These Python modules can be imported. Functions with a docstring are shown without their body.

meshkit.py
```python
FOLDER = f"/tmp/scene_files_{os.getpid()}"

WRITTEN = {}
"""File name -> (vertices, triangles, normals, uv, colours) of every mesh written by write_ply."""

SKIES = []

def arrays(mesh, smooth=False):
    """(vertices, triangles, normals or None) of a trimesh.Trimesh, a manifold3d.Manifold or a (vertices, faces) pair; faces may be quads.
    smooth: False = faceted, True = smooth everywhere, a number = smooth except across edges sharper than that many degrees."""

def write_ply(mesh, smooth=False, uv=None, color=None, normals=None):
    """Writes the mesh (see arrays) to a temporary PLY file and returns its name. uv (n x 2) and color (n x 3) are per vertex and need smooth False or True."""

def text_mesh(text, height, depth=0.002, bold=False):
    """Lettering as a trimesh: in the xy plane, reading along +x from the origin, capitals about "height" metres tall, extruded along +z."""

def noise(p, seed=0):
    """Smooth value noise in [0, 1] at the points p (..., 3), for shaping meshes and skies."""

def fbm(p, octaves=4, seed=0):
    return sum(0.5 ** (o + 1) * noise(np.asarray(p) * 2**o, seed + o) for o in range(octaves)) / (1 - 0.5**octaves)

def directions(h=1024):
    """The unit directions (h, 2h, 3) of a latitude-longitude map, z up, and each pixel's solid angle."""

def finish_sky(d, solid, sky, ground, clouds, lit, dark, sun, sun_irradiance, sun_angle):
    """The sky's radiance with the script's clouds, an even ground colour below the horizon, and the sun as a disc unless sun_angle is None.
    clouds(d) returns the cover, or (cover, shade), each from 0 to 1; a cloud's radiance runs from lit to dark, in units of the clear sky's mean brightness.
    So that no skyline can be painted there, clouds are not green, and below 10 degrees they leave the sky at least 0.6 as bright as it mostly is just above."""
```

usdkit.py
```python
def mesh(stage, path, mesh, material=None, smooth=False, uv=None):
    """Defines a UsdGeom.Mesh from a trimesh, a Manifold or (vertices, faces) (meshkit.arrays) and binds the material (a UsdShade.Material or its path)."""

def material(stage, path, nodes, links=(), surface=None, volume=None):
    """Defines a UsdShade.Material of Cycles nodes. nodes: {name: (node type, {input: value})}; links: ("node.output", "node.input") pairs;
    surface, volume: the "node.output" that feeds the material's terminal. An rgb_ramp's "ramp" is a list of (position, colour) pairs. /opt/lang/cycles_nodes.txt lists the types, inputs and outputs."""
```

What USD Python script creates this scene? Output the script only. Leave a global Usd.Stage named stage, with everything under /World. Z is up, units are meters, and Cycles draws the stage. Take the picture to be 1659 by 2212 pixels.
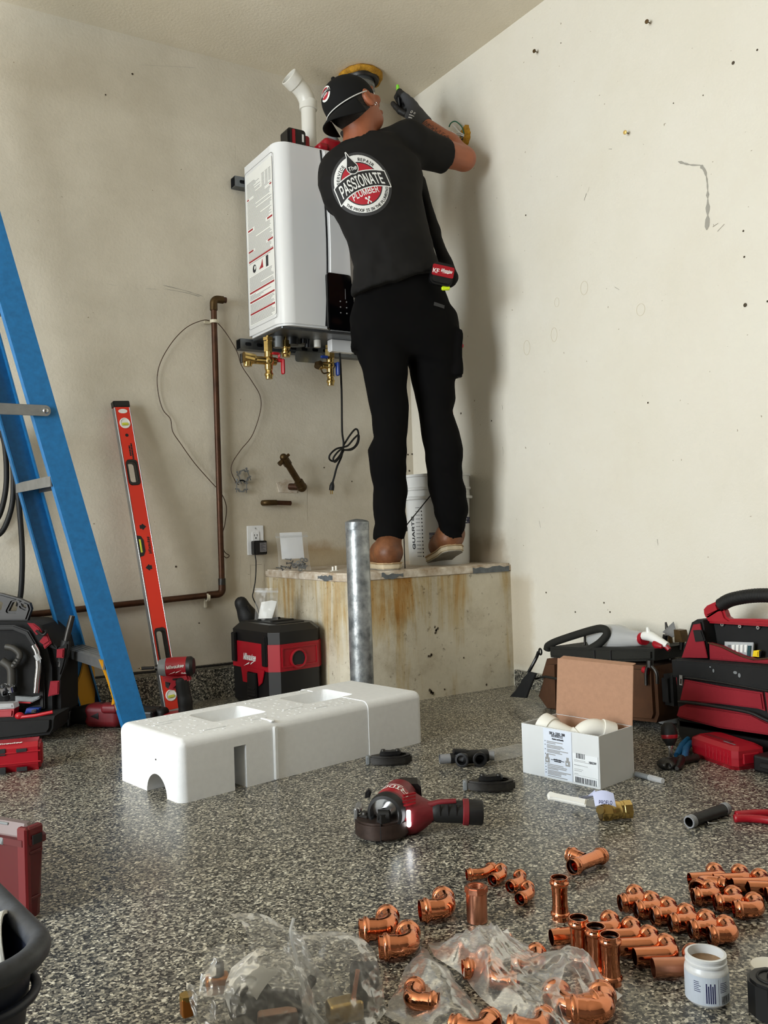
import math, random
import numpy as np, trimesh
import manifold3d as m3
from trimesh.transformations import rotation_matrix
from shapely.geometry import Polygon, Point, box as sbox, LineString
from shapely import affinity
from pxr import Usd, UsdGeom, UsdLux, UsdShade, Sdf, Gf
import usdkit, meshkit

stage = Usd.Stage.CreateInMemory()
UsdGeom.SetStageUpAxis(stage, 'Z'); UsdGeom.SetStageMetersPerUnit(stage, 1.0)
UsdGeom.Xform.Define(stage, '/World'); UsdGeom.Scope.Define(stage, '/World/Looks')
pi = math.pi; V = np.array
rng = np.random.default_rng(7)

# ---------------------------------------------------------------- camera, light, exposure
IMG_W, IMG_H = 1659, 2212
FPX = 1943.9
EYE = V([-2.269, -3.329, 0.629])
YAW, PITCH, ROLL = [math.radians(a) for a in (57.677, 0.923, -1.888)]
EXPOSURE = 0.12
FWD = V([math.cos(PITCH)*math.cos(YAW), math.cos(PITCH)*math.sin(YAW), math.sin(PITCH)])
_r = V([math.sin(YAW), -math.cos(YAW), 0.]); _u = np.cross(_r, FWD)
RIGHT = _r*math.cos(ROLL)+_u*math.sin(ROLL); UP = -_r*math.sin(ROLL)+_u*math.cos(ROLL)
cam = UsdGeom.Camera.Define(stage, '/World/Camera')
cm = np.eye(4); cm[0, :3] = RIGHT; cm[1, :3] = UP; cm[2, :3] = -FWD; cm[3, :3] = EYE
cam.AddTransformOp().Set(Gf.Matrix4d(*cm.ravel().tolist()))
cam.CreateHorizontalApertureAttr(36.0); cam.CreateVerticalApertureAttr(36.0*IMG_H/IMG_W)
cam.CreateFocalLengthAttr(36.0*FPX/IMG_W); cam.CreateClippingRangeAttr(Gf.Vec2f(0.05, 200))
cam.CreateExposureAttr(EXPOSURE)

def area_light(path, loc, w, h, aim, power, color):
    """daylight of an opening: RectLight at loc shining along aim"""
    L = UsdLux.RectLight.Define(stage, path)
    L.CreateWidthAttr(w); L.CreateHeightAttr(h); L.CreateIntensityAttr(power); L.CreateColorAttr(Gf.Vec3f(*color))
    z = -V(aim)/np.linalg.norm(aim); x = np.cross([0, 0, 1.], z); x /= np.linalg.norm(x); y = np.cross(z, x)
    m = np.eye(4); m[0, :3] = x; m[1, :3] = y; m[2, :3] = z; m[3, :3] = loc
    L.AddTransformOp().Set(Gf.Matrix4d(*m.ravel().tolist()))
    return L
# the open garage door on the left, out of frame: sky and driveway light through it
DOOR_X, DOOR_Y0, DOOR_Y1, DOOR_H = -5.2, -3.05, -1.15, 2.15
DM, DW = (DOOR_Y0+DOOR_Y1)/2, DOOR_Y1-DOOR_Y0
area_light('/World/garage_daylight_sky', (DOOR_X-.05, DM, 1.55), DW, 1.2, (1, 0, -.12), 19.5, (.85, .945, 1.0))
area_light('/World/garage_daylight_driveway', (DOOR_X-.05, DM, .45), DW, .9, (1, 0, .55), 14.0, (1.0, .96, .89))

# survey helpers: where the line of sight of a point of the photograph meets a known surface
def sight(px, py): return FWD + (px-IMG_W/2)/FPX*RIGHT + (IMG_H/2-py)/FPX*UP
def on_plane(px, py, ax, c):
    d = sight(px, py); return EYE + d*(c-EYE[ax])/d[ax]
def on_floor(px, py, z=0.): return on_plane(px, py, 2, z)
def on_back(px, py, off=0.): return on_plane(px, py, 1, -off)
def on_right(px, py, off=0.): return on_plane(px, py, 0, -off)
def at_depth(px, py, d): return EYE + sight(px, py)*d
def depth_of(p): return float((V(p)-EYE)@FWD)

# ---------------------------------------------------------------- scene graph helpers
used = {}
def fresh(parent, name):
    k = parent + '/' + name; n = used.get(k, 0); used[k] = n+1
    return k if n == 0 else f'{k}_{n:03d}'
def pth(o): return '/World' if o is None else (o if isinstance(o, str) else str(o.GetPath()))
def tag(p, label=None, cat=None, group=None, kind=None):
    for k, v in (('label', label), ('category', cat), ('group', group), ('kind', kind)):
        if v: p.SetCustomDataByKey(k, v)
    return p
def mat4(loc=(0, 0, 0), rz=0, rx=0, ry=0, M=None):
    m = np.eye(4) if M is None else V(M, float).copy()
    if M is None:
        m = rotation_matrix(rz, [0, 0, 1]) @ rotation_matrix(ry, [0, 1, 0]) @ rotation_matrix(rx, [1, 0, 0])
    m[:3, 3] = loc
    return m
def frame(loc, x=None, z=None, y=None):
    """matrix whose axes are given by two directions"""
    n = lambda a: V(a, float)/np.linalg.norm(a)
    if x is not None and z is not None: z_ = n(z); x_ = n(V(x)-z_*np.dot(x, z_)); y_ = np.cross(z_, x_)
    elif x is not None and y is not None: x_ = n(x); y_ = n(V(y)-x_*np.dot(y, x_)); z_ = np.cross(x_, y_)
    else: z_ = n(z); x_ = n(np.cross([0, 0, 1], z_) if abs(z_[2]) < .95 else np.cross([0, 1, 0], z_)); y_ = np.cross(z_, x_)
    m = np.eye(4); m[:3, 0], m[:3, 1], m[:3, 2], m[:3, 3] = x_, y_, z_, loc
    return m
def thing(name, label, cat, m=None, group=None, kind=None):
    x = UsdGeom.Xform.Define(stage, fresh('/World', name))
    if m is not None: x.AddTransformOp().Set(Gf.Matrix4d(*V(m).T.ravel().tolist()))
    return tag(x.GetPrim(), label, cat, group, kind)
def part(parent, name, mesh, mat, smooth=40, label=None, kind=None, **kw):
    if isinstance(mesh, list): mesh = join(mesh)
    if not isinstance(mesh, (tuple,)) and hasattr(mesh, 'vertices') and smooth not in (False, True):
        mesh.merge_vertices()
    p = usdkit.mesh(stage, fresh(pth(parent), name), mesh, mat, smooth).GetPrim()
    return tag(p, label, kw.get('cat'), kw.get('group'), kind)
def solo(name, label, cat, mesh, mat, smooth=40, group=None, kind=None):
    return part(None, name, mesh, mat, smooth, label, kind, cat=cat, group=group)
def dup(src, name, label, m, group=None):
    x = UsdGeom.Xform.Define(stage, fresh('/World', name)); p = x.GetPrim()
    p.GetReferences().AddInternalReference(src.GetPath()); p.SetInstanceable(True)
    x.ClearXformOpOrder(); x.AddTransformOp().Set(Gf.Matrix4d(*V(m).T.ravel().tolist()))
    return tag(p, label, src.GetCustomDataByKey('category'), group or src.GetCustomDataByKey('group'))

# ---------------------------------------------------------------- mesh helpers
def join(ms): return trimesh.util.concatenate([m for m in ms if m is not None and len(m.faces)])
def X(mesh, m=None, loc=None, s=None):
    k = mesh.copy()
    if s is not None: k.apply_scale(s)
    if m is not None: k.apply_transform(m)
    if loc is not None: k.apply_translation(loc)
    return k
def bx(sx, sy, sz, c=(0, 0, 0), b=0., rz=0):
    """box with chamfered edges, c its centre"""
    if b <= 0: m = trimesh.creation.box((sx, sy, sz))
    else:
        h = V([sx, sy, sz])/2; b = min(b, h.min()*.98); pts = []
        for s in np.ndindex(2, 2, 2):
            q = (V(s)*2-1)
            for a in range(3):
                e = h-b; e[a] = h[a]; pts.append(q*e)
        m = trimesh.convex.convex_hull(V(pts))
    if rz: m.apply_transform(rotation_matrix(rz, [0, 0, 1]))
    m.apply_translation(c); return m
def rbx(sx, sy, sz, r, c=(0, 0, 0), sub=2):
    """box with round edges"""
    s = trimesh.creation.icosphere(sub, r); h = V([sx, sy, sz])/2-r
    v = np.vstack([s.vertices + h*(V(k)*2-1) for k in np.ndindex(2, 2, 2)])
    m = trimesh.convex.convex_hull(v); m.apply_translation(c); return m
def cy(a, b, r, r2=None, n=24, cap=True):
    """cone or cylinder from a to b"""
    return tube([a, b], [r, r if r2 is None else r2], n, cap)
def tube(path, r, n=10, cap=True, closed=False):
    p = V(path, float); k = len(p); r = np.broadcast_to(V(r, float), (k,))
    t = np.gradient(p, axis=0) if k > 2 else np.repeat((p[1:]-p[:1]), 2, 0)
    if closed: t = np.roll(p, -1, 0)-np.roll(p, 1, 0)
    t = t/(np.linalg.norm(t, axis=1, keepdims=True)+1e-12)
    a = np.cross(t[0], [0, 0, 1.] if abs(t[0][2]) < .9 else [1., 0, 0]); a /= np.linalg.norm(a)
    A = [a]
    for i in range(1, k):
        a = A[-1]-t[i]*(A[-1]@t[i]); A.append(a/np.linalg.norm(a))
    A = V(A); B = np.cross(t, A); g = np.arange(n)*2*pi/n
    v = (p[:, None]+r[:, None, None]*(np.cos(g)[None, :, None]*A[:, None]+np.sin(g)[None, :, None]*B[:, None])).reshape(-1, 3)
    f = []
    for i in range(k if closed else k-1):
        i2 = (i+1) % k; j = np.arange(n); j2 = (j+1) % n
        f.append(np.stack([i*n+j, i*n+j2, i2*n+j2], 1)); f.append(np.stack([i*n+j, i2*n+j2, i2*n+j], 1))
    if cap and not closed:
        v = np.vstack([v, p[0], p[-1]]); j = np.arange(n); j2 = (j+1) % n
        f.append(np.stack([np.full(n, len(v)-2), j2, j], 1)); f.append(np.stack([np.full(n, len(v)-1), (k-1)*n+j, (k-1)*n+j2], 1))
    return trimesh.Trimesh(v, np.vstack(f), process=False)
def spline(pts, n=8, closed=False):
    """Catmull-Rom through the points"""
    p = V(pts, float)
    q = np.vstack([p[-1], p, p[:2]]) if closed else np.vstack([2*p[0]-p[1], p, 2*p[-1]-p[-2]])
    o = []
    for i in range(len(q)-3):
        a, b, c, d = q[i:i+4]
        for t in np.arange(n)/n:
            o.append(.5*(2*b+(c-a)*t+(2*a-5*b+4*c-d)*t*t+(3*b-a-3*c+d)*t**3))
    if not closed: o.append(p[-1])
    return V(o)
def lathe(prof, n=32, closed=False):
    """profile [(r, z)] turned about z; r = 0 ends close it"""
    pr = V(prof, float); k = len(pr); g = np.arange(n)*2*pi/n
    v = np.stack([pr[:, None, 0]*np.cos(g), pr[:, None, 0]*np.sin(g), np.repeat(pr[:, 1:2], n, 1)], -1).reshape(-1, 3)
    f = []; j = np.arange(n); j2 = (j+1) % n
    for i in range(k if closed else k-1):
        i2 = (i+1) % k
        f.append(np.stack([i*n+j, i*n+j2, i2*n+j2], 1)); f.append(np.stack([i*n+j, i2*n+j2, i2*n+j], 1))
    m = trimesh.Trimesh(v, np.vstack(f), process=False)
    m.merge_vertices(); m.update_faces(m.nondegenerate_faces()); return m
def prism(poly, d, m=None, c=0.):
    """2-D outline (points or shapely) extruded d along z"""
    g = poly if hasattr(poly, 'geom_type') else Polygon(poly)
    g = g.buffer(0)
    o = join([trimesh.creation.extrude_polygon(q, d, engine='earcut') for q in getattr(g, 'geoms', [g])])
    if c: o.apply_translation((0, 0, c))
    if m is not None: o.apply_transform(m)
    return o
def bprism(poly, d, b=.002, m=None):
    """extruded outline with bevelled rims"""
    g = (poly if hasattr(poly, 'geom_type') else Polygon(poly)).buffer(0)
    C = lambda q: m3.CrossSection([V(r.coords)[:-1] for r in ([q.exterior]+list(q.interiors))], m3.FillRule.EvenOdd)
    inn = g.buffer(-b, join_style=1, quad_segs=2)
    if inn.is_empty: return prism(g, d, m)
    parts = []
    for q in getattr(g, 'geoms', [g]):
        body = C(q).extrude(d-2*b).translate((0, 0, b)); parts.append(body)
    for q in getattr(inn, 'geoms', [inn]): parts.append(C(q).extrude(d))
    o = mf2t(m3.Manifold.batch_boolean(parts, m3.OpType.Add))
    if m is not None: o.apply_transform(m)
    return o
def t2mf(t):
    t = t.copy(); t.merge_vertices()
    return m3.Manifold(m3.Mesh(V(t.vertices, np.float32), V(t.faces, np.uint32)))
def mf2t(m):
    k = m.to_mesh(); return trimesh.Trimesh(V(k.vert_properties[:, :3]), V(k.tri_verts), process=False)
def cut(a, *bs):
    r = t2mf(a)
    for b in bs: r = r - t2mf(b)
    return mf2t(r)
def union(*bs): return mf2t(m3.Manifold.batch_boolean([t2mf(b) for b in bs], m3.OpType.Add))
def elbow_path(c, a, b, R, n=8):
    """arc of bend radius R about the corner c, from direction a to direction b (unit, leaving c)"""
    a, b = V(a, float), V(b, float); th = math.acos(np.clip(a@b, -1, 1)); d = R/math.tan(th/2)
    o = V(c)+(a+b)/np.linalg.norm(a+b)*R/math.sin(th/2); p0 = V(c)+a*d-o; p1 = V(c)+b*d-o
    w = math.acos(np.clip(p0@p1/R**2, -1, 1))
    return [o+(math.sin((1-t)*w)*p0+math.sin(t*w)*p1)/math.sin(w) for t in np.linspace(0, 1, n)]
def text(s, h, m=None, d=.0006, bold=True, w=None):
    """lettering in the xy plane, centred; w forces its width"""
    t = meshkit.text_mesh(s, h, d, bold); b = t.bounds; t.apply_translation([-(b[0, 0]+b[1, 0])/2, -h/2, 0])
    if w: t.apply_transform(np.diag([w/(b[1, 0]-b[0, 0]), 1, 1, 1]))
    if m is not None: t.apply_transform(m)
    return t
def shear(k): m = np.eye(4); m[0, 1] = k; return m

# implicit surfaces
def seg(p, a, b, ra, rb):
    a, b = V(a, float), V(b, float); d = b-a; t = np.clip((p-a)@d/(d@d), 0, 1)
    return np.linalg.norm(p-a-t[..., None]*d, axis=-1)-(ra+(rb-ra)*t)
def ell(p, c, r, Rm=None):
    q = p-V(c); q = q@V(Rm) if Rm is not None else q
    k0 = np.linalg.norm(q/V(r), axis=-1); k1 = np.linalg.norm(q/V(r)**2, axis=-1)
    return k0*(k0-1)/np.maximum(k1, 1e-9)
def sbx(p, c, h, r=0., Rm=None):
    q = p-V(c); q = q@V(Rm) if Rm is not None else q
    q = np.abs(q)-(V(h)-r)
    return np.linalg.norm(np.maximum(q, 0), axis=-1)+np.minimum(q.max(-1), 0)-r
def smin(k, *ds):
    o = ds[0]
    for d in ds[1:]:
        h = np.clip(.5+.5*(d-o)/k, 0, 1); o = d+(o-d)*h-k*h*(1-h)
    return o
def smax(k, *ds): return -smin(k, *[-d for d in ds])
def implicit(fn, lo, hi, h):
    """surface nets of fn < 0 on a grid of step h"""
    lo, hi = V(lo, float), V(hi, float); n = np.ceil((hi-lo)/h).astype(int)+1
    ax = [lo[i]+h*np.arange(n[i]) for i in range(3)]
    Fv = np.empty(n)
    for i0 in range(0, n[0], 24):
        g = np.stack(np.meshgrid(ax[0][i0:i0+24], ax[1], ax[2], indexing='ij'), -1); Fv[i0:i0+24] = fn(g)
    Fv[0], Fv[-1], Fv[:, 0], Fv[:, -1], Fv[:, :, 0], Fv[:, :, -1] = [1.]*6
    ins = Fv < 0; m = n-1
    sh = lambda A, k: A[k[0]:k[0]+m[0], k[1]:k[1]+m[1], k[2]:k[2]+m[2]]
    acc = np.zeros((*m, 3)); cnt = np.zeros(m)
    for a in range(3):
        for k in np.ndindex(2, 2):
            k0 = list(k); k0.insert(a, 0); k1 = list(k); k1.insert(a, 1)
            A, B = sh(Fv, k0), sh(Fv, k1); x = (A < 0) != (B < 0)
            t = np.where(x, A/np.where(x, A-B, 1), 0)
            for c in range(3): acc[..., c] += np.where(x, k0[c]+(t if c == a else 0), 0)
            cnt += x
    on = cnt > 0; idx = -np.ones(m, int); idx[on] = np.arange(on.sum())
    v = lo+h*(np.argwhere(on)+acc[on]/cnt[on][:, None]); f = []
    for a in range(3):
        b, c = (a+1) % 3, (a+2) % 3
        i = np.argwhere((np.take(ins, range(n[a]-1), a) != np.take(ins, range(1, n[a]), a)))
        i = i[(i[:, b] > 0) & (i[:, c] > 0) & (i[:, b] < m[b]) & (i[:, c] < m[c])]
        eb, ec = np.eye(3, dtype=int)[b], np.eye(3, dtype=int)[c]
        q = np.stack([idx[tuple((i-k).T)] for k in (eb*0, eb, eb+ec, ec)], 1)
        q[~ins[tuple(i.T)]] = q[~ins[tuple(i.T)]][:, ::-1]; f.append(q)
    f = np.vstack(f); return trimesh.Trimesh(v, np.vstack([f[:, [0, 1, 2]], f[:, [0, 2, 3]]]), process=False)
def thin(mesh, n):
    """fewer triangles, same shape"""
    m = t2mf(mesh) if False else mesh
    return m
def cloth(nx, ny, fn, th=.0015):
    """a sheet of nx by ny cells given a thickness; fn(u, v) -> points, u v in 0..1"""
    u, v = np.meshgrid(np.linspace(0, 1, nx+1), np.linspace(0, 1, ny+1), indexing='ij')
    p = fn(u, v).reshape(-1, 3); i = np.arange(nx)[:, None]*(ny+1)+np.arange(ny)[None]; i = i.ravel()
    f = np.vstack([np.stack([i, i+ny+1, i+ny+2], 1), np.stack([i, i+ny+2, i+1], 1)])
    m = trimesh.Trimesh(p, f, process=False)
    if not th: return m
    n = meshkit.arrays(m, True)[2]; k = len(p)
    e = trimesh.grouping.group_rows(np.sort(m.edges, 1), require_count=1); e = m.edges[e]
    return trimesh.Trimesh(np.vstack([p+n*th/2, p-n*th/2]), np.vstack([f, f[:, ::-1]+k, np.stack([e[:, 0], e[:, 1]+k, e[:, 1]], 1)[:, ::1], np.stack([e[:, 0], e[:, 0]+k, e[:, 1]+k], 1)]), process=False)
def wob(p, s, a, seed=0):
    """noise offset vectors"""
    p = V(p, float)
    return a*2*np.stack([meshkit.fbm(p*s+17.3*k, 3, seed+k)-.5 for k in range(3)], -1)

# ---------------------------------------------------------------- materials
def lin(c):
    """sRGB 0-255 to linear"""
    c = V(c, float)/255; return tuple(np.where(c < .04045, c/12.92, ((c+.055)/1.055)**2.4))
def M(name, col, rough=.5, metal=0., var=0., vs=30., bump=0., bs=200., spec=.5, col2=None, coat=0., sss=0., bd=.001, extra=None):
    """a principled material; var mixes towards col2 by noise, bump adds fine relief"""
    c = lin(col); n = {'p': ('principled_bsdf', {'roughness': rough, 'metallic': metal, 'specular_ior_level': spec, 'base_color': c, 'coat_weight': coat, 'coat_roughness': .1})}; L = []
    if var or bump: n['t'] = ('texture_coordinate', {})
    if var:
        n['n'] = ('noise_texture', {'scale': vs, 'detail': 5, 'roughness': .6})
        c2 = lin(col2) if col2 is not None else tuple(V(c)*(1-var))
        n['r'] = ('rgb_ramp', {'ramp': [(.3, c), (.72, c2 if col2 is not None else c2)]})
        L += [('t.object', 'n.vector'), ('n.fac', 'r.fac'), ('r.color', 'p.base_color')]
    if bump:
        n['bn'] = ('noise_texture', {'scale': bs, 'detail': 3}); n['b'] = ('bump', {'strength': bump, 'distance': bd})
        L += [('t.object', 'bn.vector'), ('bn.fac', 'b.height'), ('b.normal', 'p.normal')]
    return usdkit.material(stage, '/World/Looks/'+name, n, L, 'p.BSDF')

# ---------------------------------------------------------------- setting: materials
def window_mask(n, L, key, lims, soft):
    """nodes giving 1 inside the box lims = {axis: (lo, hi)} of world position, edges softened and broken by noise"""
    n.setdefault('geo', ('geometry', {})); n[key+'s'] = ('separate_xyz', {})
    n[key+'w'] = ('noise_texture', {'scale': 28, 'detail': 4}); n[key+'a'] = ('mix_vector', {'fac': soft*1.3}); L += [('geo.position', key+'w.vector')]
    n[key+'v'] = ('mix', {'mix_type': 'linear_light', 'fac': soft})
    L += [('geo.position', key+'v.color1'), (key+'w.color', key+'v.color2'), (key+'v.color', key+'s.vector')]
    del n[key+'a']
    prev = None
    for a, (lo, hi) in lims.items():
        for tagk, (e0, e1) in (('l', (lo-soft, lo+soft)), ('h', (hi+soft, hi-soft))):
            k = key+a+tagk; n[k] = ('map_range', {'from_min': e0, 'from_max': e1, 'clamp': True}); L.append((key+'s.'+a, k+'.value'))
            if prev:
                n[k+'m'] = ('math', {'math_type': 'multiply'}); L += [(prev, k+'m.value1'), (k+'.result', k+'m.value2')]; prev = k+'m.value'
            else: prev = k+'.result'
    return prev
def paint_mat(name, col, stains=(), grime_shade=.10, peel=.5):
    n = {'p': ('principled_bsdf', {'roughness': .62, 'specular_ior_level': .3}), 'geo': ('geometry', {}),
         'g1': ('noise_texture', {'scale': 2.6, 'detail': 6, 'roughness': .65}), 'gr': ('rgb_ramp', {'ramp': [(.35, lin(col)), (.75, tuple(V(lin(col))*(1-grime_shade)*V([1, .985, .95])))]}),
         'b1': ('noise_texture', {'scale': 95, 'detail': 3, 'roughness': .55}), 'bump': ('bump', {'strength': peel, 'distance': .0025}),
         'sp': ('noise_texture', {'scale': 60, 'detail': 2}), 'spr': ('rgb_ramp', {'ramp': [(.0, (1, 1, 1)), (.745, (1, 1, 1)), (.775, (.5, .46, .4))]}), 'mx': ('mix', {'mix_type': 'multiply', 'fac': 1.0})}
    L = [('geo.position', 'g1.vector'), ('g1.fac', 'gr.fac'), ('geo.position', 'b1.vector'), ('b1.fac', 'bump.height'), ('bump.normal', 'p.normal'),
         ('geo.position', 'sp.vector'), ('sp.fac', 'spr.fac'), ('gr.color', 'mx.color1'), ('spr.color', 'mx.color2')]
    prev = 'mx.color'
    for i, (c, lims, soft, amt) in enumerate(stains):
        m = window_mask(n, L, f's{i}', lims, soft); k = f'sm{i}'
        n[k+'f'] = ('math', {'math_type': 'multiply', 'value2': amt}); n[k] = ('mix', {'mix_type': 'mix', 'color2': lin(c)})
        L += [(m, k+'f.value1'), (k+'f.value', k+'.fac'), (prev, k+'.color1')]; prev = k+'.color'
    L.append((prev, 'p.base_color'))
    return usdkit.material(stage, '/World/Looks/'+name, n, L, 'p.BSDF')
WALL = (224, 219, 207)
RUST = (150, 112, 62)
m_wall_back = paint_mat('wall_paint_back_shaded', (216, 208, 192), [
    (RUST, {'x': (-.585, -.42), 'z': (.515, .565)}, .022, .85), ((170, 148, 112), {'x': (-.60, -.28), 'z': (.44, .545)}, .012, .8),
    ((150, 120, 78), {'x': (-.66, -.60), 'z': (.46, .56)}, .03, .6), ((176, 164, 140), {'x': (-1.0, -.1), 'z': (.15, .85)}, .2, .35)], grime_shade=.20)  # same paint as the right wall; its dimmer light is put into the colour
m_wall_right = paint_mat('wall_paint_right', WALL, [((176, 156, 120), {'y': (-.76, -.60), 'z': (.07, .42)}, .018, .38), ((140, 118, 84), {'y': (-.62, -.1), 'z': (.44, .58)}, .03, .55)], grime_shade=.05)
m_wall = paint_mat('wall_unseen_dark', (100, 94, 86), grime_shade=.06)  # unseen left and front walls, coloured dark to cut bounced light
m_ceiling = paint_mat('ceiling_paint', (233, 224, 205), grime_shade=.10)
m_crack = M('plaster_crack', (74, 64, 50), .9); m_scuff = M('grey_scuff', (160, 156, 146), .8); m_ring = M('damp_ring', (206, 196, 174), .7)
def flake_mat():
    n = {'p': ('principled_bsdf', {'roughness': .36, 'specular_ior_level': .42, 'coat_weight': .18, 'coat_roughness': .18}), 'geo': ('geometry', {}),
         'w': ('noise_texture', {'scale': 240, 'detail': 2}), 'wm': ('mix', {'mix_type': 'linear_light', 'fac': .0028}),
         'v': ('voronoi_texture', {'scale': 265, 'randomness': 1.0}), 'vs': ('separate_color', {}),
         'r': ('rgb_ramp', {'interpolate': False, 'ramp': [(0, lin((38, 38, 37))), (.22, lin((70, 70, 67))), (.42, lin((104, 102, 95))), (.60, lin((138, 134, 122))), (.78, lin((176, 170, 154))), (.93, lin((220, 215, 200)))]}),
         'big': ('noise_texture', {'scale': 9, 'detail': 4}), 'bigr': ('rgb_ramp', {'ramp': [(.3, (.82, .82, .82)), (.7, (1.06, 1.05, 1.02))]}), 'mx': ('mix', {'mix_type': 'multiply', 'fac': 1.0}),
         'b': ('bump', {'strength': .22, 'distance': .0012}), 'bn': ('noise_texture', {'scale': 160, 'detail': 3})}
    L = [('geo.position', 'w.vector'), ('geo.position', 'wm.color1'), ('w.color', 'wm.color2'), ('wm.color', 'v.vector'), ('v.color', 'vs.color'), ('vs.r', 'r.fac'),
         ('geo.position', 'big.vector'), ('big.fac', 'bigr.fac'), ('r.color', 'mx.color1'), ('bigr.color', 'mx.color2'), ('mx.color', 'p.base_color'),
         ('geo.position', 'bn.vector'), ('bn.fac', 'b.height'), ('b.normal', 'p.normal')]
    return usdkit.material(stage, '/World/Looks/epoxy_flake', n, L, 'p.BSDF')
m_floor = flake_mat()
def plinth_mat():
    n = {'p': ('principled_bsdf', {'roughness': .75, 'specular_ior_level': .25}), 'geo': ('geometry', {}),
         'mp': ('mapping', {'scale': (7, 7, .6)}), 's': ('noise_texture', {'scale': 1.6, 'detail': 6, 'roughness': .68, 'distortion': .6}), 'sr': ('rgb_ramp', {'ramp': [(.46, lin((206, 199, 183))), (.56, lin((192, 176, 144))), (.66, lin((180, 148, 98))), (.74, lin((166, 122, 64)))]}),
         's2': ('noise_texture', {'scale': 2.3, 'detail': 3}), 'sA': ('map_range', {'from_min': .32, 'from_max': .62, 'to_min': .62, 'to_max': 1.12}), 'sM': ('math', {'math_type': 'multiply'}),
         'm': ('noise_texture', {'scale': 6, 'detail': 8, 'roughness': .72}), 'mr': ('rgb_ramp', {'ramp': [(.3, (1.04, 1.03, 1.0)), (.5, (.93, .91, .86)), (.68, (.68, .63, .55))]}), 'mx': ('mix', {'mix_type': 'multiply', 'fac': 1.0}),
         'k': ('noise_texture', {'scale': 40, 'detail': 6, 'roughness': .7}), 'kr': ('rgb_ramp', {'ramp': [(0, (1, 1, 1)), (.60, (1, 1, 1)), (.70, (.42, .39, .35))]}), 'mk': ('mix', {'mix_type': 'multiply', 'fac': 1.0}),
         'b': ('bump', {'strength': .6, 'distance': .004})}
    L = [('geo.position', 'mp.vector'), ('mp.vector', 's.vector'), ('s.fac', 'sM.value1'), ('geo.position', 's2.vector'), ('s2.fac', 'sA.value'), ('sA.result', 'sM.value2'), ('sM.value', 'sr.fac'), ('geo.position', 'm.vector'), ('m.fac', 'mr.fac'), ('sr.color', 'mx.color1'), ('mr.color', 'mx.color2'),
         ('geo.position', 'k.vector'), ('k.fac', 'kr.fac'), ('mx.color', 'mk.color1'), ('kr.color', 'mk.color2'), ('mk.color', 'p.base_color'), ('m.fac', 'b.height'), ('b.normal', 'p.normal')]
    return usdkit.material(stage, '/World/Looks/stained_plaster', n, L, 'p.BSDF')
m_plinth = plinth_mat()
m_lip = M('chipped_lip_paint', (224, 216, 203), .7, var=1, vs=26, col2=(158, 134, 104), bump=.6, bs=40, bd=.004)
m_chip = M('bare_grey_metal', (104, 110, 114), .6, var=.5, vs=40, bump=.4)

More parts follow.
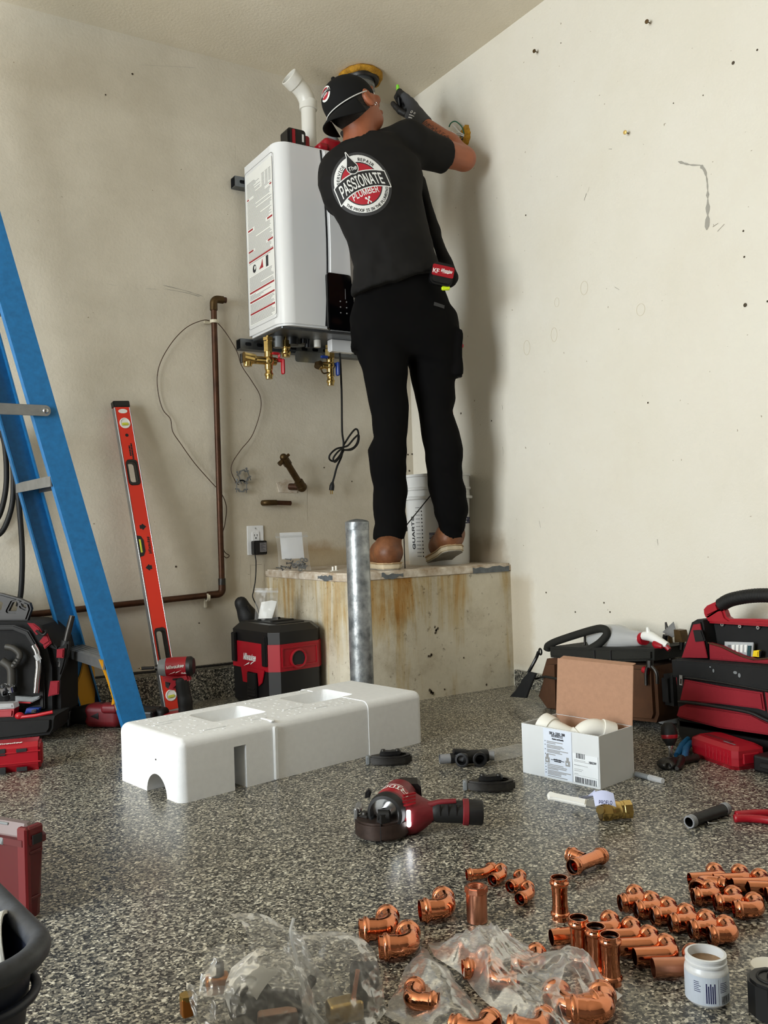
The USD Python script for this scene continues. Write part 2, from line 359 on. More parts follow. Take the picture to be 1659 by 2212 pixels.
# ---------------------------------------------------------------- setting: geometry (corner of the two walls is the origin, room is x<0, y<0)
CEIL = 2.515; XL, YF = -5.2, -5.6
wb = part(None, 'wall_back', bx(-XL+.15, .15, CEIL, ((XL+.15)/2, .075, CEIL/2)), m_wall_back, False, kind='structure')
wr = part(None, 'wall_right', bx(.15, -YF+.15, CEIL, (.075, (YF+.15)/2, CEIL/2)), m_wall_right, False, kind='structure')
part(None, 'wall_front', bx(-XL+.3, .15, CEIL, (XL/2, YF-.075, CEIL/2)), m_wall, False, kind='structure')
part(None, 'wall_left', [bx(.15, -DOOR_Y1, CEIL, (XL-.075, DOOR_Y1/2, CEIL/2)), bx(.15, DOOR_Y0-YF, CEIL, (XL-.075, (DOOR_Y0+YF)/2, CEIL/2)),
                         bx(.15, DOOR_Y1-DOOR_Y0, CEIL-DOOR_H, (XL-.075, (DOOR_Y0+DOOR_Y1)/2, (CEIL+DOOR_H)/2))], m_wall, False, kind='structure')
part(None, 'ceiling', bx(-XL+.3, -YF+.3, .1, (XL/2, YF/2, CEIL+.05)), m_ceiling, False, kind='structure')
part(None, 'floor', bx(-XL+.3, -YF+.3, .1, (XL/2, YF/2, -.05)), m_floor, False, kind='structure')
CURB = .095
part(None, 'baseboard_back', bprism([(0, 0), (-CURB, 0), (-CURB+.006, .11), (-.01, .118), (0, .118)], -XL-.80, .002, frame((XL, 0, 0), x=(0, 1, 0), z=(1, 0, 0))), m_floor, 30, kind='structure')
part(None, 'baseboard_right', bprism([(0, 0), (-.012, 0), (-.012, .062), (0, .066)], -YF-.66, .001, frame((0, YF, 0), x=(1, 0, 0), y=(0, 0, 1))@np.diag([1, 1, -1, 1])), m_floor, False, kind='structure') if False else \
    part(None, 'baseboard_right', bx(.014, -YF-.66, .064, (-.007, (YF-.66)/2, .032), .002), m_floor, 30, kind='structure')

# marks on the walls
def ribbon(px, w, onto, nrm, off=.0006, jit=0.0):
    P = V([onto(*q) for q in px]); P = spline(P, 4) if len(P) > 2 else P
    t = np.gradient(P, axis=0); s = np.cross(t, nrm); s /= np.linalg.norm(s, axis=1, keepdims=True)+1e-9
    ww = w/2*(1+jit*(rng.random((len(P), 1))-.5)*2)*np.where((np.arange(len(P)) == 0) | (np.arange(len(P)) == len(P)-1), .3, 1)[:, None]
    a, b = P+s*ww+V(nrm)*off, P-s*ww+V(nrm)*off; k = len(P); i = np.arange(k-1)
    v = np.vstack([a, b]); f = np.vstack([np.stack([i, i+1, i+k], 1), np.stack([i+1, i+k+1, i+k], 1)])
    m = trimesh.Trimesh(v, f, process=False)
    if (m.face_normals@V(nrm)).sum() < 0: m.invert()
    return m
NB, NR = (0, -1, 0), (-1, 0, 0)
def scratch(wall, pts, w=.0016, mat=None, jit=.6, name='scuff'):
    on, nn = (on_back, NB) if wall is wb else (on_right, NR)
    part(wall, name, ribbon(pts, w, on, nn, jit=jit), mat or m_crack, False)
# back wall: pencil strokes, patch outline, cracks
for q in ([(352, 616), (400, 628), (438, 640)], [(355, 624), (400, 632), (432, 641)], [(316, 623), (338, 625)], [(508, 315), (508, 345)], [(516, 600), (515, 616)], [(230, 613), (252, 617)]): scratch(wb, q, .002, m_scuff)
for q in ([(541, 1221), (566, 1219)], [(541, 1221), (542, 1271)], [(571, 1219), (572, 1269)], [(552, 1271), (573, 1270)], [(663, 1048), (664, 1125)], [(605, 1040), (642, 1041)]): scratch(wb, q, .0018, name='patch_seam')
for q in ([(516, 680), (510, 712)], [(640, 950), (660, 962)], [(300, 140), (420, 146)], [(520, 1200), (516, 1260)], [(110, 1175), (120, 1235)]): scratch(wb, q, .0015, m_scuff)
# right wall: the long grey rubber scuff, ticks and faint rings
scratch(wr, [(1465, 349), (1490, 356), (1513, 357)], .006, m_scuff); scratch(wr, [(1513, 357), (1523, 370), (1528, 395), (1529, 430)], .007, m_scuff, .8); scratch(wr, [(1529, 430), (1529, 465), (1527, 497)], .010, m_scuff, .8)
for q in ([(1273, 404), (1270, 415)], [(1267, 418), (1262, 433)], [(1315, 322), (1322, 322)], [(1550, 500), (1565, 484)], [(1085, 875), (1086, 885)], [(1086, 965), (1087, 985)], [(1540, 490), (1552, 482)], [(1328, 620), (1338, 626)], [(1420, 1165), (1422, 1178)], [(1165, 1125), (1168, 1140)]):
    scratch(wr, q, .003)
def spot(wall, px, py, r):
    on, nn = (on_back, NB) if wall is wb else (on_right, NR)
    m = frame(on(px, py)+V(nn)*.0006, z=nn); part(wall, 'paint_fleck', prism(Point(0, 0).buffer(r, quad_segs=3), .0005, m), m_crack, False)
for q in ((1584, 136, .005), (1610, 659, .006), (1608, 555, .003), (1606, 499, .003), (1658, 651, .003), (1636, 108, .003), (1519, 206, .002), (1212, 93, .002), (1136, 465, .003), (1305, 1302, .003), (1318, 1322, .003), (1243, 1322, .003), (996, 893, .004), (998, 962, .004), (1455, 223, .002), (1062, 909, .003), (1400, 870, .003), (1180, 1280, .003)): spot(wr, *q)
for q in ((881, 982, .004), (890, 981, .004), (884, 1017, .004), (286, 160, .004), (380, 1224, .004), (228, 205, .003), (345, 1342, .002), (430, 1346, .003), (760, 1040, .003), (94, 1334, .003), (700, 1010, .003)): spot(wb, *q)
def ring_mark(px, py, a, b):
    g = affinity.scale(Point(0, 0).buffer(1, quad_segs=10), a, b); g = g.difference(affinity.scale(Point(0, 0).buffer(1, quad_segs=10), a*.9, b*.93))
    part(wr, 'damp_ring', prism(g, .0004, frame(on_right(px, py)+V(NR)*.0002, x=(0, -1, 0), z=NR)), m_ring, False)
for q in ((1138, 751, .018, .028), (1197, 723, .016, .026), (1384, 669, .018, .02), (1262, 622, .018, .024), (1203, 653, .012, .017)): ring_mark(*q)

# concrete heater platform in the corner: front parallel to the back wall, its left end running back at a slant
PZ = .472; PD = .646; PA = (-.755, -PD); PB = (-.76, -.0)
plat = thing('heater_platform', 'raised rust-stained plaster platform in the corner the man stands on', 'platform')
oa = [(0, 0), (0, -PD), (-.728, -PD), (-.745, -.60), (-.738, -.0)]
part(plat, 'body', prism([(0, 0), (-.0, -PD+.004), (-.727, -PD+.004), (-.742, -.598), (-.735, 0)], PZ-.03), m_plinth, False)
part(plat, 'top_slab', bprism([(p[0], p[1]) for p in oa], .034, .006, mat4((0, 0, PZ-.034))), m_lip, 30)
for x0, x1, sd in ((-.185, -.01, 1), (-.59, -.50, 2), (-.74, -.665, 3)):   # bare patches where the edge paint has come off
    r_ = np.random.default_rng(sd); xs = np.linspace(x0, x1, 16); wv = np.convolve(r_.random(24), [.25, .5, .25], 'same')[4:20]; lo = -.031+.022*wv*(sd != 1)*np.abs(np.linspace(-1, 1, 16)); hi = -.002-.016*np.convolve(r_.random(24), [.25, .5, .25], 'same')[4:20]
    if sd == 3: fr = frame((-.7452, -.60, PZ), x=(.007, .6, 0), y=(0, 0, 1)) @ np.diag([1, 1, -1, 1]); xs = np.linspace(.03, .14, 16)
    else: fr = frame((0, -PD-.0006, PZ), x=(1, 0, 0), y=(0, 0, 1))
    part(plat, 'bare_patch', prism(list(zip(xs, lo))+list(zip(xs[::-1], hi[::-1])), .0012, fr), m_chip, False)
for px, py, r in ((943, 1362, .012), (930, 1418, .010), (1003, 1421, .004), (1052, 1479, .005), (962, 1490, .005), (935, 1498, .014)):
    c = on_plane(px, py, 1, -PD)
    for k in range(5 if r > .008 else 1):
        q = r*.33 if r > .008 else r*.7; g = Polygon([(q*(.5+.8*rng.random())*math.cos(a), 1.3*q*(.5+.8*rng.random())*math.sin(a)) for a in np.arange(9)*2*pi/9]); dxz = (rng.random(2)-.5)*2.2*r*(k > 0)
        part(plat, 'chipped_spot', prism(g, .001, frame(c+V([dxz[0], .0036, dxz[1]]), x=(1, 0, 0), z=(0, -1, 0))), m_crack, False)

# ---------------------------------------------------------------- shared materials
m_white = M('white_enamel', (236, 237, 238), .22, coat=.5); m_gap = M('dark_gap', (30, 30, 32), .8); m_glossblack = M('gloss_black', (6, 6, 8), .12, spec=.5)
m_print = M('grey_print', (150, 150, 150), .7); m_print_dk = M('dark_print', (40, 40, 46), .7); m_red_print = M('red_print', (160, 34, 44), .6); m_paper = M('label_paper', (236, 236, 232), .55)
m_pvc = M('white_pvc', (234, 232, 224), .35); m_brass = M('brass', (220, 188, 118), .24, 1.0, var=.3, vs=40); m_zinc = M('zinc_steel', (150, 154, 158), .38, .9, var=.3, vs=30, bump=.1)
m_strut = M('strut_steel', (120, 124, 128), .4, .9, var=.3); m_blk = M('black_plastic', (13, 13, 15), .42); m_blkr = M('black_rubber', (9, 9, 10), .62, bump=.2, bs=400)
m_redp = M('red_plastic', (156, 12, 30), .38); m_redm = M('red_lever', (184, 24, 36), .4); m_bluem = M('blue_lever', (26, 58, 140), .4); m_grayp = M('grey_plastic', (120, 124, 126), .45)
m_oldcu = M('tarnished_copper', (88, 56, 36), .45, .55, var=.55, vs=22, bump=.1); m_oldbr = M('old_bronze', (92, 72, 44), .45, .8, var=.4, vs=40); m_wire = M('brown_wire', (72, 52, 36), .55)
m_silver = M('bright_steel', (205, 206, 208), .2, 1.0); m_dksteel = M('dark_steel', (70, 68, 66), .42, .85, var=.3, vs=60, bump=.15); m_ltxt = M('white_ink', (235, 235, 232), .5)
m_foam_y = M('yellow_foam', (206, 152, 36), .8, var=.4, vs=50, col2=(150, 104, 24), bump=.8, bs=60, bd=.006); m_galv = M('galvanised', (168, 172, 174), .34, .85, var=.45, vs=16, bump=.06)
def film_mat(name, haze=.22, rough=.12, col=(.92, .93, .94), gl=.5):
    n = {'t': ('transparent_bsdf', {'color': (.97, .97, .97)}), 'd': ('principled_bsdf', {'base_color': col, 'roughness': .3}), 'g': ('glossy_bsdf', {'roughness': rough, 'color': (1, 1, 1)}), 'tr': ('translucent_bsdf', {'color': col}),
         'lw': ('layer_weight', {'blend': .35}), 'mp': ('map_range', {'from_min': 0, 'from_max': 1, 'to_min': haze, 'to_max': min(1, haze+.55)}),
         'm0': ('mix_closure', {'fac': .45}), 'm1': ('mix_closure', {}), 'fr': ('fresnel', {'IOR': 1.5}), 'm2': ('mix_closure', {}), 'frm': ('math', {'math_type': 'multiply', 'value2': gl*2.4})}
    L = [('d.BSDF', 'm0.closure1'), ('tr.BSDF', 'm0.closure2'), ('lw.facing', 'mp.value'), ('mp.result', 'm1.fac'), ('t.BSDF', 'm1.closure1'), ('m0.closure', 'm1.closure2'), ('fr.fac', 'frm.value1'), ('frm.value', 'm2.fac'), ('m1.closure', 'm2.closure1'), ('g.BSDF', 'm2.closure2')]
    return usdkit.material(stage, '/World/Looks/'+name, n, L, 'm2.closure')
m_film = film_mat('clear_film', .12, gl=.3); m_film2 = film_mat('clear_crinkled_film', .05, .2, gl=.16); m_film3 = film_mat('milky_crinkled_film', .20, .24, gl=.16); m_haze = film_mat('cloudy_plastic', .62, .25, (.86, .88, .9), .3)

# ---------------------------------------------------------------- tankless water heater on the back wall
HX0, HX1, HY, HZ0, HZ1 = -.795, -.355, -.332, 1.388, 2.085
heater = thing('water_heater', 'white tankless water heater mounted on the wall in front of the man', 'water heater')
def rrect(x0, y0, x1, y1, r, q=8): return sbox(x0+r, y0+r, x1-r, y1-r).buffer(r, quad_segs=q)
plan = sbox(HX0, HY+.09, HX1, -.044).union(rrect(HX0, HY, HX1, -.044, .062, 14))
part(heater, 'casing', bprism(plan, HZ1-HZ0-.004, .008, mat4((0, 0, HZ0+.004))), m_white, 35)
FRT = frame((0, HY, 0), x=(1, 0, 0), y=(0, 0, 1))         # front face: x along the wall, y up, z towards the room
xs_ = lambda z: -.607+.016*math.sin((z-HZ0)/(HZ1-HZ0)*pi)
zz = np.linspace(HZ0+.012, HZ1-.008, 24)
part(heater, 'panel_seam', prism([(xs_(z)-.0035, z) for z in zz]+[(xs_(z)+.0035, z) for z in zz[::-1]], .0012, FRT, ), m_gap, False)
strip = Polygon([(xs_(z)+.004, z) for z in zz]+[(xs_(z)+.088+.028*(1-(z-HZ0)/.7)**2, z) for z in zz[::-1]])
part(heater, 'centre_strip', bprism(strip, .013, .005, FRT), m_white, 35)
cp = rrect(xs_(HZ0)+.002, HZ0-.004, xs_(HZ0)+.126, HZ0+.215, .012)
cp = Polygon([(x-.000+.0*(z), z) if x < -.55 else (x-.10*max(0, (z-HZ0-.02)), z) for x, z in cp.segmentize(.01).exterior.coords])
ctl = part(heater, 'control_panel', bprism(cp, .022, .004, FRT), m_glossblack, 35)
for i in range(2):
    for j in range(3): part(ctl, 'button', prism(Point(-.548+.028*i, HZ0+.066+.022*j).buffer(.0035, quad_segs=4), .0008, FRT, ), M('button_grey', (150, 150, 155), .5) if i+j == 0 else '/World/Looks/button_grey', False) if False else \
        part(ctl, 'button', X(prism(Point(-.553+.027*i, HZ0+.064+.022*j).buffer(.0028, quad_segs=4), .0008), FRT@mat4((0, 0, .0222))), m_print, False)
part(ctl, 'display_mark', X(prism(sbox(-.531, HZ0+.118, -.5295, HZ0+.158), .0006), FRT@mat4((0, 0, .0222))), m_print, False)
# sticker on the left side
a0, a1 = on_plane(533, 385, 0, HX0), on_plane(580, 690, 0, HX0); LY0, LY1 = -a0[1], .285; LZ1, LZ0 = 2.005, HZ0+.07
LEFT = frame((HX0, 0, 0), x=(0, -1, 0), y=(0, 0, 1)); SW = LY1-LY0; SH = LZ1-LZ0
sp = lambda u, v: (LY0+u*SW, LZ1-v*SH)
def srect(u0, v0, u1, v1): return sbox(*sp(u0, v1), *sp(u1, v0))
stk = part(heater, 'label_sticker', prism(rrect(LY0-.012, LZ0-.02, LY1+.008, LZ1+.03, .01), .0006, LEFT), m_paper, False)
part(stk, 'side_frame', prism(rrect(LY0-.02, LZ0-.034, LY1+.014, LZ1+.044, .014).difference(rrect(LY0-.0185, LZ0-.0325, LY1+.0125, LZ1+.0425, .013)), .0008, LEFT), m_print, False)
reds = [srect(0, v, 1, v+.012) for v in (.572, .797, .864, .95)]+[srect(u, v, u+.2, v+.012) for v in (.347, .5) for u in (0, .8)]+[srect(u, .123, u+.07, .133) for u in (0, .93)]
for g in reds: part(stk, 'red_bar', X(prism(g, .0004), LEFT@mat4((0, 0, .0006))), m_red_print, False)
fine = []; v = .012
while v < 1.03:
    if not any(abs(v-c) < .012 for c in (.578, .803, .87, .956)) and not .60 < v < .685:
        u = 0.
        if v < .10: spans = [(.0, .55*rng.random()+.1), (.62, .72), (.76, .86), (.89, .98)]
        elif min(abs(v-.352), abs(v-.506), abs(v-.128)) < .01: spans = [(.27, .73)]
        else: spans = [(0, .86+.14*rng.random())] if rng.random() < .8 else [(0, .2+.4*rng.random())]
        fine += [srect(a, v, b, v+.0036) for a, b in spans]
    v += .0092
part(stk, 'fine_print', X(join([prism(g, .0003) for g in fine]), LEFT@mat4((0, 0, .0006))), m_print, False, kind='stuff')
for k, (u, mt) in enumerate(((.22, m_print_dk), (.5, m_red_print), (.74, m_print_dk))):
    c = sp(u, .642); g = [Point(*c).buffer(.016).difference(Point(c[0]+.004, c[1]+.003).buffer(.008)), Polygon([(c[0]-.02, c[1]-.014), (c[0]+.018, c[1]-.014), (c[0]+.012, c[1]+.02), (c[0], c[1])]), sbox(c[0]-.009, c[1]-.02, c[0]+.011, c[1]+.022)][k]
    part(stk, 'pictogram', X(prism(g, .0004), LEFT@mat4((0, 0, .0006))), mt, False)
part(heater, 'bottom_plate', bx(HX1-HX0-.03, .27, .012, ((HX0+HX1)/2, -.17, HZ0-.001), .003), m_strut, 30)
for px, py, r, l, mt in ((600, 722, .020, .045, m_grayp), (630, 730, .026, .03, m_blk), (664, 728, .010, .035, m_blk), (640, 752, .034, .02, m_grayp), (685, 735, .014, .03, m_pvc), (655, 712, .012, .02, m_blk)):
    c = on_back(px, py, .17 if py < 745 else .12); part(heater, 'port_cap', cy((c[0], c[1], HZ0-.005), (c[0], c[1], HZ0-.005-l), r, n=20), mt)
c = on_back(737, 735, .2); part(heater, 'plug_box', bprism(rrect(-.055, -.018, .055, .018, .004), .05, .004, mat4((c[0], c[1], HZ0-.055))), m_white)
for q in (rrect(-.60, HZ0-.075, -.47, HZ0-.03, .012),): part(heater, 'mount_bracket', bprism(q, .004, .001, frame((0, -.05, 0), x=(1, 0, 0), y=(0, 0, 1))), m_galv)

# strut channels that carry it
def strut(x0, x1, z, label):
    t = thing('strut_channel', label, 'strut channel', mat4((0, 0, 0)), group='wall struts')
    face = sbox(x0, z-.0205, x1, z+.0205)
    for k in range(int((x1-x0)/.05)): face = face.difference(rrect(x0+.02+k*.05, z-.007, x0+.048+k*.05, z+.007, .0065, 4))
    part(t, 'slotted_face', prism(face, .0025, frame((0, -.039, 0), x=(1, 0, 0), y=(0, 0, 1))), m_strut, False)
    for s in (-1, 1): part(t, 'flange', bx(x1-x0, .039, .0025, ((x0+x1)/2, -.0195, z+s*.0193)), m_strut, False)
    part(t, 'back_web', bx(x1-x0, .002, .034, ((x0+x1)/2, -.0015, z)), m_gap, False)
    return t
strut(on_back(517, 742, .03)[0], -.27, 1.371, 'long slotted grey strut rail on the wall just below the water heater')
strut(on_back(505, 392, .03)[0], -.36, on_back(510, 392, .035)[2], 'dark strut rail end showing behind the upper left of the water heater')

# brass fittings under the heater
def hexn(r, h, z, n=6): return prism([(r*math.cos(a), r*math.sin(a)) for a in np.arange(n)*2*pi/n], h, mat4((0, 0, z)))
def press_end(z0, z1, r): return lathe([(0, z0), (r, z0), (r, z0+(z1-z0)*.2), (r*1.25, z0+(z1-z0)*.3), (r*1.25, z0+(z1-z0)*.45), (r, z0+(z1-z0)*.55), (r, z0+(z1-z0)*.75), (r*1.15, z0+(z1-z0)*.8), (r*1.15, z1), (r*.8, z1), (r*.8, z0+.004), (0, z0+.004)][::1], 20)
c = on_back(579, 742, .17)
v1 = thing('isolation_valve', 'brass service valve with red lever hanging under the heater', 'valve', mat4((c[0], c[1], HZ0)))
part(v1, 'riser', [cy((0, 0, -.0075), (0, 0, -.03), .008), hexn(.020, .012, -.026), hexn(.018, .04, -.07)], m_brass)
part(v1, 'tee_body', [cy((0, 0, -.07), (0, 0, -.135), .016), cy((-.07, 0, -.105), (.03, 0, -.105), .0155), trimesh.creation.icosphere(2, .022).apply_translation((0, 0, -.105))], m_brass)
part(v1, 'press_outlet', X(press_end(-.175, -.13, .0135)), m_brass)
rv = part(v1, 'relief_branch', [cy((-.065, 0, -.102), (-.105, 0, -.098), .021), hexn(.019, .014, 0).apply_transform(frame((-.07, 0, -.102), z=(1, 0, 0))), cy((-.088, 0, -.10), (-.088, 0, -.132), .016)], m_brass)
part(rv, 'relief_lever', bx(.006, .014, .036, (-.118, -.01, -.105), .002, .2), m_dksteel)
part(v1, 'red_lever', [bx(.012, .02, .06, (.055, -.012, -.125), .004), cy((.03, 0, -.1), (.052, -.01, -.1), .008)], m_redm)
part(v1, 'red_tab', [bx(.03, .012, .010, (.022, -.02, -.078), .003), bx(.008, .012, .02, (.036, -.02, -.084), .003)], m_redm)
c = on_back(617, 742, .17)
g1 = thing('gas_coupling', 'short brass union hanging between the two service valves', 'pipe coupling', mat4((c[0], c[1], HZ0)))
part(g1, 'nipple', cy((0, 0, -.0075), (0, 0, -.03), .008), m_brass); part(g1, 'hex_nut', [hexn(.019, .02, -.04), hexn(.021, .008, -.046)], m_brass); part(g1, 'press_end', press_end(-.085, -.04, .0155), m_brass)
c = on_back(712, 752, .17)
v2 = thing('isolation_valve', 'brass service valve with blue levers beside the hanging power cord', 'valve', mat4((c[0], c[1], HZ0)))
part(v2, 'riser', [cy((0, 0, -.0075), (0, 0, -.035), .008), hexn(.019, .012, -.035), hexn(.021, .035, -.075)], m_brass)
part(v2, 'valve_body', [cy((0, 0, -.07), (0, 0, -.145), .015), trimesh.creation.icosphere(2, .02).apply_translation((0, 0, -.105)), cy((-.045, 0, -.105), (0, 0, -.105), .014), cy((-.052, 0, -.108), (-.04, 0, -.104), .018)], m_brass)
part(v2, 'press_outlet', press_end(-.185, -.14, .0135), m_brass)
part(v2, 'drain_cap', [cy((-.055, -.004, -.115), (-.05, 0, -.10), .018), tube(spline([(-.05, -.01, -.12), (-.04, -.014, -.14), (-.015, -.014, -.135)], 5), .003, 6)], m_oldbr)
part(v2, 'blue_lever', [bx(.014, .02, .055, (.028, -.012, -.118), .004), cy((.0, -.004, -.1), (.026, -.008, -.1), .007)], m_bluem)
part(v2, 'blue_tab', bx(.032, .012, .012, (-.034, -.016, -.075), .003), m_bluem)

# power cord with its loops tied up
c0 = on_back(731, 742, .2)
cpts = [(733, 756), (735, 780), (738, 850), (739, 930), (742, 958), (738, 985), (728, 1008), (722, 1030), (718, 1044)]
cord = thing('power_cable', 'black power cord with looped slack hanging from the water heater', 'cable')
part(cord, 'cord', tube(spline([on_back(x, y, .2-.14*min(1, max(0, (y-745)/200))) for x, y in cpts], 6), .0042, 8), m_blkr)
for k, lp in enumerate(([(742, 962), (756, 940), (768, 927), (774, 934), (772, 955), (762, 968), (745, 972), (740, 968)], [(741, 966), (752, 962), (766, 946), (775, 940), (773, 958), (760, 971), (742, 972)],
                        [(742, 966), (726, 970), (713, 982), (712, 992), (722, 996), (734, 984), (742, 966)], [(741, 968), (730, 976), (720, 990), (724, 998), (735, 986), (743, 972)])):
    part(cord, 'slack_loop', tube(spline([on_back(x, y, .055+.006*k+.008*math.sin(i)) for i, (x, y) in enumerate(lp)], 6), .004, 8), m_blkr)
p0, p1 = on_back(718, 1042, .06), on_back(716, 1059, .06)
plg = part(cord, 'plug', [cy(p0, p0+(p1-p0)*.4, .006, .010), cy(p0+(p1-p0)*.4, p1, .0105)], m_blkr)
for dx in (-.004, .004): part(plg, 'prong', bx(.002, .005, .016, p1+V([dx, 0, -.008])), m_brass, False)

# PVC elbow stub standing on the heater
c = on_back(668, 300, .15); pvx, pvy = c[0], c[1]
pipe = thing('pvc_vent_elbow', 'white PVC pipe with angled elbow standing on top of the heater', 'pipe')
zb = HZ1-.004; ze = on_back(668, 236, .15)[2]
part(pipe, 'straight_pipe', cy((pvx, pvy, zb), (pvx, pvy, ze+.02), .0295, n=32), m_pvc)
dd = -RIGHT*.70+UP*.52-FWD*.55; dd /= np.linalg.norm(dd); cc = V([pvx, pvy, ze+.052])
arc = elbow_path(cc, (0, 0, -1), dd, .09, 8)
part(pipe, 'elbow', [tube([(pvx, pvy, ze)]+[(pvx, pvy, ze+.03)]+arc+[cc+dd*.075], .0335, 28, cap=False), lathe([(.0295, 0), (.036, 0), (.036, .035), (.033, .037)], 28).apply_translation((pvx, pvy, ze-.004))], m_pvc, 50)
part(pipe, 'hub', X(lathe([(.030, 0), (.0365, .002), (.0385, .006), (.0385, .042), (.037, .044), (.0335, .044), (.0325, .040), (.0325, .0), (.030, 0)], 32), frame(cc+dd*.062, z=dd)), m_pvc, 35)

# impact driver lying on the heater
imp0 = thing('impact_driver', 'red and black cordless impact driver lying on top of the heater', 'impact driver')
c = on_back(627, 300, .2); zt = HZ1
part(imp0, 'battery', bprism(rrect(-.046, 0, .032, .085, .012), .075, .008, frame((c[0], c[1], zt), x=(1, 0, 0), y=(0, 0, 1))), m_blk)
part(imp0, 'battery_stripe', bprism(rrect(-.03, .004, -.017, .078, .004), .003, .001, frame((c[0], c[1]-.0748, zt), x=(1, 0, 0), y=(0, 0, 1))), m_redp)
part(imp0, 'foot', bprism(rrect(.026, .002, .052, .07, .008), .066, .006, frame((c[0], c[1], zt), x=(1, 0, 0), y=(0, 0, 1))), m_redp)
part(imp0, 'handle', cy((c[0]+.04, c[1]-.02, zt+.03), (c[0]+.19, c[1]-.02, zt+.028), .021), m_blkr)
c2 = on_back(712, 312, .285)
part(imp0, 'gear_head', [rbx(.085, .062, .062, .02, (c2[0]+.004, c2[1], zt+.031)), rbx(.045, .058, .03, .014, (c2[0]-.045, c2[1]-.01, zt+.016))], m_redp)
part(imp0, 'nose', X(lathe([(0, 0), (.026, 0), (.026, .025), (.017, .038), (.009, .04), (.009, .055), (0, .055)], 20), frame((c2[0]+.014, c2[1], zt+.04), z=(-.05, 0, 1))), m_grayp)
part(imp0, 'bit', cy((c2[0]+.012, c2[1], zt+.09), (c2[0]+.01, c2[1], zt+.125), .004, .003), m_blk)
part(imp0, 'rating_mark', bx(.008, .001, .03, (c[0]+.016, c[1]-.0755, zt+.05)), m_ltxt, False)

# flue outlet in the ceiling
c = on_plane(780, 161, 2, CEIL)
vent = thing('flue_collar', 'galvanised flue stub in the ceiling ringed with yellow foam', 'flue')
th = np.arange(48)*2*pi/48
fr_ = lambda a: .083+.003*math.sin(3*a+1)+.0012*math.sin(11*a)
pr = [V([(fr_(a)+r)*math.cos(a), (fr_(a)+r)*math.sin(a), z]) for a in th for r, z in ((-.03, 0), (.004, 0), (.01+.003*math.sin(5*a), -.008), (.006, -.02-.004*math.sin(7*a)), (-.012, -.024-.003*math.sin(4*a)), (-.03, -.014))]
fc = [[k*6+i, k*6+(i+1) % 6, ((k+1) % 48)*6+(i+1) % 6, ((k+1) % 48)*6+i] for k in range(48) for i in range(6)]
fm = trimesh.Trimesh(V(pr), V(fc)[:, [0, 1, 2]].tolist()+V(fc)[:, [0, 2, 3]].tolist(), process=False); fm.fix_normals()
part(vent, 'foam_ring', X(fm, loc=c), m_foam_y, True)
part(vent, 'collar_ring', X(lathe([(.045, -.004), (.074, -.006), (.076, -.022), (.072, -.034), (.058, -.03), (.058, -.026), (.045, -.02)], 40), loc=c), m_dksteel)
part(vent, 'duct', X(lathe([(.0525, 0), (.0525, -.04), (.056, -.044), (.056, -.052), (.0525, -.056), (.0525, -.066), (.055, -.07), (.055, -.076), (.0525, -.08), (.0525, -.22), (.050, -.22), (.05, 0)], 40), loc=c), m_galv)

# wall-hung gas pipe, straps, bonding wire and its clamps
gp = thing('gas_pipe', 'long tarnished copper pipe bent along the back wall', 'pipe')
gx = -.937; o = .03
zt_ = on_back(456, 645, o)[2]; zl = on_back(478, 1283, o)[2]; xr = on_back(488, 641, o)[0]; zL = on_back(0, 1335, o)[2]; xL = -2.6; zL2 = zl+(zL-zl)*(xL-gx)/(on_back(0, 1335, o)[0]-gx)
part(gp, 'riser', cy((gx, -o, zl+.02), (gx, -o, zt_-.02), .0115, n=16), m_oldcu); part(gp, 'run', cy((gx-.02, -o, zl), (xL, -o, zL2), .0115, n=16), m_oldcu)
part(gp, 'top_elbow', tube([(gx, -o, zt_-.045)]+elbow_path((gx, -o, zt_), (0, 0, -1), (1, 0, 0), .018, 8)+[(gx+.04, -o, zt_)], .0148, 16), m_oldbr)
part(gp, 'nipple', cy((gx+.03, -o, zt_), (xr, -o, zt_), .0115, n=16), m_oldcu)
part(gp, 'bottom_elbow', tube([(gx, -o, zl+.05)]+elbow_path((gx, -o, zl), (0, 0, 1), (-1, 0, -.01), .02, 8)+[(gx-.06, -o, zl-.001)], .0142, 16), m_oldcu)
part(gp, 'joint', cy((gx, -o, zl+.035), (gx, -o, zl+.06), .0143, n=16), m_dksteel)
m_strap = M('ivory_strap', (214, 206, 184), .6)
zs = on_back(455, 694, o)[2]; part(gp, 'pipe_strap', [X(lathe([(.0118, -.006), (.0165, -.006), (.0165, .006), (.0118, .006), (.0118, -.006)], 18), loc=(gx, -o, zs)), bx(.03, .01, .012, (gx-.018, -.006, zs), .002)], m_strap)
cs = on_back(448, 1290, o); part(gp, 'pipe_strap', [X(lathe([(.0118, -.006), (.017, -.006), (.017, .006), (.0118, .006), (.0118, -.006)], 18), frame((cs[0], -o, cs[2]), z=(1, 0, 0))), bx(.012, .012, .03, (cs[0], -.007, cs[2]-.028), .003)], m_strap)
bw = thing('bonding_wire', 'thin brown wire looping either side of the copper pipe', 'wire')
for pts in ([(455, 693), (438, 692), (405, 706), (375, 735), (350, 775), (340, 810), (342, 850), (352, 885), (368, 905), (373, 932), (390, 958), (420, 1000), (455, 1040), (478, 1066), (489, 1095), (486, 1130), (480, 1160), (484, 1190), (495, 1200), (489, 1205), (480, 1197)],
            [(455, 694), (468, 696), (490, 722), (512, 760), (522, 790), (545, 825), (562, 856), (562, 890), (545, 940), (520, 972), (502, 1000), (500, 1020), (510, 1042), (516, 1047)]):
    part(bw, 'strand', tube(spline([on_back(x, y, .016+.004*math.sin(i*.8)) for i, (x, y) in enumerate(pts)], 6), .0017, 6), m_wire)
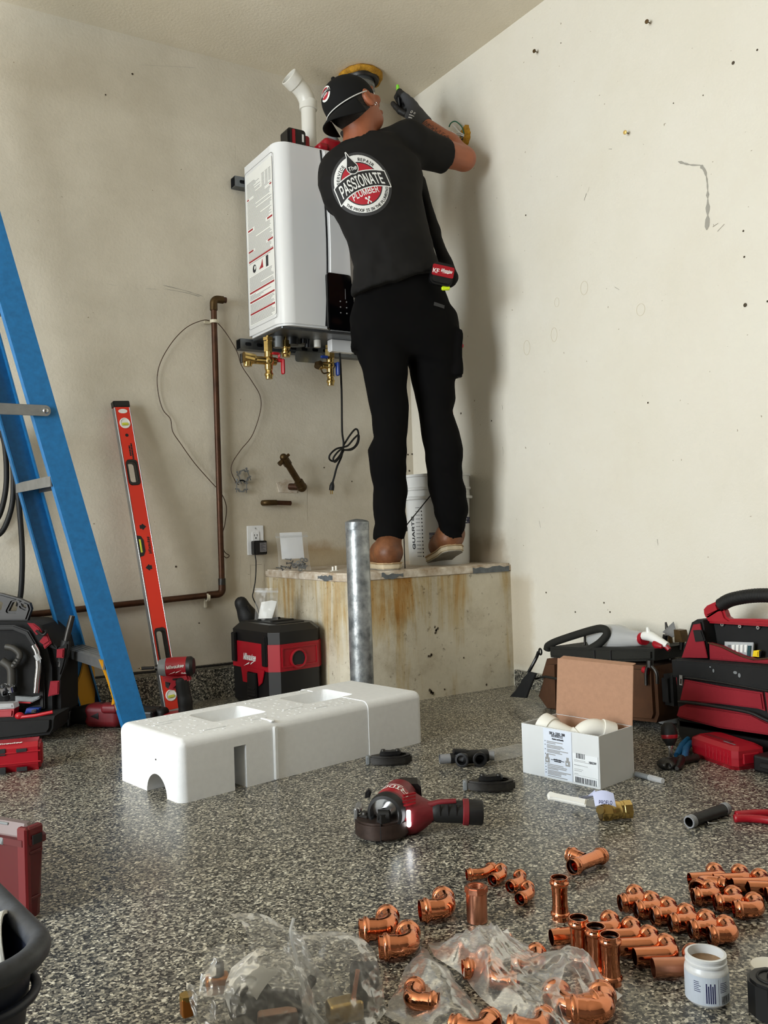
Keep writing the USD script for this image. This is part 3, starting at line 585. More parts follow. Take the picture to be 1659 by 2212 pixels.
def ground_clamp(px, py, rot, label):
    c = on_back(px, py, .015); t = thing('ground_clamp', label, 'pipe clamp', frame(c, x=(math.cos(rot), 0, math.sin(rot)), z=(0, -1, 0)), group='ground clamps')
    for s in (-1, 1):
        pts = [(-.026, s*.012), (-.014, s*.013), (-.008, s*.022), (.008, s*.022), (.014, s*.013), (.026, s*.012)]
        part(t, 'jaw', prism(LineString(pts).buffer(.0026, cap_style=2), .009), m_zinc, False); part(t, 'screw', [cy((s*.021, -.026, .0045), (s*.021, .024, .0045), .002, n=8), cy((s*.021, .020, .0045), (s*.021, .027, .0045), .0045, n=6)], m_zinc)
    return t
ground_clamp(526, 1028, .35, 'upper of two zinc pipe clamps dangling from the brown wire'); ground_clamp(521, 1050, -.05, 'lower of two zinc pipe clamps dangling from the brown wire')

# capped stubs out of the wall
sv = thing('stub_valve', 'old bronze shutoff valve on a slanting pipe stub out of the wall', 'valve')
e0, e1 = on_back(652, 1052, .05), on_back(620, 1000, .085); dv = (e1-e0)/np.linalg.norm(e1-e0); w0 = V([e0[0]-.03, 0, e0[2]+.004])
part(sv, 'wall_pipe', cy(w0, e0, .014, n=16), m_oldcu); part(sv, 'elbow', [trimesh.creation.icosphere(2, .021).apply_translation(e0), cy(e0, e0+dv*.03, .019, n=16)], m_oldbr); part(sv, 'stub_pipe', cy(e0, e1, .0135, n=16), m_oldbr)
part(sv, 'valve_body', [cy(e1-dv*.01, e1+dv*.025, .017, n=8), trimesh.creation.icosphere(2, .015).apply_translation(e1+dv*.03)], m_oldbr)
sd_ = np.cross(dv, [0, 1, 0]); part(sv, 'handle', [cy(e1+dv*.022-sd_*.028, e1+dv*.022+sd_*.03, .006, n=10), cy(e1+dv*.02+sd_*.018, e1+dv*.02+sd_*.034, .010, n=8)], m_oldbr)
part(sv, 'patch_plaster', prism([(-.05, -.022), (.03, -.026), (.04, .02), (-.02, .03), (-.06, .015)], .004, frame((w0[0], 0, w0[2]), x=(1, 0, 0), z=(0, -1, 0))), m_lip, False)
sp2 = thing('stub_pipe', 'short capped copper pipe stub lying along the wall above the outlet', 'pipe')
q0, q1 = on_back(575, 1086, .02), on_back(628, 1087, .02)
part(sp2, 'pipe', cy(q0+V([.03, 0, 0]), q1, .0095, n=14), m_oldcu); part(sp2, 'elbow', tube([(q0[0]-.006, .0, q0[2])]+elbow_path((q0[0]-.004, -.02, q0[2]), (0, 1, 0), (1, 0, 0), .014, 6)+[q0+V([.045, 0, 0])], .0115, 14), m_oldbr)

# outlet, adapter and its lead
c = on_back(551, 1167); ol = thing('wall_outlet', 'white duplex wall outlet plate above the red vacuum', 'outlet', frame(c, x=(1, 0, 0), z=(0, -1, 0)))
part(ol, 'cover_plate', bprism(rrect(-.036, -.0585, .036, .0585, .003), .006, .002), m_white)
rc_ = part(ol, 'receptacle', bprism(rrect(-.016, -.034, .016, .034, .003), .0085, .001), m_white)
for sx in (-.006, .006): part(rc_, 'slot', bx(.0018, .008, .001, (sx, .02, .0086)), m_gap, False)
part(rc_, 'ground_hole', prism(Point(0, .009).buffer(.0028, quad_segs=4), .001, mat4((0, 0, .0082))), m_gap, False); part(ol, 'plate_screw', cy((0, .048, .005), (0, .048, .0072), .0028, n=10), m_silver)
ad = thing('power_adapter', 'black wall-wart adapter plugged into the outlet', 'adapter', frame(on_back(556, 1183, .009), x=(1, 0, 0), z=(0, -1, 0)))
part(ad, 'body', bprism(rrect(-.028, -.028, .028, .028, .006), .034, .004), m_blk)
adl = part(ad, 'rating_label', prism(sbox(-.004, -.017, .024, .02), .0005, mat4((0, 0, .034))), M('grey_label', (120, 118, 120), .6), False)
part(adl, 'fine_print', join([prism(sbox(-.001, y, .02-.006*(k % 3), y+.0015), .0003, mat4((0, 0, .0345))) for k, y in enumerate(np.arange(-.012, .018, .004))]), m_print_dk, False)
ld = [on_back(x, y, .03) for x, y in ((551, 1198), (553, 1215), (552, 1250), (548, 1275), (546, 1290), (556, 1312))]+[on_back(564, 1340, .12)]
part(ad, 'lead', X(tube(spline(ld, 6), .0022, 7), np.linalg.inv(frame(on_back(556, 1183, .009), x=(1, 0, 0), z=(0, -1, 0)))), m_blkr)

# ---------------------------------------------------------------- the plumber
m_skin = M('skin', (168, 98, 66), .5, var=.25, vs=14, sss=0, bump=.06, bs=300); m_hair = M('black_hair', (18, 14, 12), .6, bump=.6, bs=260, bd=.004)
m_shirt = M('black_tshirt', (22, 21, 21), .85, var=.35, vs=7, col2=(29, 28, 27), bump=.15, bs=420, spec=.2); m_trou = M('black_trousers', (7, 7, 8), .9, var=.4, vs=8, col2=(12, 11, 11), bump=.15, bs=420, spec=.1)
m_cap = M('black_cap', (22, 22, 23), .85, bump=.2, bs=500, spec=.2); m_piping = M('white_piping', (214, 214, 212), .6); m_glove = M('grey_glove_knit', (66, 67, 70), .8, bump=.3, bs=500); m_gcoat = M('black_glove_coating', (16, 16, 17), .55, bump=.3, bs=350)
m_boot = M('brown_boot_leather', (134, 84, 50), .5, var=.45, vs=18, col2=(84, 46, 24), bump=.2, bs=120); m_sole = M('cream_sole', (206, 190, 160), .6, var=.3, vs=40); m_tread = M('worn_tread', (140, 136, 126), .6, var=.4, vs=30); m_inkw = M('print_white', (230, 230, 228), .6); m_inkr = M('print_red', (176, 26, 44), .6); m_inkk = M('print_black', (28, 28, 30), .7); m_inkg = M('print_charcoal', (50, 50, 52), .7)
CB = np.stack([RIGHT, FWD, UP], 1)                       # columns: image right, away, image up
def J(px, py, d): return at_depth(px, py, d)
def stack(p, rows, e=2.2):
    """a body of elliptic slices; rows of (image y, left x, right x, depth, half depth, skew)"""
    q = (p-EYE)@CB; b = q[..., 1]; z = np.array([(IMG_H/2-r[0])/FPX*r[3] for r in rows])[::-1]; R_ = V(rows, float)[::-1]
    c = q[..., 2]; it = lambda v: np.interp(c, z, v)
    cx = it((R_[:, 1]+R_[:, 2])/2*R_[:, 3]/FPX-IMG_W/2/FPX*R_[:, 3]); w = it((R_[:, 2]-R_[:, 1])/2*R_[:, 3]/FPX); cb = it(R_[:, 3]); t = it(R_[:, 4]); k = it(R_[:, 5])
    x = (q[..., 0]-cx); y = b-cb-k*x
    d = ((np.abs(x/w)**e+np.abs(y/t)**e)**(1/e)-1)*np.minimum(w, t)
    return smax(.015, d, c-z[-1], z[0]-c)
def decal(target, shape, fr, off, size=.006, push=.25):
    """a flat print laid on the surface: outline in the plane of fr, thrown along -z of fr"""
    shape = shape.buffer(0); out = []
    for g in getattr(shape, 'geoms', [shape]):
        if g.is_empty or g.area < 1e-9: continue
        v, f = trimesh.creation.triangulate_polygon(g.simplify(.00008), engine='earcut')
        v, f = trimesh.remesh.subdivide_to_size(np.c_[v, np.zeros(len(v))], f, size); out.append(trimesh.Trimesh(v, f, process=False))
    if not out: return None
    m = join(out); P = trimesh.transform_points(m.vertices, fr@mat4((0, 0, push))); d = -V(fr[:3, 2])
    loc, ri, ti = target.ray.intersects_location(P, np.repeat(d[None], len(P), 0), multiple_hits=False)
    Q = np.full((len(P), 3), np.nan); Q[ri] = loc-d*off; ok = ~np.isnan(Q[:, 0]); f = m.faces[ok[m.faces].all(1)]
    r = trimesh.Trimesh(np.nan_to_num(Q), f, process=False); r.remove_unreferenced_vertices(); return r
def glyphs(s, h, bold=True, spread=None):
    """lettering as shapely outlines (centred); reads meshkit's letters back from their caps"""
    t = meshkit.text_mesh(s, h, .001, bold); top = t.faces[(t.triangles_center[:, 2] > .0009)]; v = t.vertices[:, :2]
    from shapely import union_all
    g = union_all([Polygon(v[f]).buffer(1e-6) for f in top]).simplify(h*.012); b = g.bounds
    return affinity.translate(g, -(b[0]+b[2])/2, -h/2)
def arc_text(s, h, R, a0, flip=False, gap=1.12):
    """letters set round a circle, centred at angle a0 (degrees)"""
    gl = [glyphs(ch, h) if ch != ' ' else None for ch in s]; w = [(g.bounds[2]-g.bounds[0]+h*.16 if g is not None else h*.5)*gap for g in gl]; tot = sum(w); x = -tot/2; out = []
    for g, k in zip(gl, w):
        xm = x+k/2; x += k
        if g is None: continue
        an = math.radians(a0)+(xm/R if flip else -xm/R); rot = math.degrees(an)+(90 if flip else -90)
        out.append(affinity.translate(affinity.rotate(g, rot, origin=(0, 0)), R*math.cos(an), R*math.sin(an)))
    from shapely import union_all
    return union_all(out)

DL, DR = 3.27, 3.40
# --- garments as implicit surfaces fitted to the pose
legL = [(676, 770, 872, 3.31, .105, .1), (730, 765, 873, 3.30, .10, .1), (765, 771, 881, 3.29, .095, 0), (800, 783, 880, 3.28, .088, 0), (850, 793, 881, 3.27, .080, 0), (900, 803, 882, 3.265, .074, 0), (935, 804, 881, 3.265, .072, 0), (945, 806, 880, 3.265, .071, 0), (972, 795, 880, 3.275, .078, 0), (1000, 799, 879, 3.28, .078, 0), (1050, 806, 878, 3.29, .072, 0), (1110, 808, 876, 3.30, .068, 0), (1166, 807, 875, 3.31, .070, 0)]
legR = [(676, 872, 984, 3.36, .105, .1), (700, 872, 986, 3.36, .105, .1), (750, 876, 988, 3.365, .10, .1), (785, 883, 986, 3.365, .095, 0), (830, 891, 982, 3.365, .085, 0), (862, 897, 983, 3.365, .08, 0), (890, 903, 976, 3.365, .072, 0), (930, 909, 990, 3.37, .078, 0), (970, 914, 999, 3.375, .080, 0), (1010, 920, 999, 3.385, .078, 0), (1060, 931, 1007, 3.40, .072, 0), (1110, 938, 1006, 3.415, .068, 0), (1168, 948, 1004, 3.43, .068, 0)]
pelvis = [(585, 775, 950, 3.25, .11, .25), (640, 768, 972, 3.28, .118, .25), (690, 762, 985, 3.32, .125, .2), (735, 770, 984, 3.33, .115, .15), (775, 800, 970, 3.33, .08, .1)]
def trousers(p):
    d = smin(.03, stack(p, legL), stack(p, legR)); d = smin(.04, d, stack(p, pelvis))
    pk = sbx(p, J(987, 765, 3.35), (.018, .055, .085), .012, CB); pk2 = sbx(p, J(766, 735, 3.28), (.014, .04, .04), .01, CB)
    d = smin(.012, d, pk, pk2)
    q = (p-EYE)@CB; z = q[..., 2]; x = q[..., 0]
    n = meshkit.noise(np.stack([q[..., 0]*7, q[..., 1]*7, z*16+x*9], -1), 3)-.5
    low = np.clip((1.0-p[..., 2])/.3, 0, 1)
    return d+n*(.010+.012*low)+.003*np.sin(z*95+x*30)*low*np.clip(n*3+.4, 0, 1)
lo, hi = V([-.80, -.86, .50]), V([-.02, -.28, 1.62])
tm = implicit(trousers, lo, hi, .0085)
torso = [(300, 752, 862, 3.235, .075, .3), (335, 726, 905, 3.235, .105, .3), (370, 704, 914, 3.23, .118, .3), (410, 692, 915, 3.225, .122, .3), (450, 705, 921, 3.22, .122, .28), (490, 733, 929, 3.22, .12, .25), (525, 748, 938, 3.22, .118, .25), (565, 758, 948, 3.23, .118, .25), (605, 763, 962, 3.24, .122, .25), (655, 764, 985, 3.25, .128, .25)]
S_, E_, W_ = J(882, 310, 3.31), J(1002, 343, 3.47), J(908, 264, 3.55); SE = J(958, 337, 3.42)
LS_, LE_, LW_ = J(738, 372, 3.20), J(738, 430, 3.36), J(800, 330, 3.44)
def shirt(p):
    d = stack(p, torso)
    d = smin(.03, d, seg(p, J(775, 333, 3.23), S_, .055, .076)); d = smin(.03, d, seg(p, J(775, 345, 3.22), J(735, 378, 3.2), .062, .075))
    sl = seg(p, S_, SE+(SE-S_)*.3, .076, .062); ax = (SE-S_)/np.linalg.norm(SE-S_); sl = smax(.006, sl, (p-SE-ax*.008)@ax)
    sl2 = seg(p, LS_, LE_, .078, .066)
    fl = smin(.02, seg(p, J(908, 392, 3.35), J(938, 500, 3.37), .016, .022), seg(p, J(938, 500, 3.37), J(972, 598, 3.40), .022, .028), seg(p, J(900, 560, 3.36), J(972, 605, 3.40), .04, .028))
    d = smin(.022, d, sl, sl2); d = smin(.03, d, fl)
    q = (p-EYE)@CB; x, z = q[..., 0], q[..., 2]
    # hem: rises from left to right in the picture
    py = IMG_H/2-z*FPX/3.25; px = IMG_W/2+x*FPX/3.25; hem = np.interp(px, [750, 790, 850, 900, 940, 992], [648, 642, 625, 606, 594, 600])
    d = smax(.004, d, (py-hem)/FPX*3.25)
    nk = seg(p, J(758, 262, 3.21), J(776, 312, 3.20), .052, .062); d = smax(.008, d, -nk)
    n = meshkit.noise(np.stack([x*10+z*5, q[..., 1]*6, z*9-x*9], -1), 5)-.5; n2 = meshkit.noise(np.stack([x*26+z*16, q[..., 1]*9, z*22-x*15], -1), 9)-.5
    return d+n*.012+n2*.010*np.clip((py-460)/120, .2, 1)
lo, hi = V([-.92, -.92, 1.30]), V([.02, -.18, 2.28])
sm = implicit(shirt, lo, hi, .0075)
# --- the body itself: head with face, neck, arms, hands, legs
HC = J(766, 231, 3.225); uh = -.58*RIGHT+.78*UP-.20*FWD; uh /= np.linalg.norm(uh); fh = .58*RIGHT+.50*UP+.62*FWD; fh -= uh*(fh@uh); fh /= np.linalg.norm(fh); sr = np.cross(fh, uh)
HF = np.eye(4); HF[:3, 0], HF[:3, 1], HF[:3, 2], HF[:3, 3] = sr, fh, uh, HC          # head frame: x his right, y the way he faces, z crown
hp = lambda x, y, z: HC+x*sr+y*fh+z*uh
HR = HF[:3, :3]
def head(p):
    d = ell(p, hp(0, -.005, .02), (.076, .096, .092), HR); d = smin(.03, d, ell(p, hp(0, .020, -.052), (.050, .056, .054), HR), ell(p, hp(0, .042, -.080), (.030, .032, .022), HR))
    d = smin(.012, d, seg(p, hp(0, .088, .012), hp(0, .108, -.028), .009, .014), ell(p, hp(0, .086, .022), (.05, .014, .012), HR), ell(p, hp(0, .088, -.062), (.024, .012, .012), HR))
    for s in (-1, 1):
        d = smin(.01, d, ell(p, hp(s*.036, .07, -.022), (.022, .02, .018), HR)); d = smax(.008, d, -ell(p, hp(s*.031, .098, .004), (.016, .012, .010), HR))
        ear = smax(.004, ell(p, hp(s*.080, -.010, -.012), (.012, .021, .034), HR), -ell(p, hp(s*.091, -.006, -.010), (.007, .012, .021), HR)); d = smin(.006, d, ear)
    return d
def body(p):
    d = head(p)
    d = smin(.03, d, seg(p, hp(0, -.02, -.05), J(776, 318, 3.235), .053, .062))
    d = smin(.03, d, seg(p, S_, E_, .062, .046)); d = smin(.014, d, seg(p, E_, E_+(W_-E_)*.35, .043, .047), seg(p, E_+(W_-E_)*.35, W_, .047, .029))
    d = smin(.03, d, seg(p, LS_, LE_, .055, .044)); d = smin(.014, d, seg(p, LE_, LW_, .044, .029))
    d = smin(.04, d, seg(p, J(800, 360, 3.235), J(860, 640, 3.27), .085, .10))
    return smin(.04, d, seg(p, J(825, 680, 3.31), J(842, 930, 3.275), .075, .05), seg(p, J(842, 930, 3.275), J(842, 1135, 3.32), .05, .04), seg(p, J(925, 675, 3.36), J(945, 900, 3.37), .075, .05), seg(p, J(945, 900, 3.37), J(972, 1135, 3.43), .05, .04))
lo, hi = V([-.85, -.86, .50]), V([.02, -.12, 2.36])
bm_ = implicit(body, lo, hi, .0085)
hl, hh = HC-.16, HC+.16
# finer head replaces the coarse one only where it shows
man = thing('person', 'man in black shirt, black trousers and backward black cap standing on the platform, reaching up', 'person')
bodyp = part(man, 'body', bm_, m_skin, True)
part(man, 'face', implicit(lambda p: head(p)-.0006, hl, hh, .005), m_skin, True, label='tanned face and ears turned up to the right')
def hair(p):
    d = ell(p, hp(0, -.012, .018), (.081, .099, .097), HR); q = (p-HC)@HR; x, y, z = q[..., 0], q[..., 1], q[..., 2]
    return smax(.006, d, y-.030-.25*z, -(z+.062+.25*y*0)-.0)
part(man, 'hair', implicit(lambda p: smax(.004, hair(p), -(ell(p, hp(.088, -.006, -.012), (.03, .026, .036), HR)), -(ell(p, hp(-.088, -.006, -.012), (.03, .026, .036), HR))), hl, hh, .005), m_hair, True)
for s in (-1, 1): part(man, 'eye', trimesh.creation.icosphere(2, .0115).apply_translation(hp(s*.031, .081, .004)), m_paper, True)
part(man, 'earring', X(trimesh.creation.torus(.0048, .0012, 16, 8), frame(hp(.088, -.004, -.045), z=fh)), m_silver, True)
trz = part(man, 'trousers', tm, m_trou, True)
shp = part(man, 'shirt', sm, m_shirt, True, label='black short-sleeved shirt with a round red and white back print')
part(shp, 'sleeve_cuff', X(lathe([(.058, -.01), (.064, -.01), (.0655, -.002), (.0655, .010), (.061, .011), (.058, .004), (.058, -.01)], 36), frame(SE+(SE-S_)/np.linalg.norm(SE-S_)*.002, z=SE-S_)), m_shirt, 40) if False else None
part(trz, 'pocket_patch', decal(tm, sbox(-.02, -.006, .02, .006), frame(J(950, 655, 3.2), x=RIGHT*.98-UP*.15, z=-FWD), .002), m_inkg, True)
# back print
LC = J(781, 399, 3.1); xa = (RIGHT*.925+UP*.40); LF = frame(LC, x=xa, z=-FWD-.25*RIGHT*0); LR = .107
lay = lambda g, k, nm, mt: part(shp, nm, decal(sm, affinity.scale(g, .905, 1.0, origin=(0, 0)), LF, .0012+.00045*k, .007), mt, True)
C0 = lambda r: Point(0, 0).buffer(r*LR, quad_segs=24)
band = Polygon([(x*LR, (.29-.24*(x**2))*LR) for x in np.linspace(-.95, .95, 24)]+[(x*LR, (-.25-.24*x**2)*LR) for x in np.linspace(.95, -.95, 24)])
band = affinity.translate(band, 0, .10*LR)
lay(C0(1.06), 0, 'print_rim', m_inkg); lay(C0(.96).difference(C0(.73)), 1, 'print_ring', m_inkw); lay(C0(.695), 1, 'print_disc', m_inkr)
lay(band.buffer(.035*LR), 2, 'print_band_edge', m_inkw); lay(band, 3, 'print_band', m_inkk)
pt = glyphs('PASSIONATE', .041, True); b = pt.bounds; pt = affinity.scale(pt, 1.62*LR/(b[2]-b[0]), 1.0, origin=(0, 0))
bend = lambda g, k: __import__('shapely').transform(g.segmentize(.004), lambda a: np.c_[a[:, 0], a[:, 1]-k*a[:, 0]**2/LR])
lay(affinity.translate(bend(pt, .23), 0, .11*LR), 4, 'print_word_passionate', m_inkw)
pt = glyphs('PLUMBER', .0245, True); b = pt.bounds; pt = affinity.scale(pt, .98*LR/(b[2]-b[0]), 1.0, origin=(0, 0))
lay(affinity.translate(bend(pt, .22), 0, -.275*LR), 3, 'print_word_plumber', m_inkw)
lay(arc_text('SERVICE', .0105, .81*LR, 139), 3, 'print_word_service', m_inkk); lay(arc_text('REPAIR', .0105, .81*LR, 54), 3, 'print_word_repair', m_inkk); lay(arc_text('THE PROOF IS IN THE PLUMBING', .0095, .885*LR, 273, True, .93), 3, 'print_motto', m_inkk)
drop = Point(0, -.10*LR).buffer(.19*LR).union(Polygon([(-.185*LR, -.06*LR), (-.10*LR, .12*LR), (-.03*LR, .28*LR), (0, .46*LR), (.03*LR, .28*LR), (.10*LR, .12*LR), (.185*LR, -.06*LR)])); drop = affinity.translate(drop, -.08*LR, .68*LR)
lay(drop.buffer(.03*LR), 4, 'print_drop_edge', m_inkw); lay(drop, 5, 'print_drop', m_inkk); lay(affinity.translate(affinity.skew(glyphs('The', .014, True), 14, origin=(0, 0)), -.08*LR, .56*LR), 6, 'print_word_the', m_inkw)
wr_ = [affinity.rotate(sbox(-.022*LR, -.13*LR, .022*LR, .13*LR).union(Point(0, .13*LR).buffer(.05*LR)).union(Point(0, -.13*LR).buffer(.035*LR)), a, origin=(0, 0)) for a in (35, -35)]
lay(affinity.translate(affinity.scale(wr_[0].union(wr_[1]), .8, .8), 0, -.585*LR), 3, 'print_crossed_tools', m_inkw)
# cap worn backwards
def crown(p):
    q = (p-HC)@HR; y, z = q[..., 1], q[..., 2]
    d = ell(p, hp(0, -.012, .020), (.085, .105, .096), HR); d = smin(.02, d, ell(p, hp(0, -.048, .046), (.060, .056, .057), HR))
    hole = ell(p, hp(0, .10, .052), (.036, .05, .03), HR)
    return smax(.004, d, -(z-.004+.12*y), -hole)
capp = part(man, 'cap', implicit(crown, hl, hh, .0048), m_cap, True, label='black cap worn back to front with a round badge')
rim = lambda a, r=1.: V([.0885*math.cos(a)*r, -.012+.1095*math.sin(a)*r])
def vis(u, v):
    a = (-90+62*(2*u-1))/180*pi; L = .072*(1-np.abs(2*u-1)**2.6)
    x = .086*np.cos(a); y = -.012+.107*np.sin(a); x2 = x*(1+.06*v); y2 = y-L*v*np.clip(1-.1*v, 0, 1); z = .006-.12*y-.020*v-.55*np.abs(x2)**2/.086*v*.9-.006
    return HC+x2[..., None]*sr+y2[..., None]*fh+z[..., None]*uh
part(capp, 'visor', cloth(28, 10, vis, .004), m_cap, True)
rp = [HC+(.0885*math.cos(a))*sr+(-.012+.1095*math.sin(a))*fh+(.006-.12*(-.012+.1095*math.sin(a)))*uh for a in np.radians(np.linspace(-178, 2, 40))]
part(capp, 'piping', tube(rp, .0022, 6), m_piping, True)
part(capp, 'top_button', trimesh.creation.icosphere(2, .008).apply_translation(hp(0, -.012, .117)), m_cap, True)
cmh = implicit(crown, hl, hh, .006); bd_ = (-.80*fh+.52*uh); bd_ /= np.linalg.norm(bd_); BFm = frame(hp(0, -.012, .03)+bd_*.1, x=sr, z=bd_); BR = .027
xr_ = V(BFm[:3, 0]); BFm = frame(BFm[:3, 3], x=xr_*.97+BFm[:3, 1]*.2, z=bd_)
for nm, g, k, mt in (('badge_ring', C0(1), 0, m_inkw), ('badge_disc', C0(.76), 1, m_inkr), ('badge_band', affinity.scale(band, .98, 1, origin=(0, 0)).buffer(.03*LR), 2, m_inkk)):
    part(capp, nm, decal(cmh, affinity.scale(g, BR/LR, BR/LR*1.1, origin=(0, 0)), BFm, .0012+.0004*k, .004, .1), mt, True)
for w_, hgt, wid, dy, mt in (('PASSIONATE', .0085, 1.7, .10, m_inkw), ('PLUMBER', .0065, .95, -.32, m_inkw)):
    g = glyphs(w_, hgt); b = g.bounds; g = affinity.translate(affinity.scale(g, wid*BR/(b[2]-b[0]), 1, origin=(0, 0)), 0, dy*BR); part(capp, 'badge_word', decal(cmh, g, BFm, .0026, .004, .1), mt, True)
sdm = sr*.80-.5*fh*0+.50*fh+.35*uh; part(capp, 'side_logo', decal(cmh, affinity.skew(glyphs('///', .018), 12).union(sbox(-.004, -.004, .004, .004)), frame(hp(0, 0, .03)+.12*sdm/np.linalg.norm(sdm), x=uh, z=sdm), .0014, .006, .08), m_grayp, True)
# gloved hands
def hand(W, pts, thumb, dirw, nm):
    """W wrist, pts four finger chains; the knit back and the dipped fingers are two pieces of the glove"""
    kn = [c[0] for c in pts]; mid = sum(kn)/4
    def knit(p):
        d = smin(.012, *[seg(p, W+(k-W)*.25, k, .019, .0125) for k in kn]); d = smin(.012, d, seg(p, W, W+(thumb[0]-W)*.8, .022, .016))
        cf = seg(p, W-dirw*.035, W+(mid-W)*.3, .036, .030); cf = smax(.003, cf, -(p-W+dirw*.03)@dirw); return smin(.015, d, cf)
    def dip(p):
        d = None
        for k, c in enumerate(list(pts)+[thumb]):
            rr = [.0125, .0115, .0105, .0095] if k < 4 else [.0145, .0125, .011, .010]
            for i in range(len(c)-1):
                e = seg(p, c[i], c[i+1], rr[i], rr[i+1]); d = e if d is None else smin(.0035, d, e)
        return d
    al = np.vstack([W[None], *[V(c) for c in pts], V(thumb)]); a, b = al.min(0)-.06, al.max(0)+.06
    g = part(man, 'work_glove', implicit(knit, a, b, .0035), m_glove, True, label=nm); part(g, 'dipped_fingers', implicit(dip, a, b, .003), m_gcoat, True); return implicit(knit, a, b, .005), g
d_ = 3.60
wd = (J(870, 232, 3.58)-W_); wd /= np.linalg.norm(wd)
HP = J(890, 248, 3.56)
pts = [[J(871, 205, 3.56), J(863, 198, 3.575), J(857, 210, 3.60), J(862, 221, 3.61)], [J(879, 211, 3.555), J(868, 203, 3.58), J(860, 216, 3.61), J(866, 227, 3.615)],
       [J(889, 219, 3.555), J(876, 212, 3.59), J(866, 226, 3.615), J(872, 234, 3.61)], [J(897, 228, 3.56), J(886, 222, 3.595), J(874, 236, 3.61), J(879, 242, 3.605)]]
thumb = [J(876, 246, 3.57), J(864, 240, 3.575), J(855, 231, 3.585), J(849, 224, 3.595)]
kg, gl_ = hand(W_, pts, thumb, wd, 'grey knit glove with black dipped fingers and white print')
part(gl_, 'back_print', decal(kg, __import__('shapely').union_all([Point(-.010, .006).buffer(.005).difference(Point(-.010, .006).buffer(.0025)), Point(.004, .006).buffer(.004).difference(Point(.004, .006).buffer(.0018))]+[sbox(-.014+.002*k, -.006-.007*k, .010-.004*(k % 2), -.003-.007*k) for k in range(2)]+[sbox(-.010+.008*k, -.023, -.007+.008*k, -.017) for k in range(3)]), frame(J(893, 228, 3.45), x=RIGHT*.8-UP*.6, z=-FWD), .0016, .004, .15), m_inkw, True)
off_ = LW_-W_
hand(LW_, [[q+off_ for q in c] for c in pts], [q+off_ for q in thumb], wd, 'glove hidden in front of his chest')
# tattoo on the forearm
tl = []; r_ = np.random.default_rng(4)
for k in range(24):
    c = V([-.135+.0068*k, .011*math.sin(k*2.2)]); a = r_.random()*3; pp = [c+V([.008*math.cos(a+t*2.1)*(1-.1*t), .011*math.sin(a*1.7+t*1.6)]) for t in range(5)]
    tl.append(LineString(spline(np.c_[V(pp), np.zeros(5)], 5)[:, :2]).buffer(.0007+.0005*(k % 3)))
fa = (E_-W_)/np.linalg.norm(E_-W_); part(bodyp, 'tattoo', decal(bm_, __import__('shapely').union_all(tl), frame((E_+W_)/2+V([0, 0, .012])-FWD*.15, x=fa, z=-FWD+.25*UP), .0009, .005, .1), M('tattoo_ink', (70, 52, 44), .6), True)
# boots
m_welt = M('tan_welt', (168, 140, 104), .6)
def boot(heel, toe, upv, hem, label):
    f = (toe-heel); L_ = np.linalg.norm(f); f /= L_; u = upv-f*(upv@f); u /= np.linalg.norm(u); s = np.cross(f, u); f = f*.86; Fm = np.eye(4); Fm[:3, 0], Fm[:3, 1], Fm[:3, 2], Fm[:3, 3] = f, -s, u, heel
    g = lambda x, y, z: heel+f*x-s*y+u*z; Rm = Fm[:3, :3]; L = .285
    t = part(man, 'boot', implicit(lambda p: smax(.004, smin(.03, seg(p, g(.025, 0, .058), g(.12, 0, .058), .042, .042), seg(p, g(.12, 0, .056), g(.235, .004, .045), .038, .033), seg(p, g(.03, 0, .06), hem, .042, .048), ell(p, g(.022, 0, .058), (.042, .042, .05), Rm)), -((p-heel)@u-.020))+.005*(meshkit.fbm(p*28, 3, 6)-.5), heel-.33, heel+.33, .0055), m_boot, True, label=label)
    o = Polygon([(-.022+.0, 0), (-.014, .026), (.01, .040), (.08, .036), (.16, .045), (.22, .046), (.255, .03), (.268, .004), (.255, -.024), (.22, -.038), (.16, -.042), (.08, -.036), (.01, -.040), (-.014, -.026)]).buffer(.006).simplify(.001)
    part(t, 'sole', bprism(o, .021, .004, Fm), m_sole, 40); part(t, 'welt', bprism(o.buffer(.003), .006, .002, Fm@mat4((0, 0, .018))), m_welt, 40)
    part(t, 'tread', prism(o.buffer(-.004), .003, Fm@mat4((0, 0, -.0025))), m_tread, False)
    if 1:
        part(t, 'heel_seam', tube([g(-.018, 0, .03), g(-.021, 0, .055), g(-.016, 0, .085), g(-.008, 0, .105)], .0022, 6), m_boot, True); part(t, 'side_seam', tube(spline([g(.02, -.040, .03), g(.04, -.045, .06), g(.06, -.046, .09)], 4), .0018, 6), m_boot, True); f = f; st = [g(.12+.025*k, .02*sd, .088-.006*k) for k in range(4) for sd in (-1, 1)]; part(t, 'lace', tube(spline(st, 3), .0022, 6), m_boot, True)
    return t
hl_ = on_plane(858, 1226, 2, PZ+.003); hl_ = on_plane(846, 1229, 2, PZ+.003); hl_ = V([on_back(843, 1226, .60)[0], -.60, PZ+.003]); boot(hl_, hl_+V([.085, .27, 0]), V([0, 0, 1.]), J(842, 1150, 3.30), 'left brown leather boot flat on the platform')
hr_ = V([on_back(978, 1200, .60)[0], -.605, PZ+.054]); boot(hr_, hr_+V([.06, .255, -.075]), V([0, 0, 1.]), J(976, 1150, 3.43), 'right brown leather boot with its heel lifted')
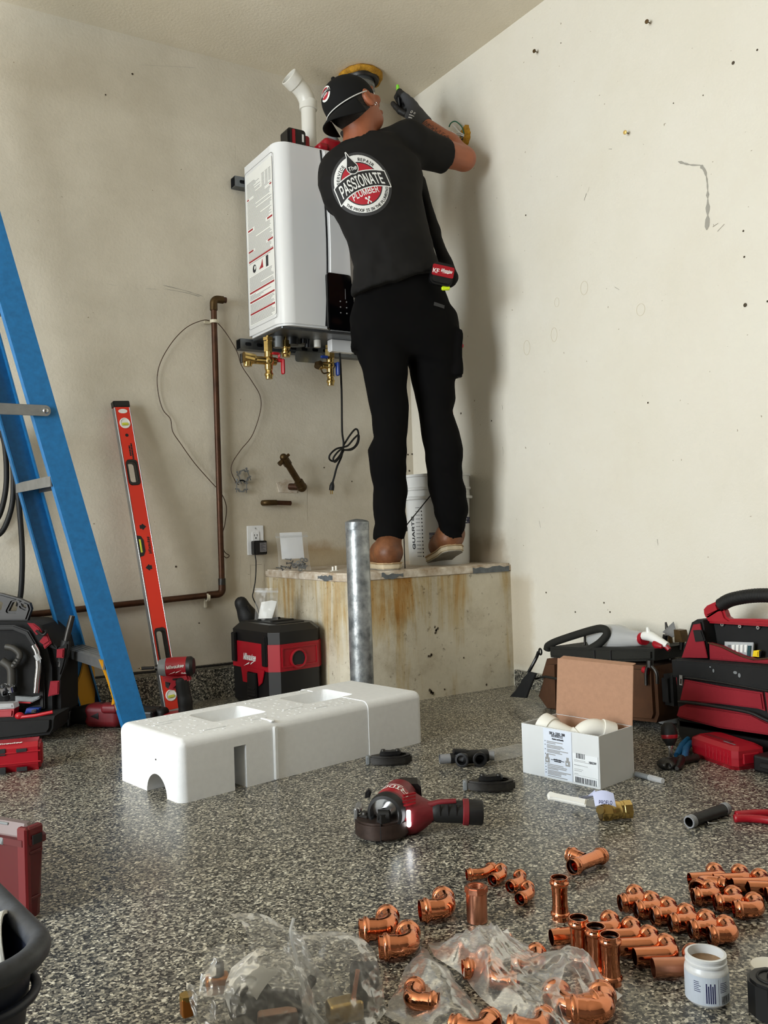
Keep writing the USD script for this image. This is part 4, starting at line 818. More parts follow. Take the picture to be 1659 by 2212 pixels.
# things he carries
mk = thing('marker_pen', 'black marker with bright green cap held up in his glove', 'marker'); a, b = J(865, 246, 3.60), J(859, 186, 3.585); ax = (b-a)/np.linalg.norm(b-a)
part(mk, 'barrel', cy(a, b-ax*.014, .0058, n=14), m_blk); part(mk, 'green_cap', [cy(b-ax*.016, b, .0068, .0064, n=14), trimesh.creation.icosphere(2, .0064).apply_translation(b)], M('lime_green', (130, 214, 50), .4))
tp = thing('tape_measure', 'red and black tape measure clipped to the back of his waistband', 'tape measure', frame(J(954, 593, 3.165), x=RIGHT*.98-UP*.16+FWD*.2, y=UP+.16*RIGHT))
part(tp, 'case', bprism(rrect(-.041, -.040, .040, .038, .018), .036, .007, mat4((0, 0, -.018))), m_blk); part(tp, 'red_face', bprism(rrect(-.040, -.012, .039, .027, .006), .0035, .001, mat4((0, 0, .0165))), m_redp)
part(tp, 'initials', text('KF', .015, mat4((-.026, .004, .020))), m_ltxt, False)
part(tp, 'brand_lettering', text('Milwaukee', .011, mat4((.012, .010, .020))@shear(.25), w=.040), m_ltxt, False); part(tp, 'brand_bolt', prism([(-.006, -.002), (.012, .003), (.012, .001), (.03, .004), (.014, -.002), (.014, 0)], .0006, mat4((0, .002, .020))), m_ltxt, False)
part(tp, 'tape_hook', bx(.03, .014, .012, (.022, -.045, .002), .003, .25), M('neon_yellow', (206, 232, 20), .5)); part(tp, 'belt_clip', bx(.02, .05, .004, (0, 0, -.021)), m_silver)
pk = thing('pocket_tool', 'black tool handle with red button poking out of his thigh pocket', 'hand tool'); c = J(993, 772, 3.33); part(pk, 'grip', X(bprism(rrect(-.009, -.075, .009, .06, .006), .018, .004, mat4((0, 0, -.009))), frame(c, x=RIGHT, y=UP-.08*RIGHT)), m_blk); part(pk, 'red_button', trimesh.creation.icosphere(2, .0085).apply_translation(J(997, 747, 3.32)), m_redp)

# ---------------------------------------------------------------- big things on the floor, left and middle
def along(K, d, px):
    """how far along d from K the photograph's column px is reached"""
    k = (px-IMG_W/2)/FPX; n = RIGHT-k*FWD; return -(n@(V(K)-EYE))/(n@V(d))
def on_pl(px, py, P, n):
    s = sight(px, py); return EYE+s*((V(P)-EYE)@V(n))/(s@V(n))
def upx(P, d, py):
    """how far along d from P the photograph's row py is reached"""
    k = (IMG_H/2-py)/FPX; n = UP-k*FWD; return -(n@(V(P)-EYE))/(n@V(d))
def pix2(fr, pts):
    """photograph points laid into the xy plane of a frame"""
    inv = np.linalg.inv(fr); o = []
    for a, b in pts:
        q = on_pl(a, b, fr[:3, 3], fr[:3, 2]); o.append((inv@np.r_[q, 1])[:2])
    return V(o)
m_eps = M('polystyrene', (232, 233, 234), .75, var=.06, vs=60, bump=.25, bs=420, spec=.3); m_blue = M('blue_fibreglass', (26, 112, 172), .5, var=.28, vs=60, bump=.15, bs=200); m_alu = M('dull_aluminium', (168, 170, 172), .4, .85, var=.25, vs=25); m_yell = M('ladder_yellow', (214, 152, 20), .5)
m_level = M('level_red', (220, 44, 18), .45); m_vial = M('vial_yellow', (206, 210, 70), .2); m_fab = M('black_fabric', (12, 12, 13), .85, bump=.4, bs=300, var=.3, vs=20, col2=(19, 19, 20)); m_redfab = M('red_fabric', (136, 10, 30), .8, bump=.4, bs=300); m_gals = M('galvanised_post', (190, 194, 196), .40, .7, var=.5, vs=24, col2=(92, 98, 102), bump=.3, bs=70, bd=.003)

# polystyrene packing block
fC, fL, fR = on_floor(390, 1738), on_floor(228, 1690), on_floor(915, 1602)
ux = (fR-fC)/np.linalg.norm(fR-fC); uy = V([-ux[1], ux[0], 0]); FLn = np.linalg.norm(fR-fC); FWd = (fL-fC)@uy; FHt = .147
FF = frame(fC, x=ux, z=(0, 0, 1))
foam = thing('packing_block', 'long white polystyrene packing block lying on the floor in the middle', 'packing foam', FF)
xb = (FLn*.0, .34*FLn, .72*FLn)
rb = lambda x0, y0, z0, x1, y1, z1, r: rbx(x1-x0, y1-y0, z1-z0, r, ((x0+x1)/2, (y0+y1)/2, (z0+z1)/2), 2)
main = cut(rb(0, 0, -.04, .80*FLn, FWd, FHt, .022), bx(1, 1, 1, (.745*FLn+.5, 0, 0))); wide = cut(rb(.60*FLn, -.0025, -.04, FLn, FWd+.002, FHt+.002, .022), bx(1, 1, 1, (.735*FLn-.5, 0, 0)))
fl_px = lambda px: along(fC, ux, px)
xs0, xs1 = fl_px(508), fl_px(534)
arch = cy((-.05, FWd*.36, .0), (.16, FWd*.36, .0), .050, n=32); arch.apply_scale([1, 1, 1.0])
body_ = t2mf(main)+t2mf(wide)
for b in (bx(2, 2, .2, (0, 0, -.1)), arch, bx(xs1-xs0, .11, .21, ((xs0+xs1)/2, .02, 0)), bx(.02, .11, .21, (xs0+.45*FLn, FWd, 0))): body_ = body_-t2mf(b)
def pocket(x0, x1, y0, y1): return m3.Manifold.hull(t2mf(rbx(x1-x0, y1-y0, .1, .018, ((x0+x1)/2, (y0+y1)/2, FHt+.05), 1))+t2mf(rbx(x1-x0-.04, y1-y0-.03, .06, .018, ((x0+x1)/2, (y0+y1)/2, FHt-.03), 1)))
body_ = body_-pocket(.20*FLn, .42*FLn, .34*FWd, .80*FWd)-pocket(.57*FLn, .80*FLn, .34*FWd, .80*FWd)
part(foam, 'block', mf2t(body_), m_eps, 30)
gx_ = fl_px(597); part(foam, 'band_rib', [bx(.013, .008, FHt-.012, (gx_, -.0015, (FHt-.012)/2), .003), bx(.013, .05, .006, (gx_, .03, FHt-.0005), .002)], m_eps)
for x0, x1, y0 in ((.08, .16, .70), (.05, .11, .62), (.44, .53, .80), (.46, .54, .3), (.84, .93, .82), (.30, .36, .18), (.55, .60, .15), (.70, .80, .88), (.12, .2, .16)):
    part(foam, 'mould_mark', bx((x1-x0)*FLn, .006, .003, ((x0+x1)/2*FLn, y0*FWd, FHt+.001), .001), m_eps)
dots = [X(trimesh.creation.cylinder(.0045, .0012, sections=8), loc=(x+.012*rng.random(), y+.012*rng.random(), FHt)) for x in np.arange(.03, FLn*.73, .027) for y in np.arange(.03, FWd-.02, .027) if rng.random() < .8 and not any(a*FLn-.015 < x < b*FLn+.015 and .30*FWd < y < .84*FWd for a, b in ((.20, .42), (.57, .80)))]
part(foam, 'ejector_dots', join(dots), m_eps, False, kind='stuff')
part(foam, 'dark_speck', [prism(Point(0, 0).buffer(.0022, quad_segs=3), .0005, frame((-.0004, FWd*.36, .085), x=(0, -1, 0), z=(-1, 0, 0)))], m_gap, False)

# galvanised post in front of the platform
bp = on_back(771, 1125, .79); bol = thing('bollard', 'galvanised steel pipe post standing in front of the platform', 'post', mat4((bp[0], bp[1], 0)))
part(bol, 'pipe', lathe([(0, 0), (.0385, 0), (.0385, bp[2]-.035), (.0385, bp[2]-.012), (0, bp[2]-.012)], 40), m_gals, 40)
part(bol, 'cap', lathe([(.0388, bp[2]-.030), (.0394, bp[2]-.028), (.0394, bp[2]-.004), (.034, bp[2]), (.02, bp[2]+.004), (0, bp[2]+.007)], 40), m_gals, 40)

# blue step ladder
N = on_floor(305, 1606); Fp = on_floor(199, 1554); e = (N-Fp)/np.linalg.norm(N-Fp)
def top(px, base, tap):
    d = sight(px, 0); return EYE+d*(((base-EYE)@e+tap)/(d@e))
NT = top(-160, N, -.10); FT = top(-229, Fp, .10)
lad = thing('step_ladder', 'blue fibreglass stepladder at the left edge of the picture', 'ladder')
for base, tp_, s, nm in ((N, NT, 1, 'near'), (Fp, FT, -1, 'far')):
    d = (tp_-base)/np.linalg.norm(tp_-base); L = np.linalg.norm(tp_-base); fr = frame(base, x=np.cross(d, e*s), z=d)   # local x across the rail, y = e*s outward
    fr[:3, 1] = np.cross(fr[:3, 2], fr[:3, 0])
    o = -1 if fr[:3, 1]@(e*s) < 0 else 1
    prof = Polygon([(-.036, 0), (.036, 0), (.036, -.03*o), (.031, -.03*o), (.031, -.005*o), (-.031, -.005*o), (-.031, -.03*o), (-.036, -.03*o)])
    r = part(lad, 'side_rail', bprism(prof, L, .0006, fr), m_blue, 30)
    q = base+d*.06+e*s*.001; part(r, 'rivet', X(lathe([(0, .004), (.006, .003), (.009, 0), (0, 0)], 14), frame(q, z=e*s)), m_silver)
def rail(base, tp_, z): return base+(tp_-base)*(z-base[2])/(tp_[2]-base[2])
dN = (NT-N)/np.linalg.norm(NT-N); face = np.cross(e, dN); face = face if face@RIGHT < 0 else -face; fh_ = V([face[0], face[1], 0]); fh_ /= np.linalg.norm(fh_)
z1 = N[2]+upx(N, dN, 1030)*dN[2]; z0 = N[2]+upx(N, dN, 1424)*dN[2]
for z in (z0, z1, 2*z1-z0):
    a, b = rail(Fp, FT, z), rail(N, NT, z); stp = frame((a+b)/2, x=b-a, z=(0, 0, 1)); w = np.linalg.norm(b-a)
    part(lad, 'step', [X(bx(w-.012, .075, .004, (0, 0, 0)), stp), X(bx(w-.012, .004, .028, (0, .036, -.014)), stp), X(bx(w-.012, .004, .028, (0, -.036, -.014)), stp)]+[X(bx(w-.02, .004, .003, (0, y, .003)), stp) for y in (-.03, -.015, 0, .015, .03)], m_alu, False)
zs_ = N[2]+upx(N, dN, 888)*dN[2]
for base, tp_, s in ((N, NT, 1), (Fp, FT, -1)):
    hv_ = abs((NT-N)@fh_); gap_ = 2*hv_*(1-zs_/NT[2])+.06; a = rail(base, tp_, zs_)+e*.007*s; b = a+fh_*gap_; sprf = frame((a+b)/2, x=b-a, z=e*s)
    sb_ = part(lad, 'spreader_bar', X(bprism(rrect(-gap_/2-.014, -.016, gap_/2+.014, .016, .015), .004, .001), sprf), m_alu)
    part(sb_, 'pivot_rivet', X(lathe([(0, .005), (.006, .004), (.009, 0), (0, 0)], 14), frame(a-fh_*.0+e*s*.004, z=e*s)), m_silver)
gfr = frame(rail(Fp, FT, .1)+e*.004, x=RIGHT, z=-e if (-e)@FWD > 0 else e); gfr = frame(gfr[:3, 3], x=RIGHT-e*(RIGHT@e), z=e)
part(lad, 'knee_brace', X(bprism(pix2(gfr, [(180, 1412), (200, 1424), (204, 1470), (203, 1533), (173, 1542), (159, 1488), (172, 1452)]), .012, .003), gfr), m_yell)
gfr2 = frame(rail(N, NT, .1)-e*.03, x=RIGHT-e*(RIGHT@e), z=e)
part(lad, 'knee_brace', X(bprism(pix2(gfr2, [(212, 1424), (236, 1427), (256, 1470), (266, 1520), (286, 1590), (268, 1590), (246, 1520), (240, 1522), (242, 1508), (230, 1470)]), .012, .003), gfr2), m_yell)
for base, dd_ in ((N, dN),): part(lad, 'rubber_foot', bx(.075, .034, .02, (base[0]-.0, base[1], .010), .003, math.atan2(fh_[1], fh_[0])), m_blkr)
part(lad, 'rubber_foot', bx(.075, .034, .02, (Fp[0], Fp[1], .010), .003, math.atan2(fh_[1], fh_[0])), m_blkr)
for base, tp_ in ((N, NT), (Fp, FT)):
    ap = tp_+fh_*.045; f0 = V([base[0], base[1], 0])+fh_*(2*hv_+.06); dr = ap-f0; part(lad, 'rear_rail', X(bprism(sbox(-.012, -.025, .012, .025), np.linalg.norm(dr), .002), frame(f0, x=e, z=dr)), m_blue, 30)
part(lad, 'top_cap', X(rbx(np.linalg.norm(NT-FT)+.08, .20, .05, .012), frame((NT+FT)/2+fh_*.03+V([0, 0, .005]), x=e, z=(0, 0, 1))), m_yell, 40)

# red spirit level leaning on the wall
b0 = on_floor(373, 1541); t0 = on_back(259, 868, .034); d = (t0-b0)/np.linalg.norm(t0-b0); L = np.linalg.norm(t0-b0)
side = np.cross(d, sight(300, 1200)); side /= np.linalg.norm(side); side = side if side@RIGHT > 0 else -side
side = side*.93+np.cross(d, side)*(.37 if np.cross(d, side)@FWD < 0 else -.37)*-1; side /= np.linalg.norm(side); nz = np.cross(side, d); nz = nz if nz@FWD < 0 else -nz
fr = frame(b0, x=side, y=d)
if fr[:3, 2]@FWD > 0: fr = frame(b0, x=-side, y=d)
sg = 1 if fr[:3, 0]@RIGHT > 0 else -1
lev = thing('spirit_level', 'long red spirit level leaning against the back wall', 'spirit level', fr)
Wl, Tl = .058, .024; wn = [(.148*L, .26*L), (.725*L, .80*L)]
fc_ = sbox(-Wl/2, .012, Wl/2, L-.022)
for a, b in wn: fc_ = fc_.difference(rrect(-.019, a, .019, b, .012))
part(lev, 'beam', bprism(fc_, Tl, .002, mat4((0, 0, -Tl/2))), m_level, 30)
for s in (-1, 1): part(lev, 'edge_rail', bx(.004, L-.05, Tl+.002, (s*(Wl/2-.001), L/2, 0), .001), m_alu)
for a, b in wn:
    part(lev, 'hand_grip', bprism(rrect(-.0225, a-.006, .0225, b+.006, .014).difference(rrect(-.0145, a+.006, .0145, b-.006, .009)), Tl+.004, .002, mat4((0, 0, -Tl/2-.002))), m_blk)
part(lev, 'end_cap', bprism(rrect(-Wl/2-.002, L-.024, Wl/2+.002, L, .004), Tl+.004, .003, mat4((0, 0, -Tl/2-.002))), m_blk); part(lev, 'end_cap', bprism(rrect(-Wl/2-.001, 0, Wl/2+.001, .014, .003), Tl+.002, .002, mat4((0, 0, -Tl/2-.001))), m_alu)
for yv in (.925*L, .055*L):
    vl = part(lev, 'plumb_vial', X(lathe([(0, .0), (.020, 0), (.020, .003), (.017, .004), (.016, .002), (0, .002)], 28), mat4((0, yv, Tl/2-.0005))), m_paper); part(vl, 'vial', bprism(rrect(-.012, -.006, .012, .004, .004), .006, .002, mat4((0, yv-.003, Tl/2))), m_vial)
yv = .525*L; vl = part(lev, 'centre_vial_frame', bprism(Polygon([(-sg*.029, yv-.04), (-sg*.012, yv-.036), (-sg*.004, yv-.02), (-sg*.004, yv+.02), (-sg*.012, yv+.036), (-sg*.029, yv+.04)]), Tl+.003, .001, mat4((0, 0, -Tl/2-.0015))), m_blk); part(vl, 'vial', cy((-sg*.018, yv-.024, .006), (-sg*.018, yv+.024, .006), .0085, n=14), m_vial)
part(lev, 'brand_lettering', X(text('Milwaukee', .011, shear(.2), w=.062), mat4((sg*.013, .525*L, Tl/2+.0002), rz=pi/2 if sg > 0 else -pi/2)), m_gap, False)
for k, (xo, ln) in enumerate(((.010, .060), (.002, .044))): part(lev, 'print_line', join([X(bx(.006, .0035*(1+m % 2), .0006), loc=(sg*xo, .83*L+ln/2-.006*m, Tl/2+.0002)) for m in range(int(ln/.006))]), m_gap, False, kind='stuff')
part(lev, 'white_oval', prism(affinity.scale(Point(0, .962*L).buffer(1, quad_segs=8), .017, .0085), .0008, mat4((0, 0, Tl/2))) if False else prism(affinity.translate(affinity.scale(Point(0, 0).buffer(1, quad_segs=8), .017, .0085), 0, .965*L), .0008, mat4((0, 0, Tl/2))), m_paper, False)
for yv, dr_ in ((.585*L, -1), (.455*L, 1)): part(lev, 'arrow_mark', prism(affinity.translate(affinity.rotate(Polygon([(0, .014), (.012, 0), (.007, -.002), (.007, -.010), (-.007, -.010), (-.007, -.002), (-.012, 0)]), 90*dr_*sg, origin=(0, 0)), 0, yv), .0006, mat4((.0, 0, Tl/2))), m_gap, False)
part(lev, 'hang_hole', prism(Point(0, .885*L).buffer(.006), .0008, mat4((0, 0, Tl/2))), m_gap, False)

# red and black tool-case vacuum
K = on_floor(593, 1546); va = V([-.11, .994, 0]); vb = V([.994, .11, 0]); A, B = along(K, va, 497), along(K, vb, 706); A, B = min(A, .30), min(B, .40)
hz = upx(K, V([0, 0, 1.]), 1354); VF = frame(K, x=vb, z=(0, 0, 1))
vac = thing('shop_vacuum', 'red and black box-shaped shop vacuum by the platform', 'vacuum', VF)
oct_ = lambda g, c: Polygon([(c-g, -g), (B-c+g, -g), (B+g, c-g), (B+g, A-c+g), (B-c+g, A+g), (c-g, A+g), (-g, A-c+g), (-g, c-g)])
zr0, zr1 = hz*.478, hz*.787
low = m3.Manifold.hull(t2mf(prism(oct_(-.02, .03), .01))+t2mf(prism(oct_(0, .03), .005, mat4((0, 0, .03))))+t2mf(prism(oct_(0, .03), .005, mat4((0, 0, zr0-.005)))))
part(vac, 'tank', mf2t(low), m_blk, 20); part(vac, 'red_band', prism(oct_(.002, .03), zr1-zr0, mat4((0, 0, zr0))), m_redp, 20)
lid = m3.Manifold.hull(t2mf(prism(oct_(.0, .03), .01, mat4((0, 0, zr1))))+t2mf(prism(oct_(.0, .03), .005, mat4((0, 0, hz-.028))))+t2mf(prism(oct_(-.02, .03), .005, mat4((0, 0, hz-.005)))))
part(vac, 'lid', mf2t(lid), m_blk, 20)
for y0, x0, wd_, dp in ((.05, .05, B-.10, A-.10),): part(vac, 'lid_recess', [bx(wd_, dp, .004, (B/2, A/2, hz+.001), .002), bx(wd_*.8, .012, .010, (B/2, A*.35, hz+.004), .002), bx(wd_*.8, .012, .010, (B/2, A*.65, hz+.004), .002)], m_blkr)
SF = frame((-.002, 0, 0), x=(0, -1, 0), y=(0, 0, 1))      # left face (towards -x): x runs from the far edge to the near corner when negative
fx = lambda u, z: (-(A*(1-u)), z)
for u in (.16, .86):
    part(vac, 'latch', X(bprism(rrect(fx(u, 0)[0]-.014, zr1-.075, fx(u, 0)[0]+.014, hz-.035, .004), .010, .003), SF), m_blk)
part(vac, 'brand_lettering', text('Milwaukee', .022, SF@mat4((fx(.5, 0)[0], zr1-.052, .0008))@shear(.2), w=.085), m_ltxt, False)
bolt = Polygon([(-.045, -.012), (-.002, .006), (-.006, -.002), (.042, .016), (.004, -.004), (.008, .003)]); part(vac, 'brand_bolt', prism(bolt, .0008, SF@mat4((fx(.5, 0)[0], zr1-.075, .0008))), m_ltxt, False)
part(vac, 'red_apron', X(bprism(Polygon([(fx(.30, 0)[0], zr0+.005), (fx(.34, 0)[0], zr0-.05), (fx(.46, 0)[0], zr0-.05), (fx(.46, 0)[0], zr0-.01), (fx(.68, 0)[0], zr0-.01), (fx(.70, 0)[0], zr0-.055), (fx(.78, 0)[0], zr0-.04), (fx(.84, 0)[0], zr0+.005)]), .004, .001), SF), m_redp, 20)
part(vac, 'drain_latch', [X(bprism(rrect(fx(.46, 0)[0], zr0-.095, fx(.66, 0)[0], zr0-.012, .003), .008, .002), SF)]+[X(bx(A*.16, .005, .004, (fx(.56, 0)[0], zr0-.065-.012*k, .010), .001), SF) for k in range(4)], m_blkr)
RF = frame((0, -.002, 0), x=(1, 0, 0), y=(0, 0, 1)); pc = (B*.47, (zr0+zr1)/2-.008)
part(vac, 'face_panel', prism(rrect(B*.16, zr0+.012, B*.84, zr1-.010, .004).difference(rrect(B*.18, zr0+.018, B*.82, zr1-.016, .004)), .003, RF), m_redp, 20)
pr_ = part(vac, 'hose_port', X(lathe([(.034, 0), (.034, .004), (.030, .006), (.027, .005), (.0265, -.0)], 32), RF@mat4((pc[0], pc[1], 0))), m_redp); part(pr_, 'port_bore', prism(Point(0, 0).buffer(.0268, quad_segs=10), .0016, RF@mat4((pc[0], pc[1], .0003))), m_gap, False)
part(vac, 'corner_facet', [prism(sbox(-.02, zr0, .02, zr1), .0012, frame((.0135, .0135, 0), x=(1, -1, 0), y=(0, 0, 1)))], m_redp, False)
wand = thing('vacuum_nozzle', 'black rubber nozzle propped up behind the red vacuum', 'vacuum nozzle'); q0, q1 = VF@V([B*.30, A+.06, 0, 1]), 0
a = on_back(521, 1303, .11); b = on_back(551, 1362, .11); part(wand, 'nozzle', implicit(lambda p: smin(.02, seg(p, a, a+(b-a)*.5, .026, .034), seg(p, a+(b-a)*.5, b+(b-a)*1.6, .034, .028)), np.minimum(a, b)-.26, np.maximum(a, b)+.15, .008), m_blkr, True); part(wand, 'grip_ridge', tube([a+(b-a)*.2+V([.0, -.030, .012]), a+(b-a)*.9+V([0, -.036, .012])], .005, 8), m_blk)

def zip_bag(name, label, fr, w, h, fill, mat, items=None, bulge=.012, cat='plastic bag', seed=1):
    """a small clear bag standing or lying in fr: x across, y up, z its bulge"""
    t = thing(name, label, cat, fr)
    def face_(s):
        def fn(u, v):
            x = (u-.5)*w*(1-.06*np.sin(v*pi)); y = v*h; z = s*bulge*np.sin(np.clip(u, 0, 1)*pi)**.6*np.clip(1.15-v, 0, 1)**.7
            P = np.stack([x, y, z], -1); return P+wob(P, 38, .005, seed+s)*np.array([.5, .5, 1])*(np.sin(u*pi)*1.)[..., None]
        return fn
    part(t, 'film', [cloth(22, 26, face_(1), 0), cloth(22, 26, face_(-1), 0)], mat, True)
    part(t, 'zip_seal', [bx(w, .0022, .0022, (0, h*.88, 0)), bx(w, .0015, .002, (0, h*.91, 0))], m_haze, False)
    if items: items(t)
    return t
def slip(t, poly, nm='paper_slip', mt=None): part(t, nm, prism(poly, .0008), mt or m_paper, False)
c = VF@V([B*.42, A*.62, hz+.004, 1]); zip_bag('parts_bag', 'clear zip bag with a folded white leaflet on top of the red vacuum', frame(c[:3], x=RIGHT-.15*FWD, y=V([.0, 0, 1])+.12*RIGHT), .088, .115, .5, m_film2, lambda t: slip(t, Polygon([(-.03, .004), (.022, .006), (.04, .068), (.02, .071), (-.018, .064), (-.026, .03)]), 'leaflet'), seed=3)

# clear hardware bag, bits and the bucket on the platform
c = on_plane(638, 1229, 2, PZ+.001); c = V([-.62, -.45, PZ+.001])
def hw(t):
    slip(t, sbox(-.045, .048, .040, .150), 'instruction_card', M('card_white', (226, 228, 232), .5)); r_ = np.random.default_rng(5)
    for k in range(26):
        px_, py_ = (r_.random()-.5)*.10, .006+.045*r_.random()*(1-abs(r_.random()-.5)); aa = r_.random()*3
        if k % 3 == 0: part(t, 'washer', X(lathe([(.004, 0), (.009, 0), (.009, .0018), (.004, .0018), (.004, 0)], 12), frame((px_, py_, .004*r_.random()), z=(r_.random()-.5, r_.random()-.5, 1))), m_zinc)
        else: part(t, 'screw', [cy((px_, py_, .003), (px_+.022*math.cos(aa), py_+.010*math.sin(aa), .004), .0022, n=7), cy((px_, py_, .003), (px_-.003*math.cos(aa), py_-.002*math.sin(aa), .003), .0048, n=7)], m_dksteel if k % 2 else m_zinc)
c = on_plane(637, 1229, 1, -.33); zip_bag('hardware_bag', 'clear zip bag of screws and washers leaning on the wall above the platform', frame((c[0], -.33, PZ+.002), x=(1, -.25, 0), y=(0, .30, 1)), .124, .150, .4, m_film2, hw, .012, seed=8)
c = on_plane(722, 1224, 2, PZ); c = V([on_back(722, 1224, .45)[0], -.45, PZ]); t = thing('plastic_clip', 'small white plastic clip lying on the platform edge behind the post', 'clip', mat4(c))
part(t, 'base', bx(.028, .014, .003, (0, 0, .0015), .001), m_pvc); part(t, 'prong', cy((-.006, 0, 0), (-.006, 0, .017), .004, n=10), m_pvc); part(t, 'prong', cy((.007, 0, 0), (.007, 0, .019), .0045, n=10), m_pvc)
bkt = V([-.150, -.385, PZ]); bucket = thing('bucket', 'white plastic bucket with a quart scale standing behind his legs', 'bucket', frame(bkt, x=RIGHT-V([0, 0, RIGHT[2]]), z=(0, 0, 1)))
bh = upx(bkt, V([0, 0, 1.]), 1026); m_bkt = M('bucket_plastic', (218, 219, 218), .35, spec=.5)
rr = lambda z: .121+.010*z/bh
part(bucket, 'shell', lathe([(0, .004), (.115, .004), (.119, .0), (rr(.01), .01), (rr(bh*.72), bh*.72), (rr(bh*.72)+.012, bh*.725), (rr(bh*.72)+.013, bh*.75), (rr(bh*.75)+.002, bh*.76), (rr(bh*.8)+.001, bh*.82), (rr(bh*.8)+.006, bh*.83), (rr(bh*.8)+.006, bh*.85), (rr(bh*.85)+.001, bh*.86), (rr(bh*.92), bh*.97), (rr(bh)+.005, bh*.975), (rr(bh)+.005, bh), (rr(bh)-.003, bh), (rr(bh*.9)-.004, bh*.9), (.113, .012), (0, .012)], 56), m_bkt, 40)
def round_text(s, h, z, th, vert=False, mat=m_print_dk, w=None, nm='lettering'):
    g = text(s, h, None, .0006, True, w)
    if vert: g.apply_transform(rotation_matrix(pi/2, [0, 0, 1]))
    v_, f_ = trimesh.remesh.subdivide_to_size(g.vertices, g.faces, .012); r = rr(z+v_[:, 1])+.0008+v_[:, 2]; a_ = th+v_[:, 0]/r
    part(bucket, nm, trimesh.Trimesh(np.stack([r*np.sin(a_), -r*np.cos(a_), z+v_[:, 1]], 1), f_, process=False), mat, False)
m_navy = M('navy_ink', (34, 36, 84), .5); ta = lambda px: math.asin(np.clip((px-953)/577*1.0/.134, -.99, .99))
round_text('QUARTS', .016, bh*.36, ta(889), True, m_print_dk, .13)
for k in range(14):
    z = bh*(.10+.041*k); a0 = ta(898); 
    part(bucket, 'scale_tick', [X(bx(.021, .0008, .0016), loc=None, m=mat4((rr(z)*math.sin(a0+.05), -rr(z)*math.cos(a0+.05)-.0002, z), rz=a0+.05)), X(bx(.004, .0008, .006), m=mat4((rr(z)*math.sin(a0+.2), -rr(z)*math.cos(a0+.2)-.0002, z), rz=a0+.2))], m_print_dk, False)
round_text('FERG', .024, bh*.48, 1.09, False, m_navy); 
def arc_bar(z, hgt, th0, th1, mat, nm):
    aa = np.linspace(th0, th1, 8); v_ = []
    for a in aa: v_ += [[(rr(z)+.0009)*math.sin(a), -(rr(z)+.0009)*math.cos(a), z], [(rr(z+hgt)+.0009)*math.sin(a), -(rr(z+hgt)+.0009)*math.cos(a), z+hgt]]
    f_ = []
    for i in range(7): f_ += [[2*i, 2*i+2, 2*i+1], [2*i+1, 2*i+2, 2*i+3]]
    part(bucket, nm, trimesh.Trimesh(V(v_), f_, process=False), mat, False)
for k in range(11): arc_bar(bh*(.19+.016*k), bh*(.006+.005*(k % 3 == 0)), ta(926), ta(955), m_navy, 'label_bar')
st_ = thing('thin_rod', 'thin dark rod leaning across the bucket between his legs', 'rod'); a, b = on_back(872, 1142, .562), on_back(936, 1063, .545); part(st_, 'rod', cy(a, b+(b-a)*.3, .0022, n=8), m_blk); part(st_, 'handle', bx(.022, .014, .016, a+V([.003, 0, -.002]), .002), m_blk); part(st_, 'tip', cy(V([a[0], a[1], PZ]), a, .0018, n=6), m_blk)

# coiled black hose on the wall, cable along the kerb
hs = thing('hanging_hose', 'black rubber hose hanging in loops on the wall behind the ladder', 'hose')
for k, pts in enumerate(([(2, 930), (10, 960), (14, 1010), (12, 1060), (0, 1110), (-20, 1140)], [(16, 930), (26, 980), (29, 1050), (24, 1100), (6, 1146), (-20, 1165)], [(22, 930), (34, 1020), (42, 1100), (48, 1190), (46, 1270), (40, 1310)], [(-20, 900), (-2, 915), (14, 915), (30, 960)])):
    part(hs, 'hose_loop', tube(spline([on_back(x, y, .03+.02*k) for x, y in pts], 8), .0092, 10), m_blkr)
cb = thing('floor_cable', 'thin black cable lying along the top of the concrete kerb', 'cable')
for k, pts in enumerate(([(110, 1492), (200, 1480), (280, 1473), (345, 1463), (420, 1452), (500, 1443), (560, 1438)], [(122, 1500), (180, 1492), (250, 1484), (330, 1468), (430, 1456), (500, 1450), (560, 1444)])):
    part(cb, 'strand', tube(spline([V([on_back(x, y, .05)[0], -.05-.014*k, .1225+.003*math.sin(i)]) for i, (x, y) in enumerate(pts)], 6), .0034, 7), m_blkr)

# nails and the capped wires on the right wall
for px, py, lb in ((1165, 116, 'dark nail highest toward the corner on the right wall'), (1361, 291, 'brass-headed nail lowest of the three on the right wall'), (1408, 53, 'dark nail nearest the top edge of the right wall')):
    c = on_right(px-4, py-3); dn = V([-1, -.25, -.15]); dn /= np.linalg.norm(dn); n_ = thing('wall_nail', lb, 'nail'); part(n_, 'shank', cy(c+V([.004, 0, 0]), c+dn*.022, .0014, n=7), m_oldbr); part(n_, 'head', X(lathe([(0, .0015), (.006, .001), (.007, -.0005), (0, -.001)], 14), frame(c+dn*.022, z=dn)), m_brass if py == 291 else m_oldbr)
c = on_right(1005, 290); ws = thing('capped_wires', 'loose electrical wires in a foamed hole on the right wall by his elbow', 'wires')
th = np.arange(20)*2*pi/20; part(ws, 'foam_patch', implicit(lambda p: ell(p, c+V([.004, -.0, -.01]), (.014, .036, .05))+.010*(meshkit.noise(p*120, 3)-.5), c-.09, c+.09, .005), m_foam_y, True)
m_green = M('green_wire', (24, 104, 76), .5)
